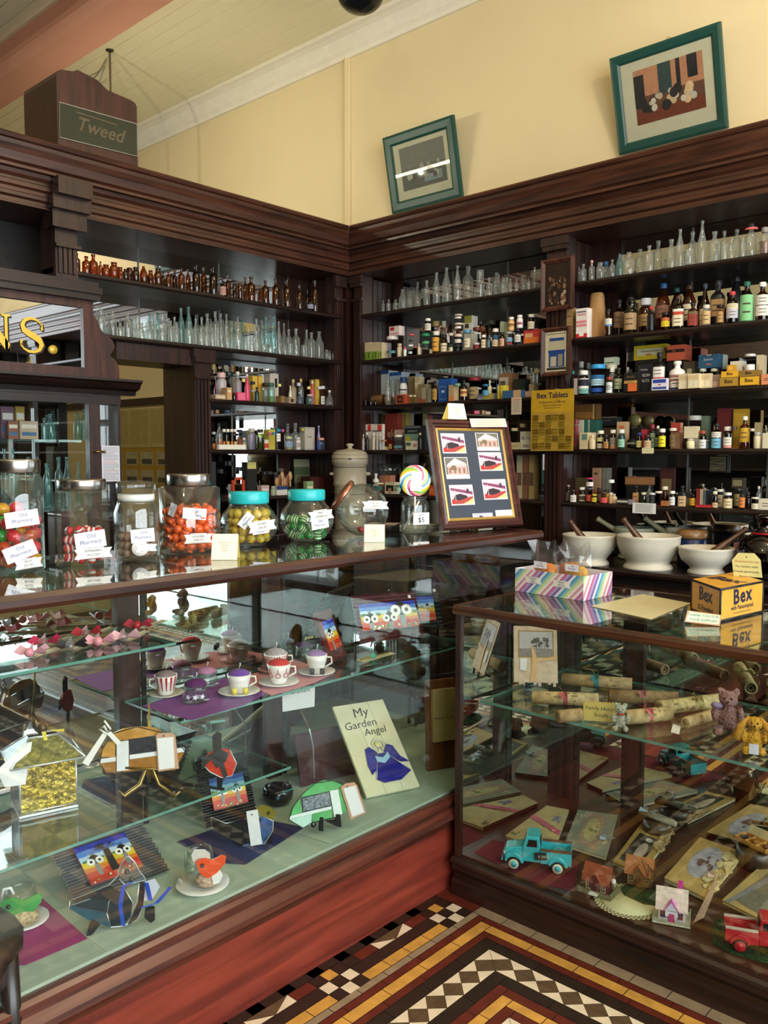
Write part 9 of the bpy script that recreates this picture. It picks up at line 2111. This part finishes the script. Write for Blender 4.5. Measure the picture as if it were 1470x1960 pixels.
# stoneware water filter in the corner
p = px_y(670,1000,3.86); p.z = BZ; s = mpp(p); z1 = zat(p,670,872)-BZ; R = 34*s; SW_ = pm('#b5aa92',rough=.35,var=.05); k = thing('water_filter','tall cream stoneware water filter with dark bands and domed lid, in the corner','filter',(p.x,p.y,BZ+.0005),toward(p))
h2 = zat(p,670,928)-BZ; MB().lathe([(0,0),(R*.85,0),(R*.88,.01),(R*.88,h2-.01),(R*.95,h2),(R*.94,h2+.012),(R*.92,h2+.02),(R*.93,z1-.06),(R*1.0,z1-.055),(R*1.02,z1-.03),(R*1.02,z1),(R*.98,z1+.004),(0,z1+.004)],32).build('filter_body',SW_,k)
for r_,z in ((.925,z1-.075),(1.015,z1-.022),(.875,h2-.06)): MB().lathe([(R*r_,z),(R*r_+.0015,z),(R*r_+.0015,z+.003),(R*r_,z+.003)],32).build('dark_band',pm('#2a211a',rough=.5),k)
MB().lathe([(0,z1+.004),(R*.99,z1+.004),(R*.95,z1+.016),(R*.75,z1+.032),(R*.25,z1+.042),(R*.14,z1+.046),(R*.12,z1+.056),(R*.22,z1+.064),(R*.2,z1+.074),(0,z1+.078)],32).build('lid',SW_,k)
for sg in (-1,1): MB().ball((0,sg*R*.98,h2+.07),(.018,.022,.012),10).build('lug_handle',SW_,k)
MB().poly([(R*1.025,-.010,z1-.018),(R*1.025,.010,z1-.018),(R*1.025,.010,z1-.026),(R*1.025,-.010,z1-.026)]).build('maker_mark',INK,k)
# framed pictures above the cornice
def hung(name,label,bl,br,tl,tr,draw,ftx):
 """picture hung on the wall leaning forward; bottom against the wall"""
 B0,B1 = px_y(*bl,YW-.015),px_y(*br,YW-.015); wx = (B1-B0).normalized(); wx.z = 0; wx.normalize(); W = (B1-B0).length; d = _ray(*tl); t_ = (B0-CAM0).dot(wx)/d.dot(wx); T = CAM0+d*t_; up = T-B0; H = up.length; un = up.normalized(); n = wx.cross(un)
 M = Matrix(((wx.x,un.x,n.x,B0.x),(wx.y,un.y,n.y,B0.y),(wx.z,un.z,n.z,B0.z),(0,0,0,1))); k = thing(name,label,'picture',(0,0,0)); k.matrix_world = M; f = W*ftx
 b = MB(); frame_rails(b,W,H,[(0,-.012),(0,.012),(f*.25,.016),(f*.8,.012),(f,.004)]); b.poly([(0,0,-.012),(W,0,-.012),(W,H,-.012),(0,H,-.012)]); b.build('frame',pm('#1f4a42',rough=.4,var=.08),k)
 MB().poly([(f,f,.001),(W-f,f,.001),(W-f,H-f,.001),(f,H-f,.001)]).build('mount',pm('#d8cdb4',rough=.8,var=.03),k); draw(k,W,H,f); MB().box(f*.9,W-f*.9,f*.9,H-f*.9,.004,.0055).build('glazing',PANE,k)
 MB().tube([(W*.2,H*.75,-.013),(W*.5,H*1.05,-.07),(W*.8,H*.75,-.013)],.0015,5).build('hanging_wire',BRASS,k); return k
def scene_print(cols,seed,rects):
 def fn(k,W,H,f):
  b = MB(); rg = random.Random(seed); x0,x1,y0,y1 = W*.20,W*.83,H*.25,H*.80; R_ = lambda a,c,e,g2,mi,dz: b.poly([(x0+(x1-x0)*a,y0+(y1-y0)*c,.0013+dz),(x0+(x1-x0)*e,y0+(y1-y0)*c,.0013+dz),(x0+(x1-x0)*e,y0+(y1-y0)*g2,.0013+dz),(x0+(x1-x0)*a,y0+(y1-y0)*g2,.0013+dz)],mi)
  R_(0,0,1,1,0,0)
  for i,(a,c,e,g2,mi) in enumerate(rects): R_(a,c,e,g2,mi,.0002*(i+1))
  for i in range(26):
   cx,cy2,r = rg.uniform(.1,.85),rg.uniform(.22,.5),rg.uniform(.03,.07); b.poly([(x0+(x1-x0)*(cx+r*math.cos(a)),y0+(y1-y0)*(cy2+r*1.5*math.sin(a)),.0045-.00005*i) for a in [q*.8 for q in range(8)]],1+i % 3)
  b.build('print',[pm(c,rough=.5,var=.12,scale=50) for c in cols],k)
 return fn
hung('wall_picture','larger green-framed colour print of figures in a room, above the outer shelves',(1187,297),(1394,243),(1168,113),(1379,43),scene_print(['#6f4a3c','#c9bfae','#2f2c30','#d8b48c','#c98a6a','#7a3f2c','#3a4a4c'],4,((0,.5,1,1,4),(0,0,1,.25,5),(.36,.45,.55,1,6),(.62,.5,.68,1,2),(.78,.6,.92,1,2),(0,.3,.15,.9,2))),.085)
hung('wall_picture','smaller green-framed monochrome print with a bright lamp reflection, above the corner shelves',(753,410),(886,375),(734,265),(866,221),scene_print(['#5d5a50','#8d8a80','#3a3a3a','#a5a198','#6f6c66','#4a4a48','#7d8a94'],9,((0,.5,1,1,4),(0,0,1,.4,5),(.5,.1,.9,.3,6))),.115)
# pictures on the post
def post_pic(name,label,u0,v0,u1,v1,fr,fn):
 y = UY-.046; a = px_y(u0,v0,y); c = px_y(u1,v1,y); W,H = c.x-a.x,a.z-c.z; k = thing(name,label,'picture',(a.x,y+.012,c.z)); M = Matrix.Rotation(R90,4,'X'); f = W*.13; k.rotation_euler = (R90,0,0)
 b = MB(); frame_rails(b,W,H,[(0,-.010),(0,.010),(f*.4,.013),(f,.004)]); b.poly([(0,0,-.010),(W,0,-.010),(W,H,-.010),(0,H,-.010)]); b.build('frame',wood('#2a140e','#5f3424',axis='Y'),k); fn(k,W,H,f); return k
def dark_print(k,W,H,f):
 b = MB(); rg = random.Random(5); b.box(f,W-f,f,H-f,0,.001,0)
 for i in range(40): x,y = W*rg.uniform(.25,.75),H*(.14+.5*rg.random()**1.5); r = W*rg.uniform(.02,.06); b.poly([(x+r*math.cos(a),y+r*1.4*math.sin(a),.0012+.00004*i) for a in [q*.9 for q in range(7)]],1+i % 4)
 b.build('print',[pm(c,rough=.3,var=.2) for c in ('#2a1d16','#5a3a2a','#7a5a44','#3f3428','#a08a74')],k)
def shop_print(k,W,H,f):
 b = MB(); b.box(f,W-f,f,H-f,0,.001,0); R_ = lambda a,c,e,g2,mi,z: b.box(W*a,W*e,H*c,H*g2,0,z,mi)
 R_(.25,.52,.8,.72,1,.0015); R_(.28,.72,.78,.78,2,.002); R_(.24,.48,.82,.53,2,.002); R_(.26,.18,.80,.48,2,.0016); R_(.32,.2,.52,.4,1,.0022); R_(.58,.2,.74,.44,3,.0022); R_(.2,.12,.85,.17,4,.002)
 for i in range(9): b.ball((W*(.2+.075*i),H*(.87-.01*(i % 2)),.0015),W*.02,6,4)
 b.build('print',[pm(c,rough=.5,var=.06) for c in ('#c4b898','#b0a88c','#1f3f7c','#8a8268','#2c2a26')],k)
post_pic('post_picture','dark framed old-master style print, upper of two on the shelf post',1035,499,1095,590,0,dark_print); post_pic('post_picture','framed cream print of a blue shopfront, lower of two on the shelf post',1035,629,1089,717,0,shop_print)
# hanging card of tablets
y = UY-.05; a = px_y(1017,748,y); c = px_y(1097,863,y); W,H = c.x-a.x,a.z-c.z; k = thing('tablet_card','yellow hanging card lettered Bex Tablets, holding rows of packets','card',(a.x,y,c.z),rot=(R90,0,0))
MB().box(0,W,0,H,-.002,0).build('card',pm('#b8901f',rough=.45,var=.10,scale=20),k)
for tx,v,sz,bo in (('Bex Tablets',.905,.155,.025),('Products give to 2 Minutes',.80,.058,.006),('Relieves Headache fast',.745,.046,.003),('Safely and at best cost',.705,.040,.003)): MB().text(tx,W*sz,Matrix.Translation((W*.5,H*v,.0008)),bold=bo).build('lettering',INK,k)
rg = random.Random(8)
for i in range(5):
 for j in range(6):
  if rg.random() < .82:
   x,yy = W*(.12+.155*j),H*(.08+.115*i); tilt = rg.uniform(-.12,.12); M = Matrix.Translation((x,yy,.001)) @ Matrix.Rotation(tilt,4,'Z'); b = MB(); b.box(-W*.066,W*.066,-H*.045,H*.045,0,.003,0,M); b.box(-W*.066,W*.066,H*.036,H*.047,0,.0036,1,M); b.box(-W*.066,W*.066,-H*.01,-H*.004,0,.0036,1,M); b.build('tablet_packet',[pm(('#a07c1c','#c4a02a')[(i+j) % 2],rough=.5),pm('#4a3a12',rough=.5)],k)
b = MB(); b.add([(-.001,0,.004),(W*1.01,0,.004),(W*1.01,H*.64,.004),(-.001,H*.64,.004)],[(0,1,2,3)]); b.build('clear_sleeve',CELLO,k); MB().tube([(W*.35,H,-.001),(W*.5,H*1.03,-.001),(W*.65,H,-.001)],.0012,5).build('hanger',STEEL,k)
# box with the faded script, on top of the screen
FX = UX+.02; a = px_x(112,318,FX); tl = px_x(112,172,FX); br = px_x(264,320,FX); zb0 = 2.8725; yl,yr = a.y-.0,br.y; dpt = .34; k = thing('sign_box','dark round-shouldered wooden box lettered Tweed in faded gilt, standing on top of the screen','sign',(FX,yl,zb0)); W = yr-yl
zt = px_x(112,158,FX).z-zb0; zm = px_x(262,200,FX).z-zb0; pr = [(0,0),(W,0),(W,zm*.97),(W*.98,zm*1.01),(W*.93,zm*1.03),(W*.62,zm*1.06),(W*.50,zm*1.145),(W*.44,zm*1.16),(W*.25,zm*1.19),(W*.20,zm*1.15),(W*.06,zm*1.12),(W*.01,zm*1.08),(0,zm*1.02)]
MB().prism(pr,-dpt,0,'x').build('box_body',wood('#2c1611','#4a261e',axis='Z',coat=.05),k)
g0,g1,g2 = px_x(113,263,FX),px_x(262,300,FX),px_x(113,196,FX); g3 = px_x(262,238,FX); b = MB(); q = [(p_.y-yl,p_.z-zb0) for p_ in (g0,g1,g3,g2)]; q = [(min(max(y_,.006),W-.004),z_) for y_,z_ in q]; MB().prism(q,0,.004,'x').build('sign_glass',pm('#2f3428',rough=.25,var=.1),k)
b = MB(); b.tube([(.0045,y_,z_) for y_,z_ in q],.0025,6,closed=True); b.build('sign_edge',pm('#9a9484',rough=.3),k)
cy2,cz = sum(t[0] for t in q)/4,sum(t[1] for t in q)/4; hh = q[3][1]-q[0][1]; MB().text('Tweed',hh*.56,frame_on((.0048,cy2,cz),(1,0,0)),bold=.014,shear=.35).build('lettering',pm('#5f523a',rough=.5),k); MB().box(.0044,.0052,cy2-W*.28,cy2+W*.22,cz+hh*.30,cz+hh*.34).build('lettering_bar',pm('#5f523a',rough=.5),k)
# drop cord and hooks on the ceiling
ph = px_z(210,97,ZC-.012); k = thing('drop_wire','thin cord hanging from a ceiling hook above the sign box','cord',ph); ch_ = [(0,0,-i*.05) for i in range(int((ph.z-2.95)/.05))]; MB().tube(ch_,.008,6).build('cord',pm('#5a4a34',rough=.7),k); MB().lathe([(0,0),(.03,0),(.03,.012),(0,.012)],12).build('hook_plate',pm('#3a3026',rough=.6),k)
pw = px_z(152,147,ZC-.012); b = MB(); b.tube([ph.lerp(pw,i/8)-Vector((0,0,.10*math.sin(math.pi*i/8))) for i in range(1,9)],.006,6); b.tube([ph.lerp(pw,i/8)-Vector((.05*math.sin(math.pi*i/8),0,.22*math.sin(math.pi*i/8))) for i in range(1,9)],.006,6); b.lathe([(0,-.03),(.05,-.02),(.05,.011),(0,.011)],14,c=tuple(pw)); tag(b.build('ceiling_wire',pm('#8a8470',rough=.6)),'two looped wires between ceiling fittings near the pink beam','wire')
# dispensary tube fitting, pendant dome
k = thing('tube_light','fluorescent tube fitting in the dispensary behind the screen','lamp',(-5.1,2.5,3.305)); MB().box(-.65,.65,-.022,.022,0,.04).build('fitting',WHITE,k); MB().tube([(-.62,0,-.03),(.62,0,-.03)],.014,10).build('tube',emit('#fff4d8',16.0),k)
for x in (-.5,.5): MB().tube([(x,0,.01),(x,.25,-.25),(x,YW-2.501,-.25)],.006,6).build('wall_arm',STEEL,k)
pd = px_z(690,-12,3.98); k = thing('pendant_dome','dark dome of a ceiling pendant cut off by the picture’s top edge','lamp',(pd.x,pd.y,3.98)); MB().ball((0,0,0),(.13,.13,.10),24).build('dome',pm('#101417',rough=.25,var=.1),k); MB().tube([(0,0,.08),(0,0,ZC-3.99)],.015,8).build('rod',pm('#15181a',rough=.4),k)
# posters on the wall seen through the doorway
def wall_board(label,u0,v0,u1,v1,draw,col):
 a,c = px_y(u0,v0,YW-.012),px_y(u1,v1,YW-.012); k = thing('poster',label,'poster',(a.x,YW-.008,c.z)); W,H = c.x-a.x,a.z-c.z; MB().box(0,W,-.004,.006,0,H).build('sheet',pm(col,rough=.7,var=.08),k); draw(k,W,H)
def txt(k,W,H): b = MB(); [b.box(W*(.05+.32*cix),W*(.33+.32*cix),-.005,-.004,H*(.92-.045*r_),H*(.94-.045*r_)) for cix in range(3) for r_ in range(19)]; b.build('print',pm('#9a8c58',rough=.8),k)
def grid(k,W,H):
 for i in range(4):
  for j in range(2): b = MB(); x,z = W*(.06+.24*i),H*(.10+.46*j); b.box(x,x+W*.19,-.006,-.004,z,z+H*.34,0); b.box(x+W*.02,x+W*.17,-.007,-.006,z+H*.03,z+H*.16,1); b.build('photograph',[pm('#a59c80',rough=.5),pm('#4a483a',rough=.5,var=.3)],k)
wall_board('large printed newspaper sheet on the wall seen through the doorway',206,786,330,856,txt,'#b5a468'); wall_board('yellow board of small photographs low on the wall seen through the doorway',206,858,330,935,grid,'#a8862c')
# glassware in the centre cabinet
rg = random.Random(3); z = .9
ORDN = "first second third fourth fifth sixth seventh eighth ninth tenth eleventh twelfth thirteenth".split()
for i,(u,vt,w,sh) in enumerate(((92,895,18,1),(112,874,18,1),(128,874,20,1),(88,886,14,1),(150,884,14,1),(8,858,16,1),(24,858,16,1),(84,800,13,0),(96,792,18,0),(100,818,14,0),(148,790,18,0),(160,782,16,0))):
 p = px_x(u,vt,CX-.14); zz = CAB_Z[sh]; h = max(.06,p.z-zz); put_o = bottle('glass_bottle','std' if i % 2 else 'wine',TEALG,w*mpp(p)*.85,h,(p.x,p.y,zz+.001),R90)
 tag(put_o,f"{('upper', 'lower')[sh]} cabinet shelf aqua bottle, {ORDN[i]} counted along the glazed centre cabinet",'bottle','aqua bottles in the glazed centre cabinet')
for i,(u0,v0,u1,v1,c) in enumerate(((0,778,26,808,'#7a5a6a'),(28,778,46,806,'#a08430'),(36,806,72,840,'#b9a48c'),(14,806,34,838,'#8a5a48'))):
 a,c_ = px_x(u0,v0,CX-.20+.02*i),px_x(u1,v1,CX-.20+.02*i); zz = CAB_Z[0]; o = carton('carton',abs(c_.y-a.y),.017,max(.05,a.z-zz),((CX-.20+.02*i),(a.y+c_.y)/2,zz+.001),R90,c,[(.1,.2,.9,.4,'#3f6a94'),(.1,.6,.9,.8,'#d8d0c4')]); tag(o,('mauve','mustard','buff','russet')[i]+' carton on the glazed centre cabinet’s upper shelf','packet')
# ================================================================ labels that single out each thing on the shelves
ORDW = 'first second third fourth fifth sixth seventh eighth ninth tenth eleventh twelfth thirteenth fourteenth fifteenth sixteenth seventeenth eighteenth nineteenth twentieth'.split()
_by = {}
for r in REG: _by.setdefault((r[1],r[2]),[]).append(r)
for (d,pl),rows in _by.items():
 rows.sort(key=lambda r: r[5])
 for i,(o,d_,pl_,cat,grp,k) in enumerate(rows):
  tag(o,f"{d}, {pl}" if len(rows) == 1 else f"{ORDW[i]} {d} from the corner, {pl}",cat,grp)
